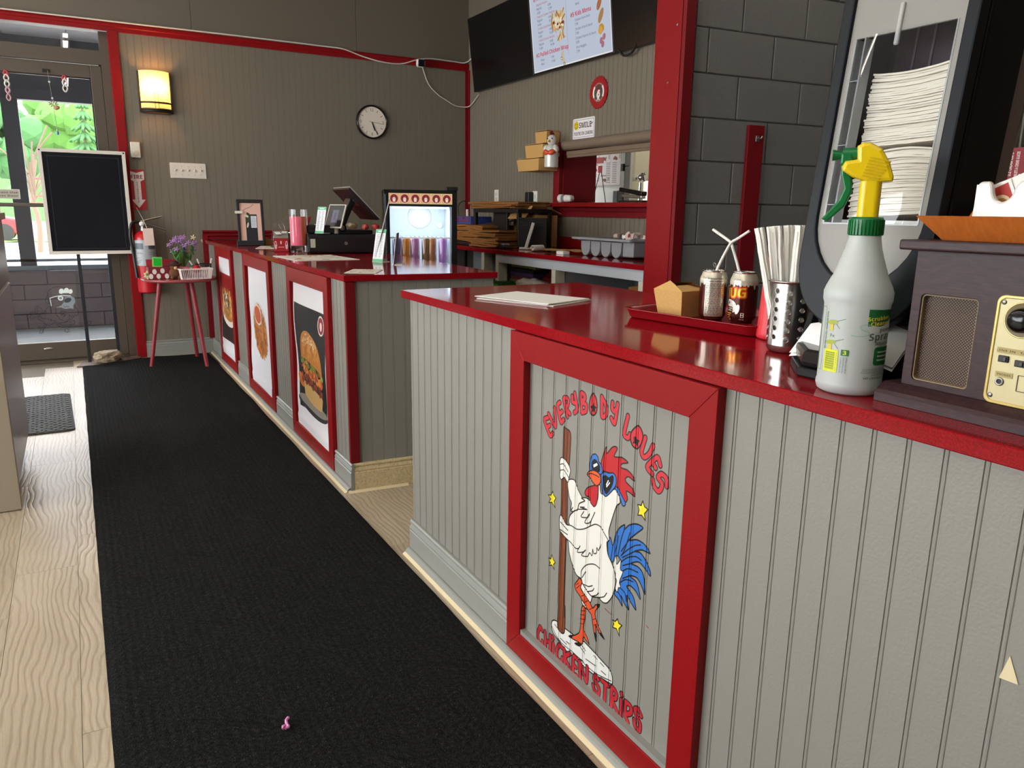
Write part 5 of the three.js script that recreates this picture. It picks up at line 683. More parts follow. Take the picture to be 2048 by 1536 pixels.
// cash drawer, register with customer display
{
  const d = thing('cash_till', 'black metal cash till on the far counter', 'cash till', [1.41, HC, -4.64], -0.18);
  part(d, 'case', B(0.40, 0.105, 0.38, 0, 0.058, 0, 0.004), mat(0x131315, 0.4)); part(d, 'front', B(0.385, 0.085, 0.012, 0, 0.055, 0.19, 0.003), mat(0x101012, 0.35)); part(d, 'lock', xf(Cy(0.01, 0.01, 0.006), [0.02, 0.06, 0.197], [PI / 2, 0, 0]), M.steelDull); part(d, 'foot', merge([-0.17, 0.17].map((x) => B(0.03, 0.008, 0.3, x, 0.003, 0))), M.black); part(d, 'rating_label', B(0.028, 0.05, 0.001, -0.17, 0.06, 0.1965), mat(0xb9b6a8, 0.6));
  const r = thing('register', 'point of sale register with tilted screen seen from behind', 'register', [1.46, HC + 0.112, -4.62], -0.05);
  part(r, 'base', xf(Ex(rrect(0.26, 0.24, 0.03), 0.022, 0.004), [0, 0.0, 0], [-PI / 2, 0, 0]), M.black); part(r, 'hinge', xf(Cy(0.024, 0.024, 0.12), [-0.06, 0.035, 0.06], [PI / 2, 0, 0]), M.blackGloss); part(r, 'hinge_cap', xf(La([[0, 0.004], [0.012, 0.004], [0.016, 0]], 20), [-0.06, 0.035, 0.12], [PI / 2, 0, 0]), M.steelDull);
  part(r, 'arm', xf(B(0.04, 0.19, 0.11, 0, 0.095, 0, 0.01), [-0.06, 0.03, 0.03], [0, 0, -0.42]), mat(0x17171a, 0.4));
  // screen: top edge towards the customer, glass facing the cashier (+x) and up
  const scr = part(r, 'screen_shell', xf(B(0.014, 0.25, 0.38, 0, 0, 0, 0.005), [0.055, 0.175, 0.0], [0, 0, 0.78]), mat(0x1d1618, 0.4)); part(scr, 'bezel', xf(xf(B(0.006, 0.256, 0.386, 0.009, 0, 0, 0.002), null, null), [0.055, 0.175, 0.0], [0, 0, 0.78]), mat(0xb9b6ae, 0.3, { metalness: 0.5 })); part(scr, 'mount_plate', xf(B(0.006, 0.05, 0.06, -0.010, 0.02, 0.06, 0.002), [0.055, 0.175, 0.0], [0, 0, 0.78]), M.steelDull);
  const disp = thing('customer_display', 'small tilted customer display with white bezel in front of the register', 'display', [1.335, HC + 0.145, -4.50], -PI / 2 + 0.62);
  part(disp, 'shell', xf(B(0.125, 0.15, 0.012, 0, 0.075, 0, 0.006), null, [-0.42, 0, 0]), mat(0xd6d3ca, 0.35)); const dp = pic(256, 320, (x, w, h) => { x.fillStyle = '#1d1c22'; x.fillRect(0, 0, w, h); x.fillStyle = '#8a86a6'; x.fillRect(78, 70, 100, 190); x.fillStyle = '#24222e'; x.font = 'bold 40px sans-serif'; x.save(); x.translate(128, 165); x.rotate(-PI / 2); x.textAlign = 'center'; x.fillText('OPEN', 0, 14); x.restore(); });
  part(disp, 'screen', xf(new THREE.PlaneGeometry(0.11, 0.135), [0, 0.075, 0.0066], null), new THREE.MeshStandardMaterial({ color: 0x111111, roughness: 0.25, emissive: 0xffffff, emissiveMap: dp, emissiveIntensity: 0.5 }), [0, 0, 0], [-0.42, 0, 0]); part(disp, 'stalk', rod([0, -0.03, -0.03], [0, 0.05, -0.03], 0.018, 0.012), mat(0xbdb4a2, 0.4));
  const cb = thing('candy_bags', 'clear bags of red candy on the far counter beside the register', 'candy', [1.50, HC + 0.135, -4.46]);
  for (const [x, m, s] of [[-0.06, phys(0xa89878, 0.25, { transmission: 0.4, thickness: 0 }), 0.045], [0.02, mat(0xb04038, 0.4), 0.035], [0.085, mat(0xb8403a, 0.4), 0.035]]) { const g = new THREE.IcosahedronGeometry(s * 0.6, 3); wobble(g, s * 0.3, 22, x * 30); part(cb, 'bag', xf(g, [x, s * 0.55, 0], null, [1.1, 0.8, 0.9]), m); }
  const lo = thing('receipt_printer', 'low black receipt printer on the cash drawer', 'printer', [1.285, HC + 0.112, -4.60], -0.18); part(lo, 'case', B(0.16, 0.05, 0.16, 0, 0.026, 0, 0.008), M.black); part(lo, 'paper', B(0.06, 0.004, 0.05, 0.0, 0.053, 0.03), M.paper);
}
// framed board, vase, donation box, candy dome
{
  const f = thing('photo_stand', 'black photo stand with pink sheet at the wall end of the far counter', 'photo stand', [1.075, HC, -5.55], -0.12);
  const p = pic(360, 560, (x, w, h) => { x.fillStyle = '#e2b5a2'; x.fillRect(0, 0, w, h); x.fillStyle = '#1c1f26'; x.fillRect(98, 165, 190, h - 165); x.fillStyle = '#dfe3ea'; x.fillRect(186, 188, 92, 170); for (let i = 0; i < 9; i++) { x.fillStyle = '#8a93a4'; x.fillRect(196, 200 + i * 17, 70, 6); } x.strokeStyle = '#2b2522'; x.lineWidth = 5; x.beginPath(); x.moveTo(60, 120); x.bezierCurveTo(120, 60, 180, 90, 240, 20); x.stroke(); blob(x, 150, 170, 40, 22, 0.8, '#2d3a22'); blob(x, 140, 240, 30, 50, 0.3, '#34412a'); blob(x, 120, 190, 34, 18, 0.4, '#cfd0b0'); blob(x, 130, 320, 14, 40, 0.3, '#ead8cc'); });
  const tilt = [-0.17, 0, 0], rim = Ex(rrect(0.175, 0.31, 0.006), 0.016, 0.003, [[[-0.07, -0.132], [0.07, -0.132], [0.07, 0.132], [-0.07, 0.132]]]);
  part(f, 'frame', xf(xf(rim, [0, 0.155, 0]), [0, 0.004, 0], tilt), M.black); part(f, 'sheet', xf(new THREE.PlaneGeometry(0.142, 0.266), [0, 0.155, 0.005]), mat(0xffffff, 0.5, { map: p }), [0, 0.004, 0], tilt); part(f, 'back', xf(B(0.15, 0.27, 0.004, 0, 0.155, 0.0), null, null), M.black, [0, 0.004, 0], tilt); part(f, 'easel_leg', xf(B(0.05, 0.22, 0.004, 0, 0.11, -0.09), null, [0.22, 0, 0]), M.black); part(f, 'ledge', B(0.18, 0.035, 0.03, -0.01, 0.018, 0.012, 0.004), mat(0x22252b, 0.5)); part(f, 'tape', B(0.05, 0.018, 0.001), mat(0xd9d4c4, 0.6), [-0.075, 0.225, -0.018], tilt);
  const v = thing('paper_vase', 'clear glass cylinder vase holding rolled pink and orange paper', 'vase', [1.148, HC + 0.0005, -4.55]);
  const gl = phys(0xffffff, 0.02, { transmission: 1, thickness: 0, ior: 1.5 }); part(v, 'glass', La([[0, 0], [0.048, 0], [0.053, 0.006], [0.054, 0.25], [0.051, 0.25], [0.050, 0.035], [0, 0.032]], 40), gl); const half = (a0, a1, r, h, y) => xf(new THREE.CylinderGeometry(r, r, h, 24, 1, true, a0, a1 - a0), [0, y + h / 2, 0]);
  part(v, 'pink_paper', half(-1.9, 0.1, 0.0485, 0.165, 0.045), mat(0xe6647e, 0.7, { side: THREE.DoubleSide })); part(v, 'orange_paper', half(-1.4, 2.2, 0.046, 0.165, 0.045), mat(0xd0663a, 0.7, { side: THREE.DoubleSide })); part(v, 'red_ribbon', xf(Ex([[0, 0], [0.03, 0.012], [0.005, -0.06]], 0.002), [0.052, 0.20, -0.02]), mat(0xb5232b, 0.6));
  const b = thing('donation_box', 'red donation box with white bear emblems and an open top', 'box', [1.10, HC, -4.80], -0.22);
  const bp = pic(256, 200, (x, w, h) => { x.fillStyle = '#ad1c28'; x.fillRect(0, 0, w, h); for (const c of [30, 222]) { blob(x, c, 105, 24, 62, 0, '#e7c3c4'); blob(x, c, 80, 12, 22, 0, '#b7434a'); } blob(x, 125, 66, 12, 26, 0, '#f0dcdc'); x.fillStyle = '#f0c8c8'; x.fillRect(70, 130, 110, 8); });
  part(b, 'body', B(0.085, 0.082, 0.17, 0, 0.042, 0, 0.002), mat(0xa81d28, 0.5)); part(b, 'front_print', xf(new THREE.PlaneGeometry(0.083, 0.08), [0, 0.042, 0.0857]), mat(0xffffff, 0.5, { map: bp })); part(b, 'sloped_top', xf(B(0.085, 0.003, 0.18, 0, 0, 0), [0, 0.100, 0], [0.2, 0, 0]), mat(0x8f8a82, 0.6)); part(b, 'slip', merge([xf(B(0.03, 0.002, 0.06), [-0.015, 0.108, 0.02], [0.2, 0.2, 0]), xf(B(0.03, 0.002, 0.05), [0.022, 0.112, -0.03], [0.2, -0.1, 0])]), M.paper);
  const c = thing('glass_dome', 'clear glass dome over a steel bowl beside the vase', 'dome', [1.185, HC, -5.02]);
  part(c, 'dome', La([[0.088, 0.02], [0.09, 0.08], [0.075, 0.15], [0.04, 0.185], [0.012, 0.195], [0.01, 0.21], [0, 0.212]], 36), gl); part(c, 'plate', La([[0, 0.004], [0.05, 0.002], [0.1, 0.014], [0.1, 0.018], [0.05, 0.008], [0, 0.008]], 36), mat(0x4a3436, 0.4)); part(c, 'bowl', La([[0, 0.015], [0.05, 0.015], [0.058, 0.02], [0.062, 0.105], [0.06, 0.105], [0.055, 0.022], [0, 0.02]], 36), M.steel);
  const tr = thing('paper_wedge', 'folded brown paper slip leaning by the photo frame', 'paper', [1.19, HC, -5.62]); part(tr, 'slip', xf(Ex([[-0.07, 0], [0.07, 0.0], [0.0, 0.06]], 0.004), null, [-0.4, 0, 0]), M.kraftDark);
}
// small green and white cards, stands, flat menus
{
  const card = pic(200, 640, (x, w, h) => { x.fillStyle = '#e4e8ea'; x.fillRect(0, 0, w, h); x.fillStyle = '#58b080'; x.fillRect(0, 0, w, 70); x.fillRect(0, h - 60, w, 60); for (let i = 0; i < 22; i++) { x.fillStyle = '#7f8790'; x.fillRect(26, 100 + i * 21, rnd(40, 70), 8); x.fillRect(112, 100 + i * 21, rnd(40, 66), 8); } text(x, 'MENU', 100, 36, 40, '#e7f4ec', 'sans-serif', 'center', 'bold'); });
  const mk = (lab, pos, turn, h) => { const t = thing('table_card', lab, 'card', pos, turn); part(t, 'card', xf(B(0.062, h, 0.003, 0, h / 2, 0), null, [-0.24, 0, 0]), M.white); part(t, 'print', xf(new THREE.PlaneGeometry(0.06, h - 0.002), [0, h / 2, 0.0021]), mat(0xffffff, 0.5, { map: card }), [0, 0, 0], [-0.24, 0, 0]); part(t, 'foot', B(0.062, 0.003, 0.06, 0, 0.0015, -0.03), M.white); return t; };
  mk('green and white card standing behind the vase, near the register', [1.245, HC + 0.116, -4.47], -0.98, 0.155); mk('green and white price card at the back edge of the far counter', [1.312, HC, -3.68], -1.0, 0.165);
  const s = thing('acrylic_stand', 'tall clear sign holder seen edge on behind the green and white price card', 'sign holder', [1.34, HC, -3.80], rad(70)); part(s, 'sheet', xf(B(0.22, 0.33, 0.004, 0, 0.165, 0, 0.001), null, [0.26, 0, 0]), mat(0xb9b3ac, 0.25)); part(s, 'foot', B(0.22, 0.004, 0.07, 0, 0.002, 0.03), mat(0xb9b3ac, 0.25));
  const k = thing('black_card_stand', 'thin black and white card stand in front of the fridge', 'sign holder', [1.335, HC, -3.50], rad(64)); part(k, 'card', xf(B(0.10, 0.15, 0.003, 0, 0.075, 0), null, [0.12, 0, 0]), M.black); part(k, 'frame', xf(B(0.104, 0.15, 0.003, 0, 0.075, -0.003), null, [0.12, 0, 0]), M.white); part(k, 'foot', B(0.1, 0.003, 0.05, 0, 0.0015, 0.015), M.white);
}
const menuArt = pic(512, 512, (x, w, h) => { x.fillStyle = '#e3dccf'; x.fillRect(0, 0, w, h); for (let i = 0; i < 70; i++) { x.fillStyle = ['#9aa2a6', '#b7a58a', '#7b8a7a', '#c9b08a'][i % 4]; x.fillRect(rnd(10, 460), rnd(10, 500), rnd(30, 120), 6); } for (let i = 0; i < 26; i++) blob(x, rnd(20, 490), rnd(20, 490), rnd(10, 34), rnd(8, 24), rnd(0, 3), ['#b98a4a', '#8a4a2a', '#c9b070', '#5e6a48', '#a39a8a'][i % 5]); x.fillStyle = '#8f9a3a'; x.fillRect(300, 20, 120, 40); });
M.menuArt = mat(0xffffff, 0.55, { map: menuArt });
const flatSheet = (name, lab, w, d, pos, turn) => { const t = thing(name, lab, 'menu', pos, turn); part(t, 'sheet', B(w, 0.0015, d, 0, 0.001, 0), M.paper); part(t, 'print', xf(new THREE.PlaneGeometry(w - 0.004, d - 0.004), [0, 0.0022, 0], [-PI / 2, 0, 0]), M.menuArt); return t; };
flatSheet('menu_sheet', 'printed menu lying flat on the far counter beside the vase', 0.33, 0.44, [1.115, HC, -4.10], 0.05);
flatSheet('menu_sheet', 'menu card lying near the front corner of the far counter', 0.13, 0.2, [1.06, HC, -3.14], -0.5);
flatSheet('menu_sheet', 'small white sheet lying behind the photo frame end of the far counter', 0.12, 0.35, [1.12, HC, -5.28], -0.3);

// ---------- things on the near counter ----------
{ // fanned menus
  for (const [lab, x, z, r, y] of [['lowest printed menu of the small pile at the end of the near counter', 1.185, -1.955, 0.40, 0], ['printed menu in the middle of the pile at the end of the near counter', 1.19, -1.965, 0.30, 0.0026], ['topmost printed menu of the pile at the end of the near counter', 1.18, -1.96, 0.36, 0.0052]]) { const m = flatSheet('menu_leaflet', lab, 0.20, 0.28, [x, HC + y, z], r); m.children[0].scale.y = 1.3; }
}
// red tray with takeout box, two cans
{
  const t = thing('serving_tray', 'dark red plastic serving tray holding two cans and a kraft box', 'tray', [1.362, HC, -1.358], rad(-83));
  const ring = (w, d, r, y) => { const p = rrect(w, d, r).getPoints(8); return p.map((q) => [q.x, y, q.y]); };
  const rings = [[0.375, 0.262, 0.02, 0.0], [0.385, 0.272, 0.024, 0.004], [0.40, 0.288, 0.034, 0.020], [0.412, 0.30, 0.04, 0.023], [0.412, 0.30, 0.04, 0.026], [0.396, 0.284, 0.034, 0.0235], [0.379, 0.266, 0.022, 0.006], [0.374, 0.261, 0.02, 0.005]].map((a) => ring(...a));
  const pos = [], idx = [], n = rings[0].length; rings.forEach((r) => r.forEach((p) => pos.push(...p))); for (let i = 0; i + 1 < rings.length; i++) for (let k = 0; k < n; k++) { const a = i * n + k, b = i * n + ((k + 1) % n), c = a + n, d = b + n; idx.push(a, c, b, b, c, d); }
  const c0 = pos.length / 3; pos.push(0, 0, 0, 0, 0.005, 0); for (let k = 0; k < n; k++) { idx.push(c0, k, (k + 1) % n); const a = (rings.length - 1) * n; idx.push(c0 + 1, a + ((k + 1) % n), a + k); }
  const g = new THREE.BufferGeometry(); g.setAttribute('position', new THREE.Float32BufferAttribute(pos, 3)); g.setIndex(idx); g.computeVertexNormals(); part(t, 'tray', g, phys(0x8a0f18, 0.25));
}
{
  const t = thing('takeout_box', 'small kraft takeout box on the left of the red tray', 'takeout box', [1.338, HC + 0.006, -1.468], 0.1);
  const w = 0.105, d = 0.078, h = 0.066, f = 1.22, P = (sx, sz, top) => [sx * w / 2 * (top ? f : 1), top ? h : 0, sz * d / 2 * (top ? f : 1)];
  const quad = (a, b, c, e) => { const q = new THREE.BufferGeometry(); q.setAttribute('position', new THREE.Float32BufferAttribute([...a, ...b, ...c, ...a, ...c, ...e], 3)); q.setAttribute('uv', new THREE.Float32BufferAttribute([0, 0, 0.1, 0, 0.1, 0.08, 0, 0, 0.1, 0.08, 0, 0.08], 2)); q.computeVertexNormals(); return q; };
  const kd = mat(0xffffff, 0.8, { map: tiled(M.kraftMap, 6), side: THREE.DoubleSide });
  for (const [a, b] of [[[-1, 1], [1, 1]], [[1, 1], [1, -1]], [[1, -1], [-1, -1]], [[-1, -1], [-1, 1]]]) part(t, 'side', quad(P(...a, 0), P(...b, 0), P(...b, 1), P(...a, 1)), kd);
  part(t, 'bottom', quad(P(-1, -1, 0), P(1, -1, 0), P(1, 1, 0), P(-1, 1, 0)), kd);
  const T = (x, y, z) => [x * w / 2 * f, h + y, z * d / 2 * f];
  part(t, 'flap', quad(T(-1, 0, 1), T(1, 0, 1), T(0.55, 0.010, 0.05), T(-0.55, 0.010, 0.05)), kd); part(t, 'flap', quad(T(-1, 0, -1), T(1, 0, -1), T(0.6, 0.016, -0.1), T(-0.4, 0.018, -0.1)), kd); part(t, 'flap', quad(T(1, 0, 1), T(1, 0, -1), T(0.1, 0.014, -0.35), T(0.1, 0.013, 0.45)), kd); part(t, 'flap', quad(T(-1, 0, 1), T(-1, 0, -1), T(-0.65, 0.022, -0.3), T(-0.75, 0.014, 0.2)), kd);
}
const canWrap = pic(1536, 900, (x, w, h) => {
  x.fillStyle = '#4a1714'; x.fillRect(0, 0, w, h); x.fillStyle = '#d9d2bf'; x.beginPath(); x.moveTo(0, 0); x.lineTo(w, 0); x.lineTo(w, 200);
  for (let i = 24; i >= 0; i--) { const a = (i / 24) * w; x.quadraticCurveTo(a + 40, 170 + (i % 3 === 0 ? 200 : i % 2 ? 60 : 110), a, 185); } x.closePath(); x.fill();
  x.fillStyle = '#8d8472'; for (const c of [130, 420, 900, 1300]) { x.beginPath(); x.ellipse(c, 110, 18, 22, 0, 0, 2 * PI); x.lineWidth = 5; x.strokeStyle = '#6d6454'; x.stroke(); x.fillRect(c + 30, 96, 90, 8); x.fillRect(c + 30, 116, 70, 8); }
  const mug = (cx) => { x.textAlign = 'center'; x.textBaseline = 'middle'; x.font = 'bold 240px sans-serif'; x.lineJoin = 'round'; x.save(); x.translate(cx, 350); x.transform(1, -0.06, 0, 1, 0, 0); x.lineWidth = 58; x.strokeStyle = '#8f2a16'; x.strokeText('MUG', 0, 0); x.lineWidth = 40; x.strokeStyle = '#c4481c'; x.strokeText('MUG', 0, 0); x.fillStyle = '#e6b92c'; x.fillText('MUG', 0, 0); x.restore();
    blob(x, cx - 30, 540, 130, 70, 0.2, '#e9e2d6'); blob(x, cx + 60, 620, 60, 80, 0.3, '#d8cfbf'); blob(x, cx - 60, 530, 18, 24, 0, '#2a1512'); blob(x, cx + 130, 640, 40, 90, 0.2, '#efeae0'); x.fillStyle = '#1d0e0c'; x.fillRect(cx - 190, 600, 230, 90); text(x, 'ROOT BEER', cx - 75, 628, 40, '#f2ede2', 'sans-serif', 'center', 'bold'); text(x, 'RACINETTE', cx - 75, 668, 36, '#f2ede2', 'sans-serif', 'center', 'bold'); for (let i = 0; i < 4; i++) { x.fillStyle = '#d9a72a'; x.fillRect(cx - 170, 710 + i * 38, 180 - i * 14, 20); } x.fillStyle = '#efe9dd'; x.fillRect(cx + 190, 700, 62, 88); blob(x, cx + 221, 725, 15, 13, 0, '#1d0e0c'); blob(x, cx + 221, 763, 17, 15, 0, '#1d0e0c'); text(x, '355 mL', cx + 215, 822, 30, '#efe9dd', 'sans-serif', 'center', 'bold'); };
  mug(384);
  x.fillStyle = '#cfc8b6'; x.fillRect(960, 70, 360, 740); text(x, 'Nutrition Facts', 1140, 110, 40, '#2a2420', 'sans-serif', 'center', 'bold'); text(x, 'Valeur nutritive', 1140, 160, 38, '#2a2420', 'sans-serif', 'center', 'bold');
  for (let i = 0; i < 30; i++) { let a = 975; while (a < 1290) { const l = rnd(14, 60); x.fillStyle = i % 7 === 6 ? '#8a5a3a' : '#4a423b'; x.fillRect(a, 200 + i * 20, Math.min(l, 1300 - a), 9); a += l + 9; } } x.strokeStyle = '#b5402e'; x.lineWidth = 6; x.beginPath(); x.arc(985, 846, 20, 0, 2 * PI); x.stroke(); x.fillStyle = '#8d4a40'; x.fillRect(1020, 838, 260, 12);
});
const byHeight = (g, h) => { const p = g.attributes.position, uv = g.attributes.uv; for (let i = 0; i < p.count; i++) uv.setY(i, p.getY(i) / h); return g; };
const sodaCan = (lab, pos, turn, tabOpen) => {
  const t = thing('soda_can', lab, 'can', pos, turn);
  part(t, 'body', byHeight(La([[0.0245, 0.0], [0.0255, 0.003], [0.0325, 0.013], [0.0331, 0.018], [0.0331, 0.098], [0.0322, 0.103], [0.0268, 0.117]], 64), 0.117), phys(0xffffff, 0.22, { map: canWrap, metalness: 0.45 }));
  part(t, 'base', La([[0, 0.006], [0.018, 0.004], [0.0235, 0.0], [0.0248, 0.0]], 48), M.steel); part(t, 'rim', La([[0.0268, 0.117], [0.0274, 0.1195], [0.0268, 0.1215], [0.0254, 0.1205], [0.0246, 0.1165], [0, 0.1165]], 56), M.steel);
  const tab = Ex(rrect(0.014, 0.024, 0.0068), 0.0012, 0.0003, [rrect(0.008, 0.009, 0.0038, 0, 0.0045).getPoints(6).map((p) => [p.x, p.y])]);
  part(t, 'tab', xf(tab, [0, 0.1185 + (tabOpen ? 0.009 : 0.0006), 0.0], [tabOpen ? -0.25 : -PI / 2, tabOpen ? 0.3 : 0, 0]), M.steel); part(t, 'opening', xf(new THREE.CircleGeometry(0.009, 20), [0.008, 0.1167, 0.011], [-PI / 2, 0, 0]), M.black); return t;
};
sodaCan('root beer can turned to its nutrition panel, with a raised tab', [1.346, HC + 0.005, -1.378], rad(56), true);
sodaCan('root beer can with yellow lettering, right one on the tray', [1.380, HC + 0.005, -1.312], rad(-188), false);
{
  const s = (lab, pts) => { const g = Tb(pts, 0.0034, 40, 10); single('bent_straw', lab, 'straw', g, M.paper, null, null); };
  s('white bent straw standing in the left can and leaning right', [[1.3405, 0.95, -1.385], [1.345, 1.03, -1.372], [1.357, 1.088, -1.352], [1.3605, 1.104, -1.343], [1.3645, 1.1105, -1.333], [1.375, 1.131, -1.304]]);
  s('white bent straw standing in the right can and leaning left', [[1.380, 0.95, -1.311], [1.381, 1.03, -1.331], [1.381, 1.085, -1.357], [1.3805, 1.101, -1.3655], [1.379, 1.107, -1.374], [1.372, 1.131, -1.42]]);
}
{ // ketchup bottle
  const t = thing('ketchup_bottle', 'red plastic squeeze bottle beside the steel straw holder', 'bottle', [1.283, HC, -1.128]);
  part(t, 'body', La([[0, 0], [0.031, 0], [0.034, 0.004], [0.034, 0.012], [0.031, 0.07], [0.0275, 0.15], [0.0265, 0.165], [0.0225, 0.172], [0, 0.172]], 44), phys(0xd02c36, 0.4)); part(t, 'cap', La([[0.0155, 0.172], [0.0165, 0.174], [0.0158, 0.186], [0.013, 0.191], [0.0, 0.191]], 32), phys(0xd7404a, 0.4));
}
{ // perforated steel holder with wrapped straws
  const t = thing('straw_holder', 'perforated stainless steel cylinder holding paper wrapped straws', 'holder', [1.187, HC, -1.005], rad(-50));
  const alpha = pic(1024, 512, (x, w, h) => { x.fillStyle = '#fff'; x.fillRect(0, 0, w, h); for (let c = 0; c < 10; c++) for (let r = 0; r < 6; r++) blob(x, (c + 0.5) * w / 10 + 36, 62 + r * 76 + (c % 2) * 14, 21, 21, 0, '#000'); }, false);
  const st = new THREE.MeshStandardMaterial({ color: 0xc7c5c0, metalness: 1, roughness: 0.22, alphaMap: alpha, alphaTest: 0.5, side: THREE.DoubleSide });
  part(t, 'wall', xf(new THREE.CylinderGeometry(0.0405, 0.0405, 0.118, 64, 1, true), [0, 0.074, 0]), st); part(t, 'inner_wall', xf(new THREE.CylinderGeometry(0.0395, 0.0395, 0.118, 64, 1, true), [0, 0.074, 0]), st);
  part(t, 'foot', La([[0, 0.001], [0.032, 0.0], [0.037, 0.003], [0.0402, 0.010], [0.0405, 0.016]], 64), M.steel); part(t, 'rim', La([[0.0405, 0.132], [0.0455, 0.1345], [0.0465, 0.136], [0.0455, 0.1375], [0.0395, 0.135], [0.0395, 0.131]], 64), M.steel);
  const hr = []; for (let c = 0; c < 10; c++) for (let r = 0; r < 6; r++) { const u = ((c + 0.5) * 102.4 + 36) / 1024, a = u * 2 * PI, y = 0.133 - ((62 + r * 76 + (c % 2) * 14) / 512) * 0.118; hr.push(xf(new THREE.TorusGeometry(0.0050, 0.0006, 5, 14), [0.0402 * Math.sin(a), y, 0.0402 * Math.cos(a)], [0, a, 0])); } part(t, 'hole_rim', merge(hr), M.steel);
  const proto = thing('wrapped_straw', 'paper wrapped straw standing in the perforated steel holder', 'straw', [0, 0, 0], 0, 'paper wrapped straws in the steel holder');
  part(proto, 'straw', Cy(0.0033, 0.0033, 0.225, 0, 0.112, 0, 10), M.paper); { const g = new THREE.BoxGeometry(0.0115, 0.235, 0.0044, 2, 16, 1); wobble(g, 0.0016, 40, 2); part(proto, 'wrapper', xf(g, [0, 0.118, 0]), mat(0xe9e7de, 0.9)); }
  const tops = []; for (let i = 0; i < 9; i++) tops.push([-0.034 + i * 0.0045 + rnd(-0.001, 0.001), rnd(-0.024, 0.024), 0.26 - i * 0.028]); for (let i = 0; i < 13; i++) tops.push([-0.004 + i * 0.0026 + rnd(-0.001, 0.001), rnd(-0.026, 0.026), 0.0 - i * 0.011]);
  tops.forEach(([a, b, lean], i) => { const o = i ? copyOf(proto, [0, 0, 0], 0) : proto, c = Math.cos(rad(50)), s = Math.sin(rad(50)); const right = [0.59, 0.81], away = [0.81, -0.59]; const bx = 0.55 * a, bz = 0.6 * b; o.position.set(1.187 + right[0] * bx + away[0] * bz, HC + 0.004, -1.005 + right[1] * bx + away[1] * bz); const dir = V(-right[0] * lean * 0.9 + away[0] * b * 1.5, 1, -right[1] * lean * 0.9 + away[1] * b * 1.5).normalize(); o.quaternion.setFromUnitVectors(V(0, 1, 0), dir); o.rotateY(rnd(0, 3)); });
}
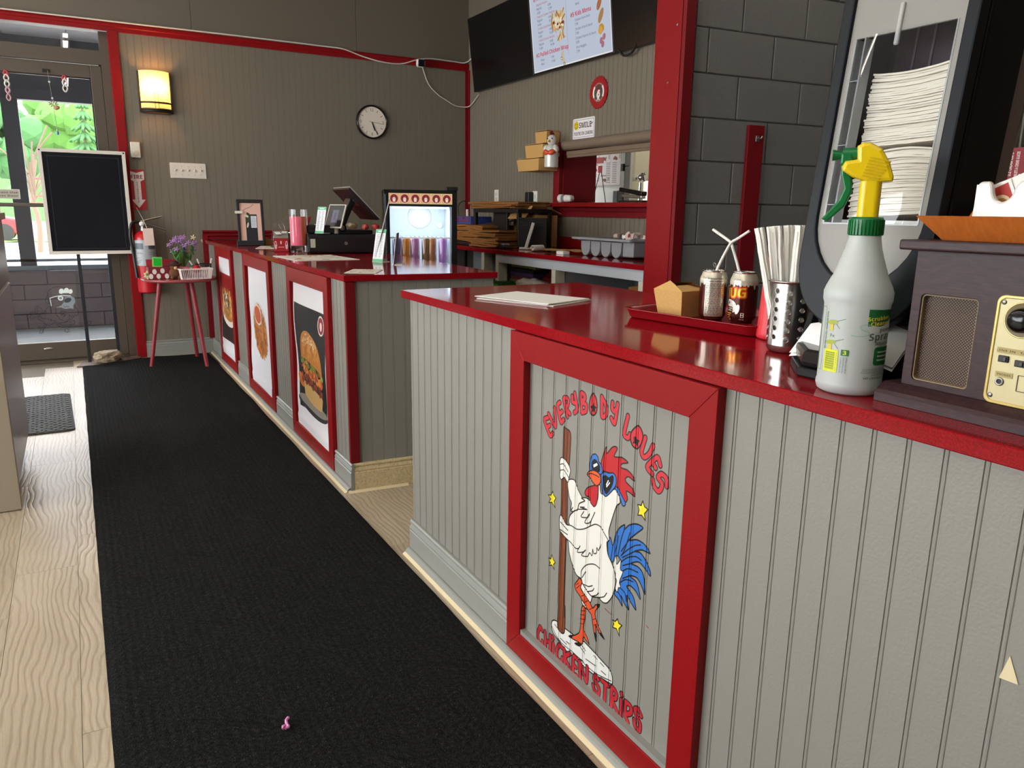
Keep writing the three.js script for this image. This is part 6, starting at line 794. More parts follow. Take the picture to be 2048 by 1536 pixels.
// napkin dispenser
{
  const Z0 = -0.905, Z1 = -0.674, ZC = (Z0 + Z1) / 2, T = 0.12, W = Z1 - Z0;
  const t = thing('napkin_dispenser', 'tall black napkin dispenser with clear front on the near counter', 'dispenser', [1.10, HC, ZC], -PI / 2);
  // local: x along the counter towards the camera, y up, z towards the customer; the upper part leans back by T
  const lean = -Math.atan(T), up = (g) => xf(xf(g, [0, -0.15, 0]), [0, 0.15, 0.006], [lean, 0, 0]);
  const DK = phys(0x101113, 0.45, { specularIntensity: 0.35 });
  part(t, 'back_plate', up(B(W - 0.01, 0.60, 0.04, 0, 0.33, -0.125, 0.006)), mat(0x6f6664, 0.5));
  const box = []; box.push(B(0.02, 0.50, 0.10, -W / 2 + 0.01, 0.37, -0.055, 0.004), B(0.02, 0.50, 0.10, W / 2 - 0.01, 0.37, -0.055, 0.004), B(W, 0.02, 0.10, 0, 0.615, -0.055), B(W - 0.02, 0.47, 0.012, 0, 0.37, -0.098)); part(t, 'housing', up(merge(box)), DK);
  part(t, 'inner_ribs', up(merge([-0.05, -0.02, 0.035].map((x) => B(0.004, 0.46, 0.006, x, 0.37, -0.09)))), mat(0x6a5a64, 0.3)); part(t, 'inner_panel', up(B(0.17, 0.2, 0.004, 0.0, 0.5, -0.091)), mat(0x3a2b33, 0.4));
  const outer = new THREE.Shape(); outer.moveTo(-W / 2, 0.63); outer.lineTo(-W / 2, 0.20); outer.quadraticCurveTo(-W / 2, 0.08, 0, 0.075); outer.quadraticCurveTo(W / 2, 0.08, W / 2, 0.20); outer.lineTo(W / 2, 0.63); outer.closePath();
  const win = []; const wx = W / 2 - 0.021; win.push([-wx, 0.61], [-wx, 0.255]); for (let i = 0; i <= 16; i++) { const a = PI + (PI * i) / 16; win.push([wx * Math.cos(a), 0.255 + 0.105 * Math.sin(a)]); } win.push([wx, 0.61]);
  part(t, 'front_frame', up(Ex(outer, 0.022, 0.003, [win])), phys(0x15181d, 0.42, { specularIntensity: 0.4 })); part(t, 'added_white_plate', up(B(0.18, 0.10, 0.004, 0, 0.205, -0.02)), M.white);  // white plate added behind the cover to make its lower part paler
  const hole = [[-0.083, 0.245], [-0.083, 0.535], [0.083, 0.535], [0.083, 0.245]], frost = phys(0xc6c4be, 0.35, { transmission: 0.6, thickness: 0, specularIntensity: 0.5 });
  part(t, 'frosted_cover', up(xf(Ex(win.map(([a, b]) => [a * 0.995, b]), 0.004, 0, [hole]), [0, 0, 0.012])), frost);
  const clear = phys(0xf4f6f8, 0.03, { transmission: 1, thickness: 0, ior: 1.45 });
  const cg = new THREE.PlaneGeometry(0.166, 0.29, 20, 6); { const p = cg.attributes.position; for (let i = 0; i < p.count; i++) p.setZ(i, 0.012 * (1 - (p.getX(i) / 0.083) ** 2)); cg.computeVertexNormals(); } part(t, 'clear_window', up(xf(cg, [0, 0.39, 0.014])), clear).castShadow = false;
  part(t, 'side_channel', up(merge([B(0.0025, 0.29, 0.022, -0.083, 0.39, 0.006), B(0.0025, 0.29, 0.022, 0.083, 0.39, 0.006), B(0.166, 0.0025, 0.022, 0, 0.245, 0.006), B(0.0025, 0.29, 0.022, -0.066, 0.39, 0.006), ...[0.47, 0.37, 0.275].map((y) => B(0.017, 0.0015, 0.02, -0.0745, y, 0.006))])), phys(0xe4e8ec, 0.12, { transmission: 0.7, thickness: 0 }));
  part(t, 'latch', up(merge([B(0.008, 0.062, 0.006, -0.01, 0.545, 0.017, 0.003), B(0.05, 0.016, 0.002, -0.012, 0.60, 0.016, 0.0008)])), mat(0xa7a7a5, 0.3));
  // base: recess, outlet and clear-fronted foot
  for (const s of [-W / 2, W / 2 + 0.012]) part(t, 'cheek', xf(Ex([[-0.13, 0.012], [0.0, 0.012], [-0.03, 0.09], [-0.01, 0.19], [-0.13, 0.22]], 0.012, 0.002), [s, 0, 0], [0, -PI / 2, 0]), DK);
  part(t, 'neck', B(0.20, 0.16, 0.07, 0, 0.085, -0.09, 0.006), mat(0x0d0d0f, 0.35));   part(t, 'outlet', B(0.17, 0.022, 0.06, 0, 0.088, -0.03, 0.006), M.black); const foot = (k) => [[-0.115 * k, 0.12], [0.115 * k, 0.12], [0.115 * k, -0.02], [0.06 * k, -0.072 * k], [0.045 * k, -0.085 * k], [-0.045 * k, -0.085 * k], [-0.06 * k, -0.072 * k], [-0.115 * k, -0.02]]; part(t, 'foot', xf(Ex(foot(1), 0.016, 0.003), null, [-PI / 2, 0, 0]), DK); part(t, 'foot_skirt', xf(Ex(foot(0.94), 0.030, 0.010), [0, 0.015, 0], [-PI / 2, 0, 0]), phys(0x1d1a19, 0.2, { specularIntensity: 0.5 }));
  // napkin stacks in the window, one napkin pulled out below
  const stack = (lab, y0, y1, tilt, slump) => { const n = 34, l = []; for (let k = 0; k < n; k++) { const g = new THREE.BoxGeometry(0.138 * rnd(0.985, 1.01), (y1 - y0) / n * 0.9, 0.07, 16, 1, 1), p = g.attributes.position; for (let i = 0; i < p.count; i++) { const x = p.getX(i); p.setY(i, p.getY(i) + tilt * x + slump * (k / n) * (x / 0.07) ** 2 + 0.0008 * noise.noise(x * 40, k * 1.7, 2)); } g.computeVertexNormals(); l.push(up(xf(g, [0.007 + rnd(-0.0015, 0.0015), y0 + (k + 0.5) * (y1 - y0) / n, -0.048 + rnd(-0.003, 0.003)]))); } const o = thing('napkin_stack', lab, 'napkins', [1.10, HC, ZC], -PI / 2); o.userData.kind = 'stuff'; part(o, 'sheets', merge(l), mat(0xe4dccd, 0.9)); return o; };
  stack('upper stack of white napkins inside the dispenser window', 0.372, 0.482, 0.03, 0.006); stack('lower stack of cream napkins inside the dispenser window', 0.262, 0.366, 0.05, -0.01);
  const nap = thing('napkin', 'white napkin pulled out at the foot of the dispenser', 'napkin', [1.10, HC, ZC], -PI / 2), g = new THREE.PlaneGeometry(0.205, 0.11, 20, 12), p = g.attributes.position; for (let i = 0; i < p.count; i++) { const x = p.getX(i), y = p.getY(i); p.setXYZ(i, x - 0.006, 0.086 - 0.75 * Math.max(0, -y + 0.01) - 0.7 * x * x + 0.006 * Math.cos(x * 26) + (x > 0.04 ? 0.012 : 0), 0.0 - 0.75 * y + 0.008 * Math.sin(x * 18)); } g.computeVertexNormals(); part(nap, 'sheet', g, mat(0xefeeea, 0.9, { side: THREE.DoubleSide }));
  const g2 = g.clone(); g2.translate(0, -0.006, 0.0); part(nap, 'fold', g2, mat(0xefeeea, 0.9, { side: THREE.DoubleSide }));
}
// spray bottle
{
  const t = thing('spray_bottle', 'translucent spray bottle with yellow head and green trigger at the counter edge', 'spray bottle', [1.0, HC, -0.727], 0);
  const plastic = phys(0xdde2de, 0.42, { transmission: 0.42, thickness: 0, side: THREE.DoubleSide });
  part(t, 'bottle', La([[0, 0.003], [0.038, 0.0], [0.0445, 0.004], [0.0465, 0.011], [0.0465, 0.016], [0.0455, 0.019], [0.0455, 0.132], [0.0475, 0.138], [0.0478, 0.150], [0.0450, 0.158], [0.0385, 0.172], [0.0370, 0.174], [0.0340, 0.184], [0.0330, 0.186], [0.0300, 0.196], [0.0290, 0.198], [0.0260, 0.209], [0.0250, 0.211], [0.0225, 0.224], [0.0215, 0.232], [0.0215, 0.236], [0, 0.236]], 64), plastic);
  part(t, 'liquid', La([[0, 0.006], [0.042, 0.006], [0.0440, 0.02], [0.0440, 0.085], [0, 0.0852]], 48), phys(0xdde6e4, 0.2, { transmission: 0.75, thickness: 0 })); part(t, 'dip_tube', Cy(0.003, 0.003, 0.22, 0.004, 0.13, 0, 10), mat(0xdfe0d8, 0.5));
  const teeth = []; for (let i = 0; i < 30; i++) { const a = i / 30 * 2 * PI; teeth.push(xf(B(0.0026, 0.021, 0.002), [0.0232 * Math.sin(a), 0.2425, 0.0232 * Math.cos(a)], [0, a, 0])); } const gm = phys(0x0f6b35, 0.35), ym = phys(0xe8c60c, 0.32);
  part(t, 'collar', merge([La([[0, 0.231], [0.0232, 0.231], [0.0232, 0.253], [0.021, 0.257], [0, 0.257]], 40), ...teeth]), gm);
  const head = new THREE.Group(); head.name = 'sprayer'; t.add(head); head.position.set(0, 0.257, 0); head.rotation.y = rad(126); head.scale.setScalar(0.88);
  part(head, 'stem', xf(Ex(rrect(0.033, 0.030, 0.011), 0.058, 0.001), [0, -0.001, 0], [-PI / 2, 0, 0]), ym);
  const hp = [[0.046, 0.024], [0.0416, 0.033], [0.024, 0.0355], [0.026, 0.056], [0.0175, 0.0615], [0.0066, 0.0615], [-0.011, 0.0515], [-0.024, 0.0296], [-0.032, 0.0077], [-0.031, 0.001], [-0.013, 0.0], [0.0066, 0.0], [0.0285, 0.0077], [0.044, 0.0175]];
  part(head, 'shroud', xf(Ex(hp, 0.034, 0.006), [0, 0.055, -0.017]), ym);
  const ribs = []; for (let i = 0; i < 7; i++) for (const s of [-1, 1]) ribs.push(xf(B(0.026 + i * 0.001, 0.0018, 0.003), [0.002 - i * 0.002, 0.062 + i * 0.0046, s * 0.0172], [0, 0, 0.22])); part(head, 'grip_rib', merge(ribs), mat(0xc9a808, 0.4));
  part(head, 'nozzle', merge([xf(Cy(0.011, 0.011, 0.022, 0, 0, 0, 8), [0.036, 0.099, 0], [0, 0, PI / 2]), xf(Cy(0.006, 0.009, 0.016), [0.054, 0.098, 0], [0, 0, PI / 2 + 0.0]), B(0.018, 0.02, 0.022, 0.040, 0.092, 0, 0.004)]), gm);
  part(head, 'trigger', xf(Ex([[0.036, 0.085], [0.048, 0.082], [0.046, 0.066], [0.040, 0.045], [0.046, 0.027], [0.070, -0.004], [0.060, -0.008], [0.036, 0.016], [0.027, 0.040], [0.029, 0.060]], 0.015, 0.003), [0, 0, -0.0075]), gm);
  const lab = pic(1024, 820, (x, w, h) => {
    x.clearRect(0, 0, w, h); const dk = '#1f6a3a';
    x.fillStyle = dk; x.fillRect(58, 20, 44, 110); x.fillStyle = '#7a9c84'; x.fillRect(58, 130, 44, 260); x.fillStyle = dk; x.fillRect(58, 390, 44, 370); x.strokeStyle = '#4a7a60'; x.lineWidth = 4; x.strokeRect(58, 22, 140, 740);
    x.save(); x.translate(232, 300); x.rotate(PI / 2); text(x, 'POUR DECANTER / DILUTE AND USE', -230, 0, 26, '#3d6a50', 'sans-serif', 'left', 'bold'); x.restore();
    for (const y of [190, 420]) { x.fillStyle = '#cdbb2e'; x.fillRect(280, y, 40, 90); blob(x, 305, y - 6, 62, 26, -0.15, '#9aa53c'); x.strokeStyle = '#5f6f50'; x.lineWidth = 6; x.beginPath(); x.moveTo(350, y - 20); x.lineTo(440, y - 56); x.moveTo(350, y + 10); x.lineTo(390, y + 60); x.stroke(); } text(x, 'Fx', 318, 338, 50, '#5f7a66', 'sans-serif', 'center', 'bold');
    x.fillStyle = '#d3d816'; x.fillRect(240, 500, 160, 260); x.fillStyle = '#2d4a14'; for (let i = 0; i < 24; i++) x.fillRect(258, 530 + i * 8.6, 108, i % 3 ? 3 : 5.5); for (let i = 0; i < 9; i++) text(x, '0360211'[i % 7], 383, 540 + i * 24, 20, '#2d4a14', 'sans-serif', 'center');
    x.fillStyle = '#2f6a30'; x.fillRect(424, 484, 74, 70); text(x, '3', 460, 520, 64, '#e3e032', 'sans-serif', 'center', 'bold'); for (let c = 0; c < 3; c++) for (let i = 0; i < 24; i++) { x.fillStyle = '#7b8a80'; x.fillRect(424 + c * 26, 570 + i * 8, rnd(6, 16), 4); }
    x.fillStyle = dk; x.beginPath(); x.moveTo(640, 10); x.lineTo(1010, 20); x.lineTo(1010, 60); x.lineTo(820, 190); x.lineTo(640, 200); x.fill(); blob(x, 770, 150, 88, 52, -0.1, '#3d5a44'); x.save(); x.translate(765, 110); x.rotate(-0.1); text(x, 'Scrubber', 0, 0, 62, '#e6df2e', 'sans-serif', 'center', 'bold'); text(x, 'Cleaner', 10, 58, 62, '#e6df2e', 'sans-serif', 'center', 'bold'); x.restore();
    x.strokeStyle = '#8fb49a'; x.lineWidth = 8; x.beginPath(); x.moveTo(690, 190); x.bezierCurveTo(560, 160, 540, 240, 640, 260); x.bezierCurveTo(700, 280, 640, 340, 500, 310); x.stroke();
    x.save(); x.translate(830, 260); x.transform(1, -0.06, 0, 1, 0, 0); text(x, 'power', -60, -20, 66, '#55625a', 'sans-serif', 'left', 'bold'); text(x, 'Spray', -170, 56, 112, '#4f5a54', 'sans-serif', 'left', 'bold'); x.restore(); text(x, 'ADJUSTABLE', 740, 400, 46, '#48524c', 'sans-serif', 'left', 'bold');
    x.fillStyle = dk; x.beginPath(); x.roundRect(730, 436, 260, 220, 40); x.fill(); x.strokeStyle = '#b9cdbf'; x.lineWidth = 5; x.stroke(); for (let i = 0; i < 3; i++) { x.fillStyle = '#c9d8ce'; x.fillRect(775, 490 + i * 46, 180, 18); }
    for (let i = 0; i < 6; i++) { x.fillStyle = '#8e9a92'; x.fillRect(640 - i * 6 + (i > 3 ? 120 : 0), 690 + i * 15, 320 - (i > 3 ? 100 : 0), 6); } text(x, 'NET CONTENTS', 650, 800, 30, '#5d6862', 'sans-serif', 'left', 'bold');
  });
  part(t, 'label', xf(new THREE.CylinderGeometry(0.0461, 0.0461, 0.104, 48, 1, true, -PI / 2 - 0.1, PI + 0.2), [0, 0.078, 0]), mat(0xffffff, 0.4, { map: lab, transparent: true, alphaTest: 0.3 }), null, [0, rad(-56), 0]);
}
// wooden table radio
{
  const woodR = pixels(512, 512, (u, v) => { const w = 0.1 * wrapNoise(u, v, 4, 3) + 0.02 * wrapNoise(u, v, 30, 1), g = Math.sin((v * 9 + w * 9) * 2 * PI * 2) * 0.5 + 0.5, f = wrapNoise(u * 0.5 % 1, v * 6 % 1, 40, 2), n = 0.035 * g + 0.05 * f + rnd(-0.015, 0.015); return [0.185 + n, 0.105 + n * 0.7, 0.115 + n * 0.7]; });
  const wm = phys(0xffffff, 0.42, { specularIntensity: 0.6, map: tiled(woodR, 3.2), bumpMap: tiled(woodR, 3.2), bumpScale: 0.0008 });
  const t = thing('table_radio', 'dark reddish wooden table radio with gold control panel and woven grille', 'radio', [0, 0, 0]);
  const x0 = 1.01, z0 = -0.650, z1 = -0.205, y0 = 0.936, y1 = 1.124;
  const face = Ex(shapeOf([[z0, y0], [z1, y0], [z1, y1], [z0, y1]]), 0.02, 0.001, [rrect(0.078, 0.120, 0.006, -0.597, 1.005).getPoints(5).map((p) => [p.x, p.y]), rrect(0.078, 0.120, 0.006, -0.263, 1.005).getPoints(5).map((p) => [p.x, p.y])]);
  part(t, 'front', metric(xf(face, [x0 + 0.02, 0, 0], [0, -PI / 2, 0])), wm);
  part(t, 'case', metric(merge([span(x0 + 0.02, 1.31, y0, y1, z0, z0 + 0.015), span(x0 + 0.02, 1.31, y0, y1, z1 - 0.015, z1), span(1.29, 1.31, y0, y1, z0, z1)])), wm);
  part(t, 'top', metric(span(0.993, 1.325, y1, 1.138, -0.668, -0.19, 0.003)), wm);
  part(t, 'plinth', metric(sweep([[0, 0], [0.37, 0], [0.37, 0.02], [0.352, 0.026], [0.02, 0.026], [0.012, 0.022], [0.004, 0.017], [0, 0.012]], 0.49, [1, 0, 0], [0, 1, 0], [0, 0, 1], [0.982, 0.9105, -0.67])), wm);
  const weave = pixels(256, 256, (u, v) => { const a = Math.cos(u * 2 * PI * 8), b = Math.cos(v * 2 * PI * 8), k = (Math.floor(v * 16) % 2 ? -a : a), d = Math.max(0, k) * Math.abs(Math.sin(v * 2 * PI * 8)), n = rnd(-0.03, 0.03); return d > 0.55 ? [0.62 + n, 0.50 + n, 0.38 + n] : d > 0.3 ? [0.40 + n, 0.29 + n, 0.20 + n] : [0.14 + n, 0.09 + n, 0.07 + n]; });
  for (const zc of [-0.597, -0.263]) { part(t, 'grille', metric(span(x0 + 0.010, x0 + 0.013, 0.942, 1.068, zc - 0.042, zc + 0.042)), mat(0xffffff, 0.6, { map: tiled(weave, 30), bumpMap: tiled(weave, 30), bumpScale: 0.0012 })); part(t, 'grille_rim', xf(Ex(rrect(0.0785, 0.1205, 0.006), 0.010, 0, [rrect(0.0745, 0.1165, 0.005).getPoints(5).map((p) => [p.x, p.y])]), [x0 + 0.0125, 1.005, zc], [0, -PI / 2, 0]), mat(0x7d6a4a, 0.5)); }
  const gold = phys(0xb9ae86, 0.42, { metalness: 0.35, bumpMap: tiled(fine, 1), bumpScale: 0.0002 });
  const plate = part(t, 'control_panel', xf(Ex(rrect(0.168, 0.138, 0.010), 0.005, 0.0016), [x0 - 0.0, 1.006, -0.448], [0, -PI / 2, 0]), gold);
  part(plate, 'panel_edge', xf(Ex(rrect(0.168, 0.138, 0.010), 0.0065, 0.001, [rrect(0.160, 0.130, 0.008).getPoints(5).map((p) => [p.x, p.y])]), [x0 - 0.0, 1.006, -0.448], [0, -PI / 2, 0]), phys(0xc7b06a, 0.3, { metalness: 0.6 }));
  const onFace = (g, z, y, out = 0) => xf(g, [x0 - 0.005 - out, y, z], [0, -PI / 2, 0]);
  const knob = (z, y) => { const k = part(t, 'knob', onFace(xf(La([[0, 0.016], [0.010, 0.015], [0.0148, 0.010], [0.0155, 0.003], [0.0155, 0]], 32), null, [PI / 2, 0, 0]), z, y), M.blackGloss); part(k, 'knob_ring', onFace(new THREE.TorusGeometry(0.0215, 0.0012, 8, 40), z, y), phys(0xc9b878, 0.25, { metalness: 0.7 })); part(k, 'knob_dish', onFace(xf(La([[0.0155, 0.0004], [0.021, 0.0012]], 32), null, [PI / 2, 0, 0]), z, y), mat(0x6a5a34, 0.5)); };
  knob(-0.499, 1.046); knob(-0.397, 1.046);
  part(t, 'screw', merge([[-0.524, 1.066], [-0.524, 0.947], [-0.373, 1.066], [-0.373, 0.947]].map(([z, y]) => onFace(xf(La([[0, 0.0016], [0.0022, 0.0014], [0.0034, 0]], 14), null, [PI / 2, 0, 0]), z, y))), M.steelDull);
  for (const [z, y] of [[-0.514, 0.9955], [-0.494, 0.9925], [-0.474, 0.9925]]) { const b = part(t, 'switch', onFace(B(0.0125, 0.0085, 0.003, 0, 0, 0.001, 0.001), z, y), M.black); part(b, 'slider', onFace(B(0.005, 0.006, 0.003, 0.002, 0, 0.003, 0.001), z, y), mat(0x2f2f30, 0.4)); }
  const lp = pic(256, 64, (x, w, h) => { x.fillStyle = '#a39356'; x.fillRect(0, 0, w, h); text(x, 'LINE IN   TAPE   CD', 128, 32, 30, '#4a3e22', 'sans-serif', 'center', 'bold'); }), hp = pic(128, 48, (x, w, h) => { x.fillStyle = '#a39356'; x.fillRect(0, 0, w, h); text(x, 'PHONES', 64, 24, 26, '#4a3e22', 'sans-serif', 'center', 'bold'); });
  part(t, 'caption', onFace(new THREE.PlaneGeometry(0.055, 0.007), -0.496, 1.006, 0.0008), mat(0xffffff, 0.5, { map: lp })); part(t, 'caption', onFace(new THREE.PlaneGeometry(0.021, 0.007), -0.511, 0.9755, 0.0008), mat(0xffffff, 0.5, { map: hp }));
  const jack = part(t, 'jack', onFace(xf(La([[0.0028, 0], [0.0028, 0.002], [0.005, 0.002], [0.0056, 0]], 20), null, [PI / 2, 0, 0]), -0.515, 0.966), M.steelDull); part(jack, 'jack_hole', onFace(new THREE.CircleGeometry(0.0029, 16), -0.515, 0.966, 0.0006), M.black);
  part(t, 'display_frame', merge([onFace(B(0.06, 0.0008, 0.001), -0.464, 0.978, 0.0004), onFace(B(0.06, 0.0008, 0.001), -0.464, 0.958, 0.0004), onFace(B(0.0008, 0.02, 0.001), -0.494, 0.968, 0.0004)]), mat(0x55492a, 0.6));
}
// orange wooden tray with the ceramic packet holder
{
  const t = thing('wooden_tray', 'orange stained wooden tray on top of the radio', 'tray', [1.15, 1.138, -0.40]);
  const om = mat(0xffffff, 0.45, { map: tiled(pixels(256, 256, (u, v) => { const n = 0.05 * wrapNoise(u, v * 0.3, 60) + rnd(-0.02, 0.02); return [0.74 + n, 0.40 + n * 0.8, 0.15 + n * 0.4]; }), 4) });
  const w = 0.24, d = 0.46, f = 0.026, h = 0.032, th = 0.006, P = (sx, sz, o, y) => [sx * (w / 2 + o), y, sz * (d / 2 + o)];
  part(t, 'floor', B(w, 0.006, d, 0, 0.0032, 0), om);
  const side = (a, b) => { const o = [P(...a, -f * 0, 0.0), P(...b, -f * 0, 0.0), P(...b, f, h), P(...a, f, h)], i = [P(...a, -th, 0.004), P(...b, -th, 0.004), P(...b, f - th, h), P(...a, f - th, h)], q = []; const quad = (A, Bq, C, D) => q.push(...A, ...Bq, ...C, ...A, ...C, ...D); quad(o[0], o[1], o[2], o[3]); quad(i[1], i[0], i[3], i[2]); quad(o[3], o[2], i[2], i[3]); const g = new THREE.BufferGeometry(); g.setAttribute('position', new THREE.Float32BufferAttribute(q, 3)); g.computeVertexNormals(); return metric(g); };
  for (const [a, b] of [[[-1, 1], [-1, -1]], [[1, -1], [1, 1]], [[-1, -1], [1, -1]], [[1, 1], [-1, 1]]]) part(t, 'side', side(a, b), om);
  part(t, 'handle', xf(Ex([[-0.06, 0], [0.06, 0], [0.045, 0.016], [0.02, 0.023], [-0.02, 0.023], [-0.045, 0.016]], 0.006, 0.001), [0.03, h - 0.004, -d / 2 - f + 0.003], null), om);
  const c = thing('packet_holder', 'white ceramic packet holder with rounded notch on the orange tray', 'holder', [1.115, 1.1445, -0.545], -PI / 2);
  const front = new THREE.Shape(); front.moveTo(-0.085, 0); front.lineTo(-0.080, 0.066); front.quadraticCurveTo(-0.079, 0.072, -0.073, 0.072); front.lineTo(-0.066, 0.072); front.quadraticCurveTo(-0.060, 0.070, -0.059, 0.060); front.quadraticCurveTo(-0.056, 0.046, -0.046, 0.045); front.quadraticCurveTo(-0.036, 0.046, -0.032, 0.058); front.quadraticCurveTo(-0.029, 0.071, -0.022, 0.072); front.lineTo(0.073, 0.072); front.lineTo(0.085, 0.0); front.closePath();
  const fg = () => Ex(front, 0.009, 0.003); part(c, 'wall', xf(fg(), [0, 0, 0.020]), M.whiteGloss); part(c, 'wall', xf(fg(), [0, 0, -0.03]), M.whiteGloss); part(c, 'end', merge([xf(B(0.008, 0.068, 0.05, 0, 0.034, 0), [-0.079, 0, 0], null), xf(B(0.008, 0.068, 0.05, 0, 0.034, 0), [0.079, 0, 0], null)]), M.whiteGloss); part(c, 'bottom', B(0.16, 0.006, 0.05, 0, 0.003, 0), M.whiteGloss);
  const pp = pic(128, 160, (x, w, h) => { x.fillStyle = '#e9e4e0'; x.fillRect(0, 0, w, h); x.fillStyle = '#b03028'; x.fillRect(12, 10, w - 24, h - 20); blob(x, 64, 76, 40, 36, 0, '#e0c8a0'); blob(x, 64, 76, 28, 24, 0, '#b8834a'); text(x, 'Sugar', 64, 78, 24, '#4a1a14', 'sans-serif', 'center', 'bold'); });
  for (const [x, r, lab, z] of [[-0.040, 0.45, 'red sugar packet tilted to the right in the ceramic holder', 0.004], [-0.031, -0.25, 'sugar packet standing behind the tilted one in the ceramic holder', -0.008]]) { const k = thing('sugar_packet', lab, 'packet', [1.115 - z, 1.151, -0.545 + x], -PI / 2); const g = new THREE.BoxGeometry(0.05, 0.068, 0.004, 6, 8, 1); wobble(g, 0.0022, 30, x * 90); part(k, 'packet', xf(g, [0, 0.037, 0], [0, 0, r]), M.paper); part(k, 'print', xf(new THREE.PlaneGeometry(0.044, 0.06), [0, 0.037, 0.0042]), mat(0xffffff, 0.6, { map: pp }), null, [0, 0, r]); }
}
// shelf on the side wall with the cup carton and foil
{
  const s = thing('wall_shelf', 'narrow green edged shelf on the grey side wall behind the radio', 'shelf', [3.80, 1.30, -1.70], -PI / 2); part(s, 'board', B(1.0, 0.024, 0.30, 0, 0.012, 0.01, 0.003), mat(0x4d5a34, 0.5)); part(s, 'bracket', merge([B(0.02, 0.16, 0.02, -0.3, -0.08, -0.14), B(0.02, 0.02, 0.26, -0.3, -0.01, -0.02), B(0.02, 0.16, 0.02, 0.3, -0.08, -0.14), B(0.02, 0.02, 0.26, 0.3, -0.01, -0.02)]), M.black);
  const c = thing('cup_carton', 'red and violet carton of ice cream cups on the shelf', 'carton', [3.75, 1.3245, -1.96], -PI / 2);
  const p = pic(512, 512, (x, w, h) => { x.fillStyle = '#8c1020'; x.fillRect(0, 0, w, h); x.fillStyle = '#4a4a9a'; x.fillRect(240, 0, 272, h); for (let i = 0; i < 4; i++) { x.fillStyle = '#d9cfe0'; x.fillRect(240, 60 + i * 130, 272, 40); } x.save(); x.translate(110, 480); x.rotate(-PI / 2); text(x, 'ICE CREAM CUPS', 60, -10, 44, '#efe6e0', 'sans-serif', 'left', 'bold'); text(x, 'GOBELETS A CREME GLACEE', 0, 40, 32, '#efe6e0', 'sans-serif', 'left', 'bold'); blob(x, 90, -70, 60, 26, 0, '#7a7ab0'); x.restore(); });
  part(c, 'box', B(0.30, 0.15, 0.16, 0.07, 0.075, 0, 0.002), mat(0x8c1020, 0.5)); part(c, 'front_print', xf(new THREE.PlaneGeometry(0.298, 0.148), [0.07, 0.075, 0.0806]), mat(0xffffff, 0.5, { map: p }));
  const g = new THREE.IcosahedronGeometry(0.06, 4); wobble(g, 0.03, 22, 3); single('foil_ball', 'crumpled silver foil beside the cup carton', 'foil', xf(xf(g, null, null, [1, 0.8, 1]), [3.74, 1.365, -2.10]), phys(0x8c8c90, 0.25, { metalness: 0.9 }));
}

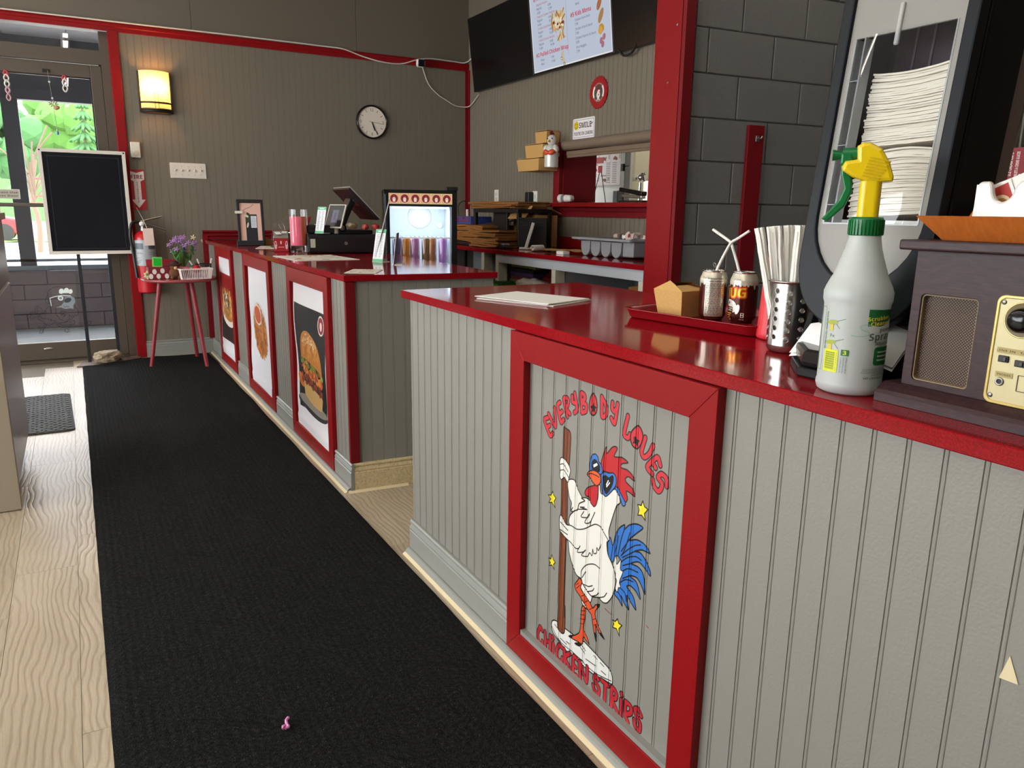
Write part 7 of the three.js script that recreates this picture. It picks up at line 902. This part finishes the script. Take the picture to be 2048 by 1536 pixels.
// ---------- carpet runner and the entrance corner ----------
{
  const rug = pixels(512, 512, (u, v) => { const rib = Math.sin(u * 2 * PI * 24) * 0.5 + 0.5, cross = Math.sin(v * 2 * PI * 30 + (Math.floor(u * 24) % 2) * PI) * 0.5 + 0.5, n = rnd(0, 1), f = 0.085 + 0.02 * rib * cross + 0.05 * wrapNoise(u, v, 60, 2) + rnd(-0.06, 0.08); const s = n > 0.9992 ? 0.6 : n > 0.98 ? 0.16 : 0; return [f + s, f + s * 0.97, f + s * 0.93]; });
  const rugB = pixels(512, 512, (u, v) => { const rib = Math.sin(u * 2 * PI * 24) * 0.5 + 0.5, cross = Math.sin(v * 2 * PI * 30 + (Math.floor(u * 24) % 2) * PI) * 0.5 + 0.5, n = 0.3 * rib * (0.5 + 0.5 * cross) + rnd(0, 0.6); return [n, n, n]; }, false);
  const m = phys(0xffffff, 0.95, { specularIntensity: 0.15, map: tiled(rug, 2), bumpMap: tiled(rugB, 2), bumpScale: 0.004 });
  const nx = 40, nz = 260, pos = [], uv = [], idx = [], z0 = -6.545, z1 = 1.9;
  const top = (x, z) => 0.009 + 0.0025 * noise.noise(x * 2, z * 1.6, 1) + 0.006 * Math.exp(-((z + 4.25) ** 2) / 0.03) + 0.004 * Math.exp(-((z + 3.35 - x * 0.2) ** 2) / 0.02) + 0.02 * Math.exp(-((z + 6.45) ** 2) / 0.01 - ((x - 0.36) ** 2) / 0.02);
  for (let j = 0; j <= nz; j++) for (let i = 0; i <= nx; i++) { const z = z0 + (z1 - z0) * j / nz, left = z < -6.36 ? Math.min(0.46, -0.03 + (-6.36 - z) * 6.5) : -0.033 + 0.002 * noise.noise(0, z * 5, 0), right = 0.872 + 0.008 * noise.noise(3, z * 2.2, 1) + (z > -3.0 && z < -2.3 ? 0.0 : 0); const x = left + (right - left) * i / nx; pos.push(x, i === 0 || i === nx || j === 0 || j === nz ? 0.003 : top(x, z), z); uv.push(x, z); }
  for (let j = 0; j < nz; j++) for (let i = 0; i < nx; i++) { const a = j * (nx + 1) + i, b = a + 1, c = a + nx + 1, d = c + 1; idx.push(a, c, b, b, c, d); }
  const g = new THREE.BufferGeometry(); g.setAttribute('position', new THREE.Float32BufferAttribute(pos, 3)); g.setAttribute('uv', new THREE.Float32BufferAttribute(uv, 2)); g.setIndex(idx); g.computeVertexNormals();
  single('carpet_runner', 'long black ribbed carpet runner along the counters', 'carpet', g, m);
  single('pink_petal', 'small pink flower bit lying on the black carpet', 'petal', merge([Tb([[0, 0, 0], [0.006, 0.002, 0.012], [0.004, 0.003, 0.022]], 0.0035, 10, 6), Tb([[0, 0, 0], [-0.006, 0.002, -0.010], [-0.001, 0.003, -0.016]], 0.0035, 10, 6), Tb([[0.001, 0, 0], [0.007, 0.002, -0.008], [0.004, 0.002, -0.016]], 0.0028, 10, 6)]), mat(0xe38fc4, 0.6), [0.318, 0.0145, -1.575], [0, 2.6, 0]);
  const mt = thing('door_mat', 'small charcoal rubber mat on the wooden floor by the cabinet', 'mat', [-0.39, 0, -4.98], rad(1.5));
  const bk = []; for (let r = 0; r < 34; r++) for (let k = 0; k < 13; k++) bk.push(B(0.036 * rnd(0.7, 1), 0.004, 0.020, -0.262 + k * 0.042 + (r % 2) * 0.02, 0.0075, -0.45 + r * 0.0272)); part(mt, 'mat', xf(Ex(rrect(0.58, 0.94, 0.04), 0.006, 0.001), null, [-PI / 2, 0, 0]), mat(0x3a3c3e, 0.8)); part(mt, 'raised_pattern', merge(bk), mat(0x55575a, 0.75));
}
{ // cabinet cut by the left edge
  const t = thing('side_cabinet', 'beige and grey cabinet with a toe kick cut by the left edge of the picture', 'cabinet', [0, 0, 0]); const bm = mat(0x9c8f7c, 0.5), gm = phys(0x9b97a0, 0.3);
  part(t, 'end_panel', span(-0.95, -0.277, 0.004, 1.12, -3.395, -3.37, 0.002), bm); part(t, 'carcass', span(-0.95, -0.30, 0.1, 1.1, -4.24, -3.395), bm); part(t, 'toe_kick', span(-0.93, -0.335, 0, 0.1, -4.24, -3.40), mat(0x2e2c2c, 0.6));
  part(t, 'door', span(-0.30, -0.277, 0.10, 0.812, -4.245, -3.398, 0.002), gm); part(t, 'drawer', span(-0.30, -0.277, 0.824, 1.10, -4.245, -3.398, 0.002), mat(0x5c5250, 0.35)); part(t, 'gap_strip', span(-0.302, -0.283, 0.811, 0.825, -4.24, -3.40), M.white); part(t, 'top', span(-0.97, -0.262, 1.1, 1.13, -4.26, -3.36, 0.003), bm);
}
{ // sign board on two posts with base plate and rock
  const t = thing('sign_board', 'black blank sign board in a white frame on two thin posts', 'sign board', [0.115, 0, -6.50], rad(2));
  const W = 0.555, y0 = 0.815, y1 = 1.555; part(t, 'board', span(-W / 2, W / 2, y0, y1, -0.008, 0.004), phys(0x14161d, 0.22)); part(t, 'inner_edge', merge([B(W - 0.09, 0.002, 0.001, 0, y1 - 0.05, 0.0045), B(0.002, y1 - y0 - 0.09, 0.001, -W / 2 + 0.055, (y0 + y1) / 2, 0.0045), B(0.002, y1 - y0 - 0.09, 0.001, W / 2 - 0.05, (y0 + y1) / 2, 0.0045), B(W - 0.09, 0.002, 0.001, 0, y0 + 0.04, 0.0045)]), mat(0x3a3d48, 0.4));
  const fr = mat(0xd8d1c4, 0.5), w = 0.024; for (const pts of [[[-W / 2, y1], [-W / 2 + w, y1 - w], [W / 2 - w, y1 - w], [W / 2, y1]], [[-W / 2, y0], [W / 2, y0], [W / 2 - w, y0 + w], [-W / 2 + w, y0 + w]], [[-W / 2, y0], [-W / 2 + w, y0 + w], [-W / 2 + w, y1 - w], [-W / 2, y1]], [[W / 2, y0], [W / 2, y1], [W / 2 - w, y1 - w], [W / 2 - w, y0 + w]]]) part(t, 'frame_strip', xf(Ex(pts, 0.02, 0.001), [0, 0, -0.008]), fr);
  part(t, 'screw', merge([[-W / 2 + 0.012, y1 - 0.012], [W / 2 - 0.012, y1 - 0.012]].map(([a, b]) => xf(Cy(0.006, 0.006, 0.003, 0, 0, 0, 10), [a, b, 0.012], [PI / 2, 0, 0]))), M.black);
  for (const x of [-0.095, 0.105]) part(t, 'post', B(0.024, 0.82, 0.012, x, 0.415, -0.008, 0.002), mat(0x26282b, 0.4));
  part(t, 'base_plate', xf(Ex([[-0.19, -0.13], [0.20, -0.12], [0.27, 0.10], [-0.12, 0.11]], 0.008, 0.001), [0.0, 0.002, 0.02], [-PI / 2, 0, 0]), mat(0x6b5a4e, 0.6));
  let g = new THREE.IcosahedronGeometry(1, 5); wobble(g, 0.30, 1.4, 4); wobble(g, 0.10, 4, 8); wobble(g, 0.05, 11, 3); g.scale(0.098, 0.062, 0.075); const p = g.attributes.position; for (let i = 0; i < p.count; i++) { p.setY(i, Math.min(0.040 + 0.15 * p.getX(i) * 0.2, Math.max(-0.038, p.getY(i)))); } g.computeVertexNormals();
  const rm = mat(0xffffff, 0.95, { map: pixels(256, 256, (u, v) => { const n = 0.16 * wrapNoise(u, v, 14) + 0.12 * wrapNoise(u, v, 50, 2) + rnd(-0.04, 0.04), w = wrapNoise(u, v, 8, 5) > 0.15 ? 0.1 : 0; return [0.62 + n + w, 0.56 + n + w, 0.47 + n + w]; }), bumpMap: bumpNoise, bumpScale: 0.004 });
  single('rock', 'pale grey rock weighing down the base plate of the sign board', 'rock', g, rm, [0.138, 0.051, -6.445], [0, 0.3, 0]);
}
// three-legged red table with its things
{
  const t = thing('side_table', 'round red three-legged side table in the corner by the counter', 'table', [0.655, 0, -6.165]);
  part(t, 'top', La([[0, 0.632], [0.245, 0.632], [0.258, 0.638], [0.26, 0.648], [0.255, 0.655], [0, 0.655]], 56), phys(0x9a4a4a, 0.2)); const lm = mat(0x8c2630, 0.42); for (const [x, z] of [[-0.243, 0.038], [0.122, 0.212], [0.112, -0.231]]) part(t, 'leg', rod([x, 0, z], [x * 0.55, 0.632, z * 0.55], 0.0135, 0.0165, 14), lm);
  const Y = 0.6552;
  const r = thing('red_card_box', 'red box with white ovals on its front on the side table', 'box', [0.515, Y, -6.06], 0.05); part(r, 'box', B(0.19, 0.085, 0.12, 0.02, 0.043, -0.03, 0.003), mat(0x7c1f2a, 0.5)); part(r, 'oval', merge([[-0.06, 0.022], [-0.01, 0.022], [0.045, 0.022], [-0.035, 0.055], [0.018, 0.06]].map(([x, y]) => xf(new THREE.CircleGeometry(0.017, 18), [x, y, 0.0312], null, [0.85, 1.1, 1]))), mat(0xe6dfd8, 0.6)); part(r, 'back_card', B(0.2, 0.135, 0.004, 0.03, 0.068, -0.09), mat(0xa02732, 0.5));
  r.children[1].geometry = merge([[-0.06, 0.022], [-0.01, 0.022], [0.045, 0.022], [-0.035, 0.055], [0.018, 0.06]].map(([x, y]) => xf(xf(new THREE.CircleGeometry(0.017, 18), null, null, [0.85, 1.1, 1]), [x, y, 0.0312])));
  const g = thing('green_note', 'small bright green framed note standing on the red box', 'note', [0.507, Y + 0.086, -6.075], 0.1); part(g, 'frame', xf(B(0.066, 0.07, 0.004, 0, 0.035, 0), null, [0, 0, -0.05]), mat(0x8ad06a, 0.5)); part(g, 'sheet', xf(B(0.05, 0.052, 0.002, 0, 0.035, 0.0032), null, [0, 0, -0.05]), mat(0x17c032, 0.6));
  const y = thing('flower_badge', 'round pale yellow badge with a grey label at the left end of the side table', 'badge', [0.44, Y, -6.05], 0.1); const pt = []; for (let i = 0; i < 40; i++) { const a = i / 40 * 2 * PI, q = 0.027 + 0.004 * Math.cos(a * 7); pt.push([q * Math.cos(a), 0.031 + q * Math.sin(a)]); } part(y, 'disc', Ex(pt, 0.006, 0.001), mat(0xe3e0a0, 0.6)); part(y, 'label', B(0.03, 0.018, 0.002, 0, 0.035, 0.007), mat(0x7c8a6a, 0.6));
  const b = thing('toy_bear', 'brown toy bear with dark hat on the side table', 'toy', [0.615, Y, -6.0], 0.1); const brown = mat(0x6b4426, 0.9); part(b, 'body', xf(new THREE.SphereGeometry(1, 20, 16), [0, 0.05, 0], null, null), brown).geometry = xf(xf(new THREE.SphereGeometry(1, 20, 16), null, null, [0.042, 0.036, 0.03]), [0, 0.045, 0]); part(b, 'head', xf(xf(new THREE.SphereGeometry(1, 18, 14), null, null, [0.034, 0.026, 0.028]), [0, 0.088, 0]), brown); part(b, 'hat', merge([xf(xf(new THREE.SphereGeometry(1, 18, 10), null, null, [0.05, 0.012, 0.036]), [0, 0.104, 0]), xf(xf(new THREE.SphereGeometry(1, 16, 10), null, null, [0.03, 0.022, 0.026]), [0, 0.112, 0])]), mat(0x3a1512, 0.8)); part(b, 'foot', merge([-1, 1].map((s) => xf(new THREE.SphereGeometry(0.014, 12, 10), [s * 0.024, 0.014, 0.018]))), brown); part(b, 'muzzle', xf(new THREE.SphereGeometry(0.012, 12, 10), [0, 0.082, 0.026]), mat(0xc9a27c, 0.8));
  const k = thing('plastic_basket', 'white slotted plastic basket on the right of the side table', 'basket', [0.745, Y, -5.99], 0.12); const wm = mat(0xe9dcd8, 0.5), l = []; for (let i = 0; i < 18; i++) for (const z of [-0.055, 0.055]) l.push(rod([-0.098 + i * 0.0115, 0.004, z * 0.86], [-0.108 + i * 0.0128, 0.072, z], 0.0028, 0.0028, 6)); for (let i = 0; i < 8; i++) for (const x of [-1, 1]) l.push(rod([x * 0.1, 0.004, -0.045 + i * 0.013], [x * 0.11, 0.072, -0.052 + i * 0.015], 0.0028, 0.0028, 6)); part(k, 'slat', merge(l), wm); part(k, 'rim', xf(Ex(rrect(0.235, 0.125, 0.015), 0.010, 0.002, [[[-0.108, -0.053], [0.108, -0.053], [0.108, 0.053], [-0.108, 0.053]]]), [0, 0.068, 0], [-PI / 2, 0, 0]), wm); part(k, 'bottom', B(0.2, 0.004, 0.095, 0, 0.003, 0), wm);
  single('red_ball', 'red ball sitting in the white plastic basket', 'ball', new THREE.SphereGeometry(0.029, 24, 18), mat(0xa8161e, 0.5), [0.76, Y + 0.070, -6.0]); single('pink_slip', 'pink paper slip lying at the left of the basket', 'paper', xf(B(0.08, 0.002, 0.05), null, [0.15, 0, -0.12]), mat(0xe07f8c, 0.7), [0.672, Y + 0.083, -6.0]);
  const c = thing('pencil_cup', 'black mesh pencil cup at the back of the side table', 'cup', [0.822, Y, -6.10], 0.1); const mesh = []; for (let i = 0; i < 9; i++) { mesh.push(B(0.002, 0.1, 0.002, -0.045 + i * 0.01125, 0.05, 0.042), B(0.002, 0.1, 0.002, -0.045 + i * 0.01125, 0.05, -0.042), B(0.002, 0.1, 0.002, 0.045, 0.05, -0.042 + i * 0.0105), B(0.002, 0.1, 0.002, -0.045, 0.05, -0.042 + i * 0.0105)); mesh.push(B(0.09, 0.002, 0.002, 0, 0.01 + i * 0.011, 0.042), B(0.09, 0.002, 0.002, 0, 0.01 + i * 0.011, -0.042), B(0.002, 0.002, 0.084, 0.045, 0.01 + i * 0.011, 0), B(0.002, 0.002, 0.084, -0.045, 0.01 + i * 0.011, 0)); } part(c, 'mesh_wall', merge(mesh), M.black); part(c, 'bottom', B(0.09, 0.003, 0.084, 0, 0.002, 0), M.black); part(c, 'rim', xf(Ex(rrect(0.096, 0.09, 0.006), 0.006, 0.001, [[[-0.042, -0.039], [0.042, -0.039], [0.042, 0.039], [-0.042, 0.039]]]), [0, 0.097, 0], [-PI / 2, 0, 0]), M.black);
  for (const [lab, x, lean, col] of [['blue and white pen leaning left in the pencil cup', -0.022, 0.55, 0x2a3a7a], ['white marker in the middle of the pencil cup', 0.0, 0.3, 0xc9c9c4], ['white capped pen on the right of the pencil cup', 0.025, -0.25, 0xb9b4aa]]) { const p = thing('pen', lab, 'pen', [0.822 + x, Y + 0.004, -6.10], 0); p.rotation.z = lean; part(p, 'barrel', Cy(0.0045, 0.0045, 0.11, 0, 0.055, 0, 12), mat(col, 0.4)); part(p, 'cap', Cy(0.0055, 0.0055, 0.035, 0, 0.122, 0, 12), M.white); }
  // potted flowers
  const f = thing('potted_flowers', 'artificial purple and cream flowers in a small pot on the side table', 'flowers', [0.69, Y, -6.16]); part(f, 'pot', La([[0, 0], [0.025, 0], [0.032, 0.06], [0.035, 0.062], [0.035, 0.07], [0.03, 0.07], [0, 0.06]], 24), mat(0x6a4a34, 0.7));
  const st = [], lv = [], pu = [], cr = []; for (let i = 0; i < 30; i++) { const a = rnd(0, 6.28), q = rnd(0.02, 0.075), h = rnd(0.08, 0.16), tip = [q * Math.cos(a), 0.06 + h, q * Math.sin(a)]; lv.push(xf(xf(new THREE.SphereGeometry(1, 8, 6), null, null, [0.007, 0.026, 0.0025]), tip, [rnd(-0.8, 0.8), a, rnd(-0.9, 0.9)])); st.push(rod([0, 0.06, 0], tip, 0.0015, 0.001, 5)); }
  for (let i = 0; i < 26; i++) { const a = rnd(0, 6.28), q = rnd(0.02, 0.11), tip = [q * Math.cos(a) - 0.01, rnd(0.19, 0.30), q * 0.7 * Math.sin(a)]; st.push(rod([0, 0.07, 0], tip, 0.0015, 0.001, 5)); const l2 = tip[0] < 0.02 ? pu : i % 2 ? pu : cr; for (let k = 0; k < 5; k++) l2.push(xf(xf(new THREE.SphereGeometry(1, 7, 5), null, null, [0.013, 0.005, 0.006]), [tip[0] + 0.009 * Math.cos(k * 1.26), tip[1] + 0.009 * Math.sin(k * 1.26), tip[2]], [0.3, 0, k * 1.26])); }
  part(f, 'stem', merge(st), mat(0x4f6a2a, 0.8)); part(f, 'leaf', merge(lv), mat(0x2f6b22, 0.7)); part(f, 'purple_bloom', merge(pu), mat(0xa87fb4, 0.7)); part(f, 'cream_bloom', merge(cr), mat(0xd9cfa0, 0.7));
}
// ---------- ceiling tubes over the customer aisle, with added unseen ones ----------
{
  const proto = thing('ceiling_tube', 'ceiling light fitting with a bare white tube', 'ceiling light', [0, 0, 0], 0, 'ceiling tubes above the aisle');
  part(proto, 'housing', B(0.09, 0.05, 1.24, 0, 0.045, 0, 0.006), M.white); part(proto, 'tube', xf(Cy(0.014, 0.014, 1.2, 0, 0, 0, 16), [0, 0, 0], [PI / 2, 0, 0]), new THREE.MeshStandardMaterial({ color: 0xffffff, emissive: TUBE_COLOR, emissiveIntensity: 18 })); part(proto, 'end_cap', merge([B(0.04, 0.05, 0.02, 0, 0.005, -0.61), B(0.04, 0.05, 0.02, 0, 0.005, 0.61)]), M.white);
  let first = true; for (const [x, z] of [...[-4.9, -3.5, -2.1, -0.7, 0.7].flatMap((z) => [[-1.18, z], [0.14, z]]), [2.3, -0.6], [3.3, -1.95]]) { const o = first ? proto : copyOf(proto, [0, 0, 0], 0); first = false; o.position.set(x, CEIL - 0.071, z); const l = new THREE.RectAreaLight(TUBE_COLOR, TUBE_LIGHT, 0.05, 1.2); l.position.set(x, CEIL - 0.071 - 0.02, z); l.lookAt(x, 0, z); scene.add(l); }  // tubes behind camera and at right added to brighten panels and block wall
}
renderer.render(scene, camera);
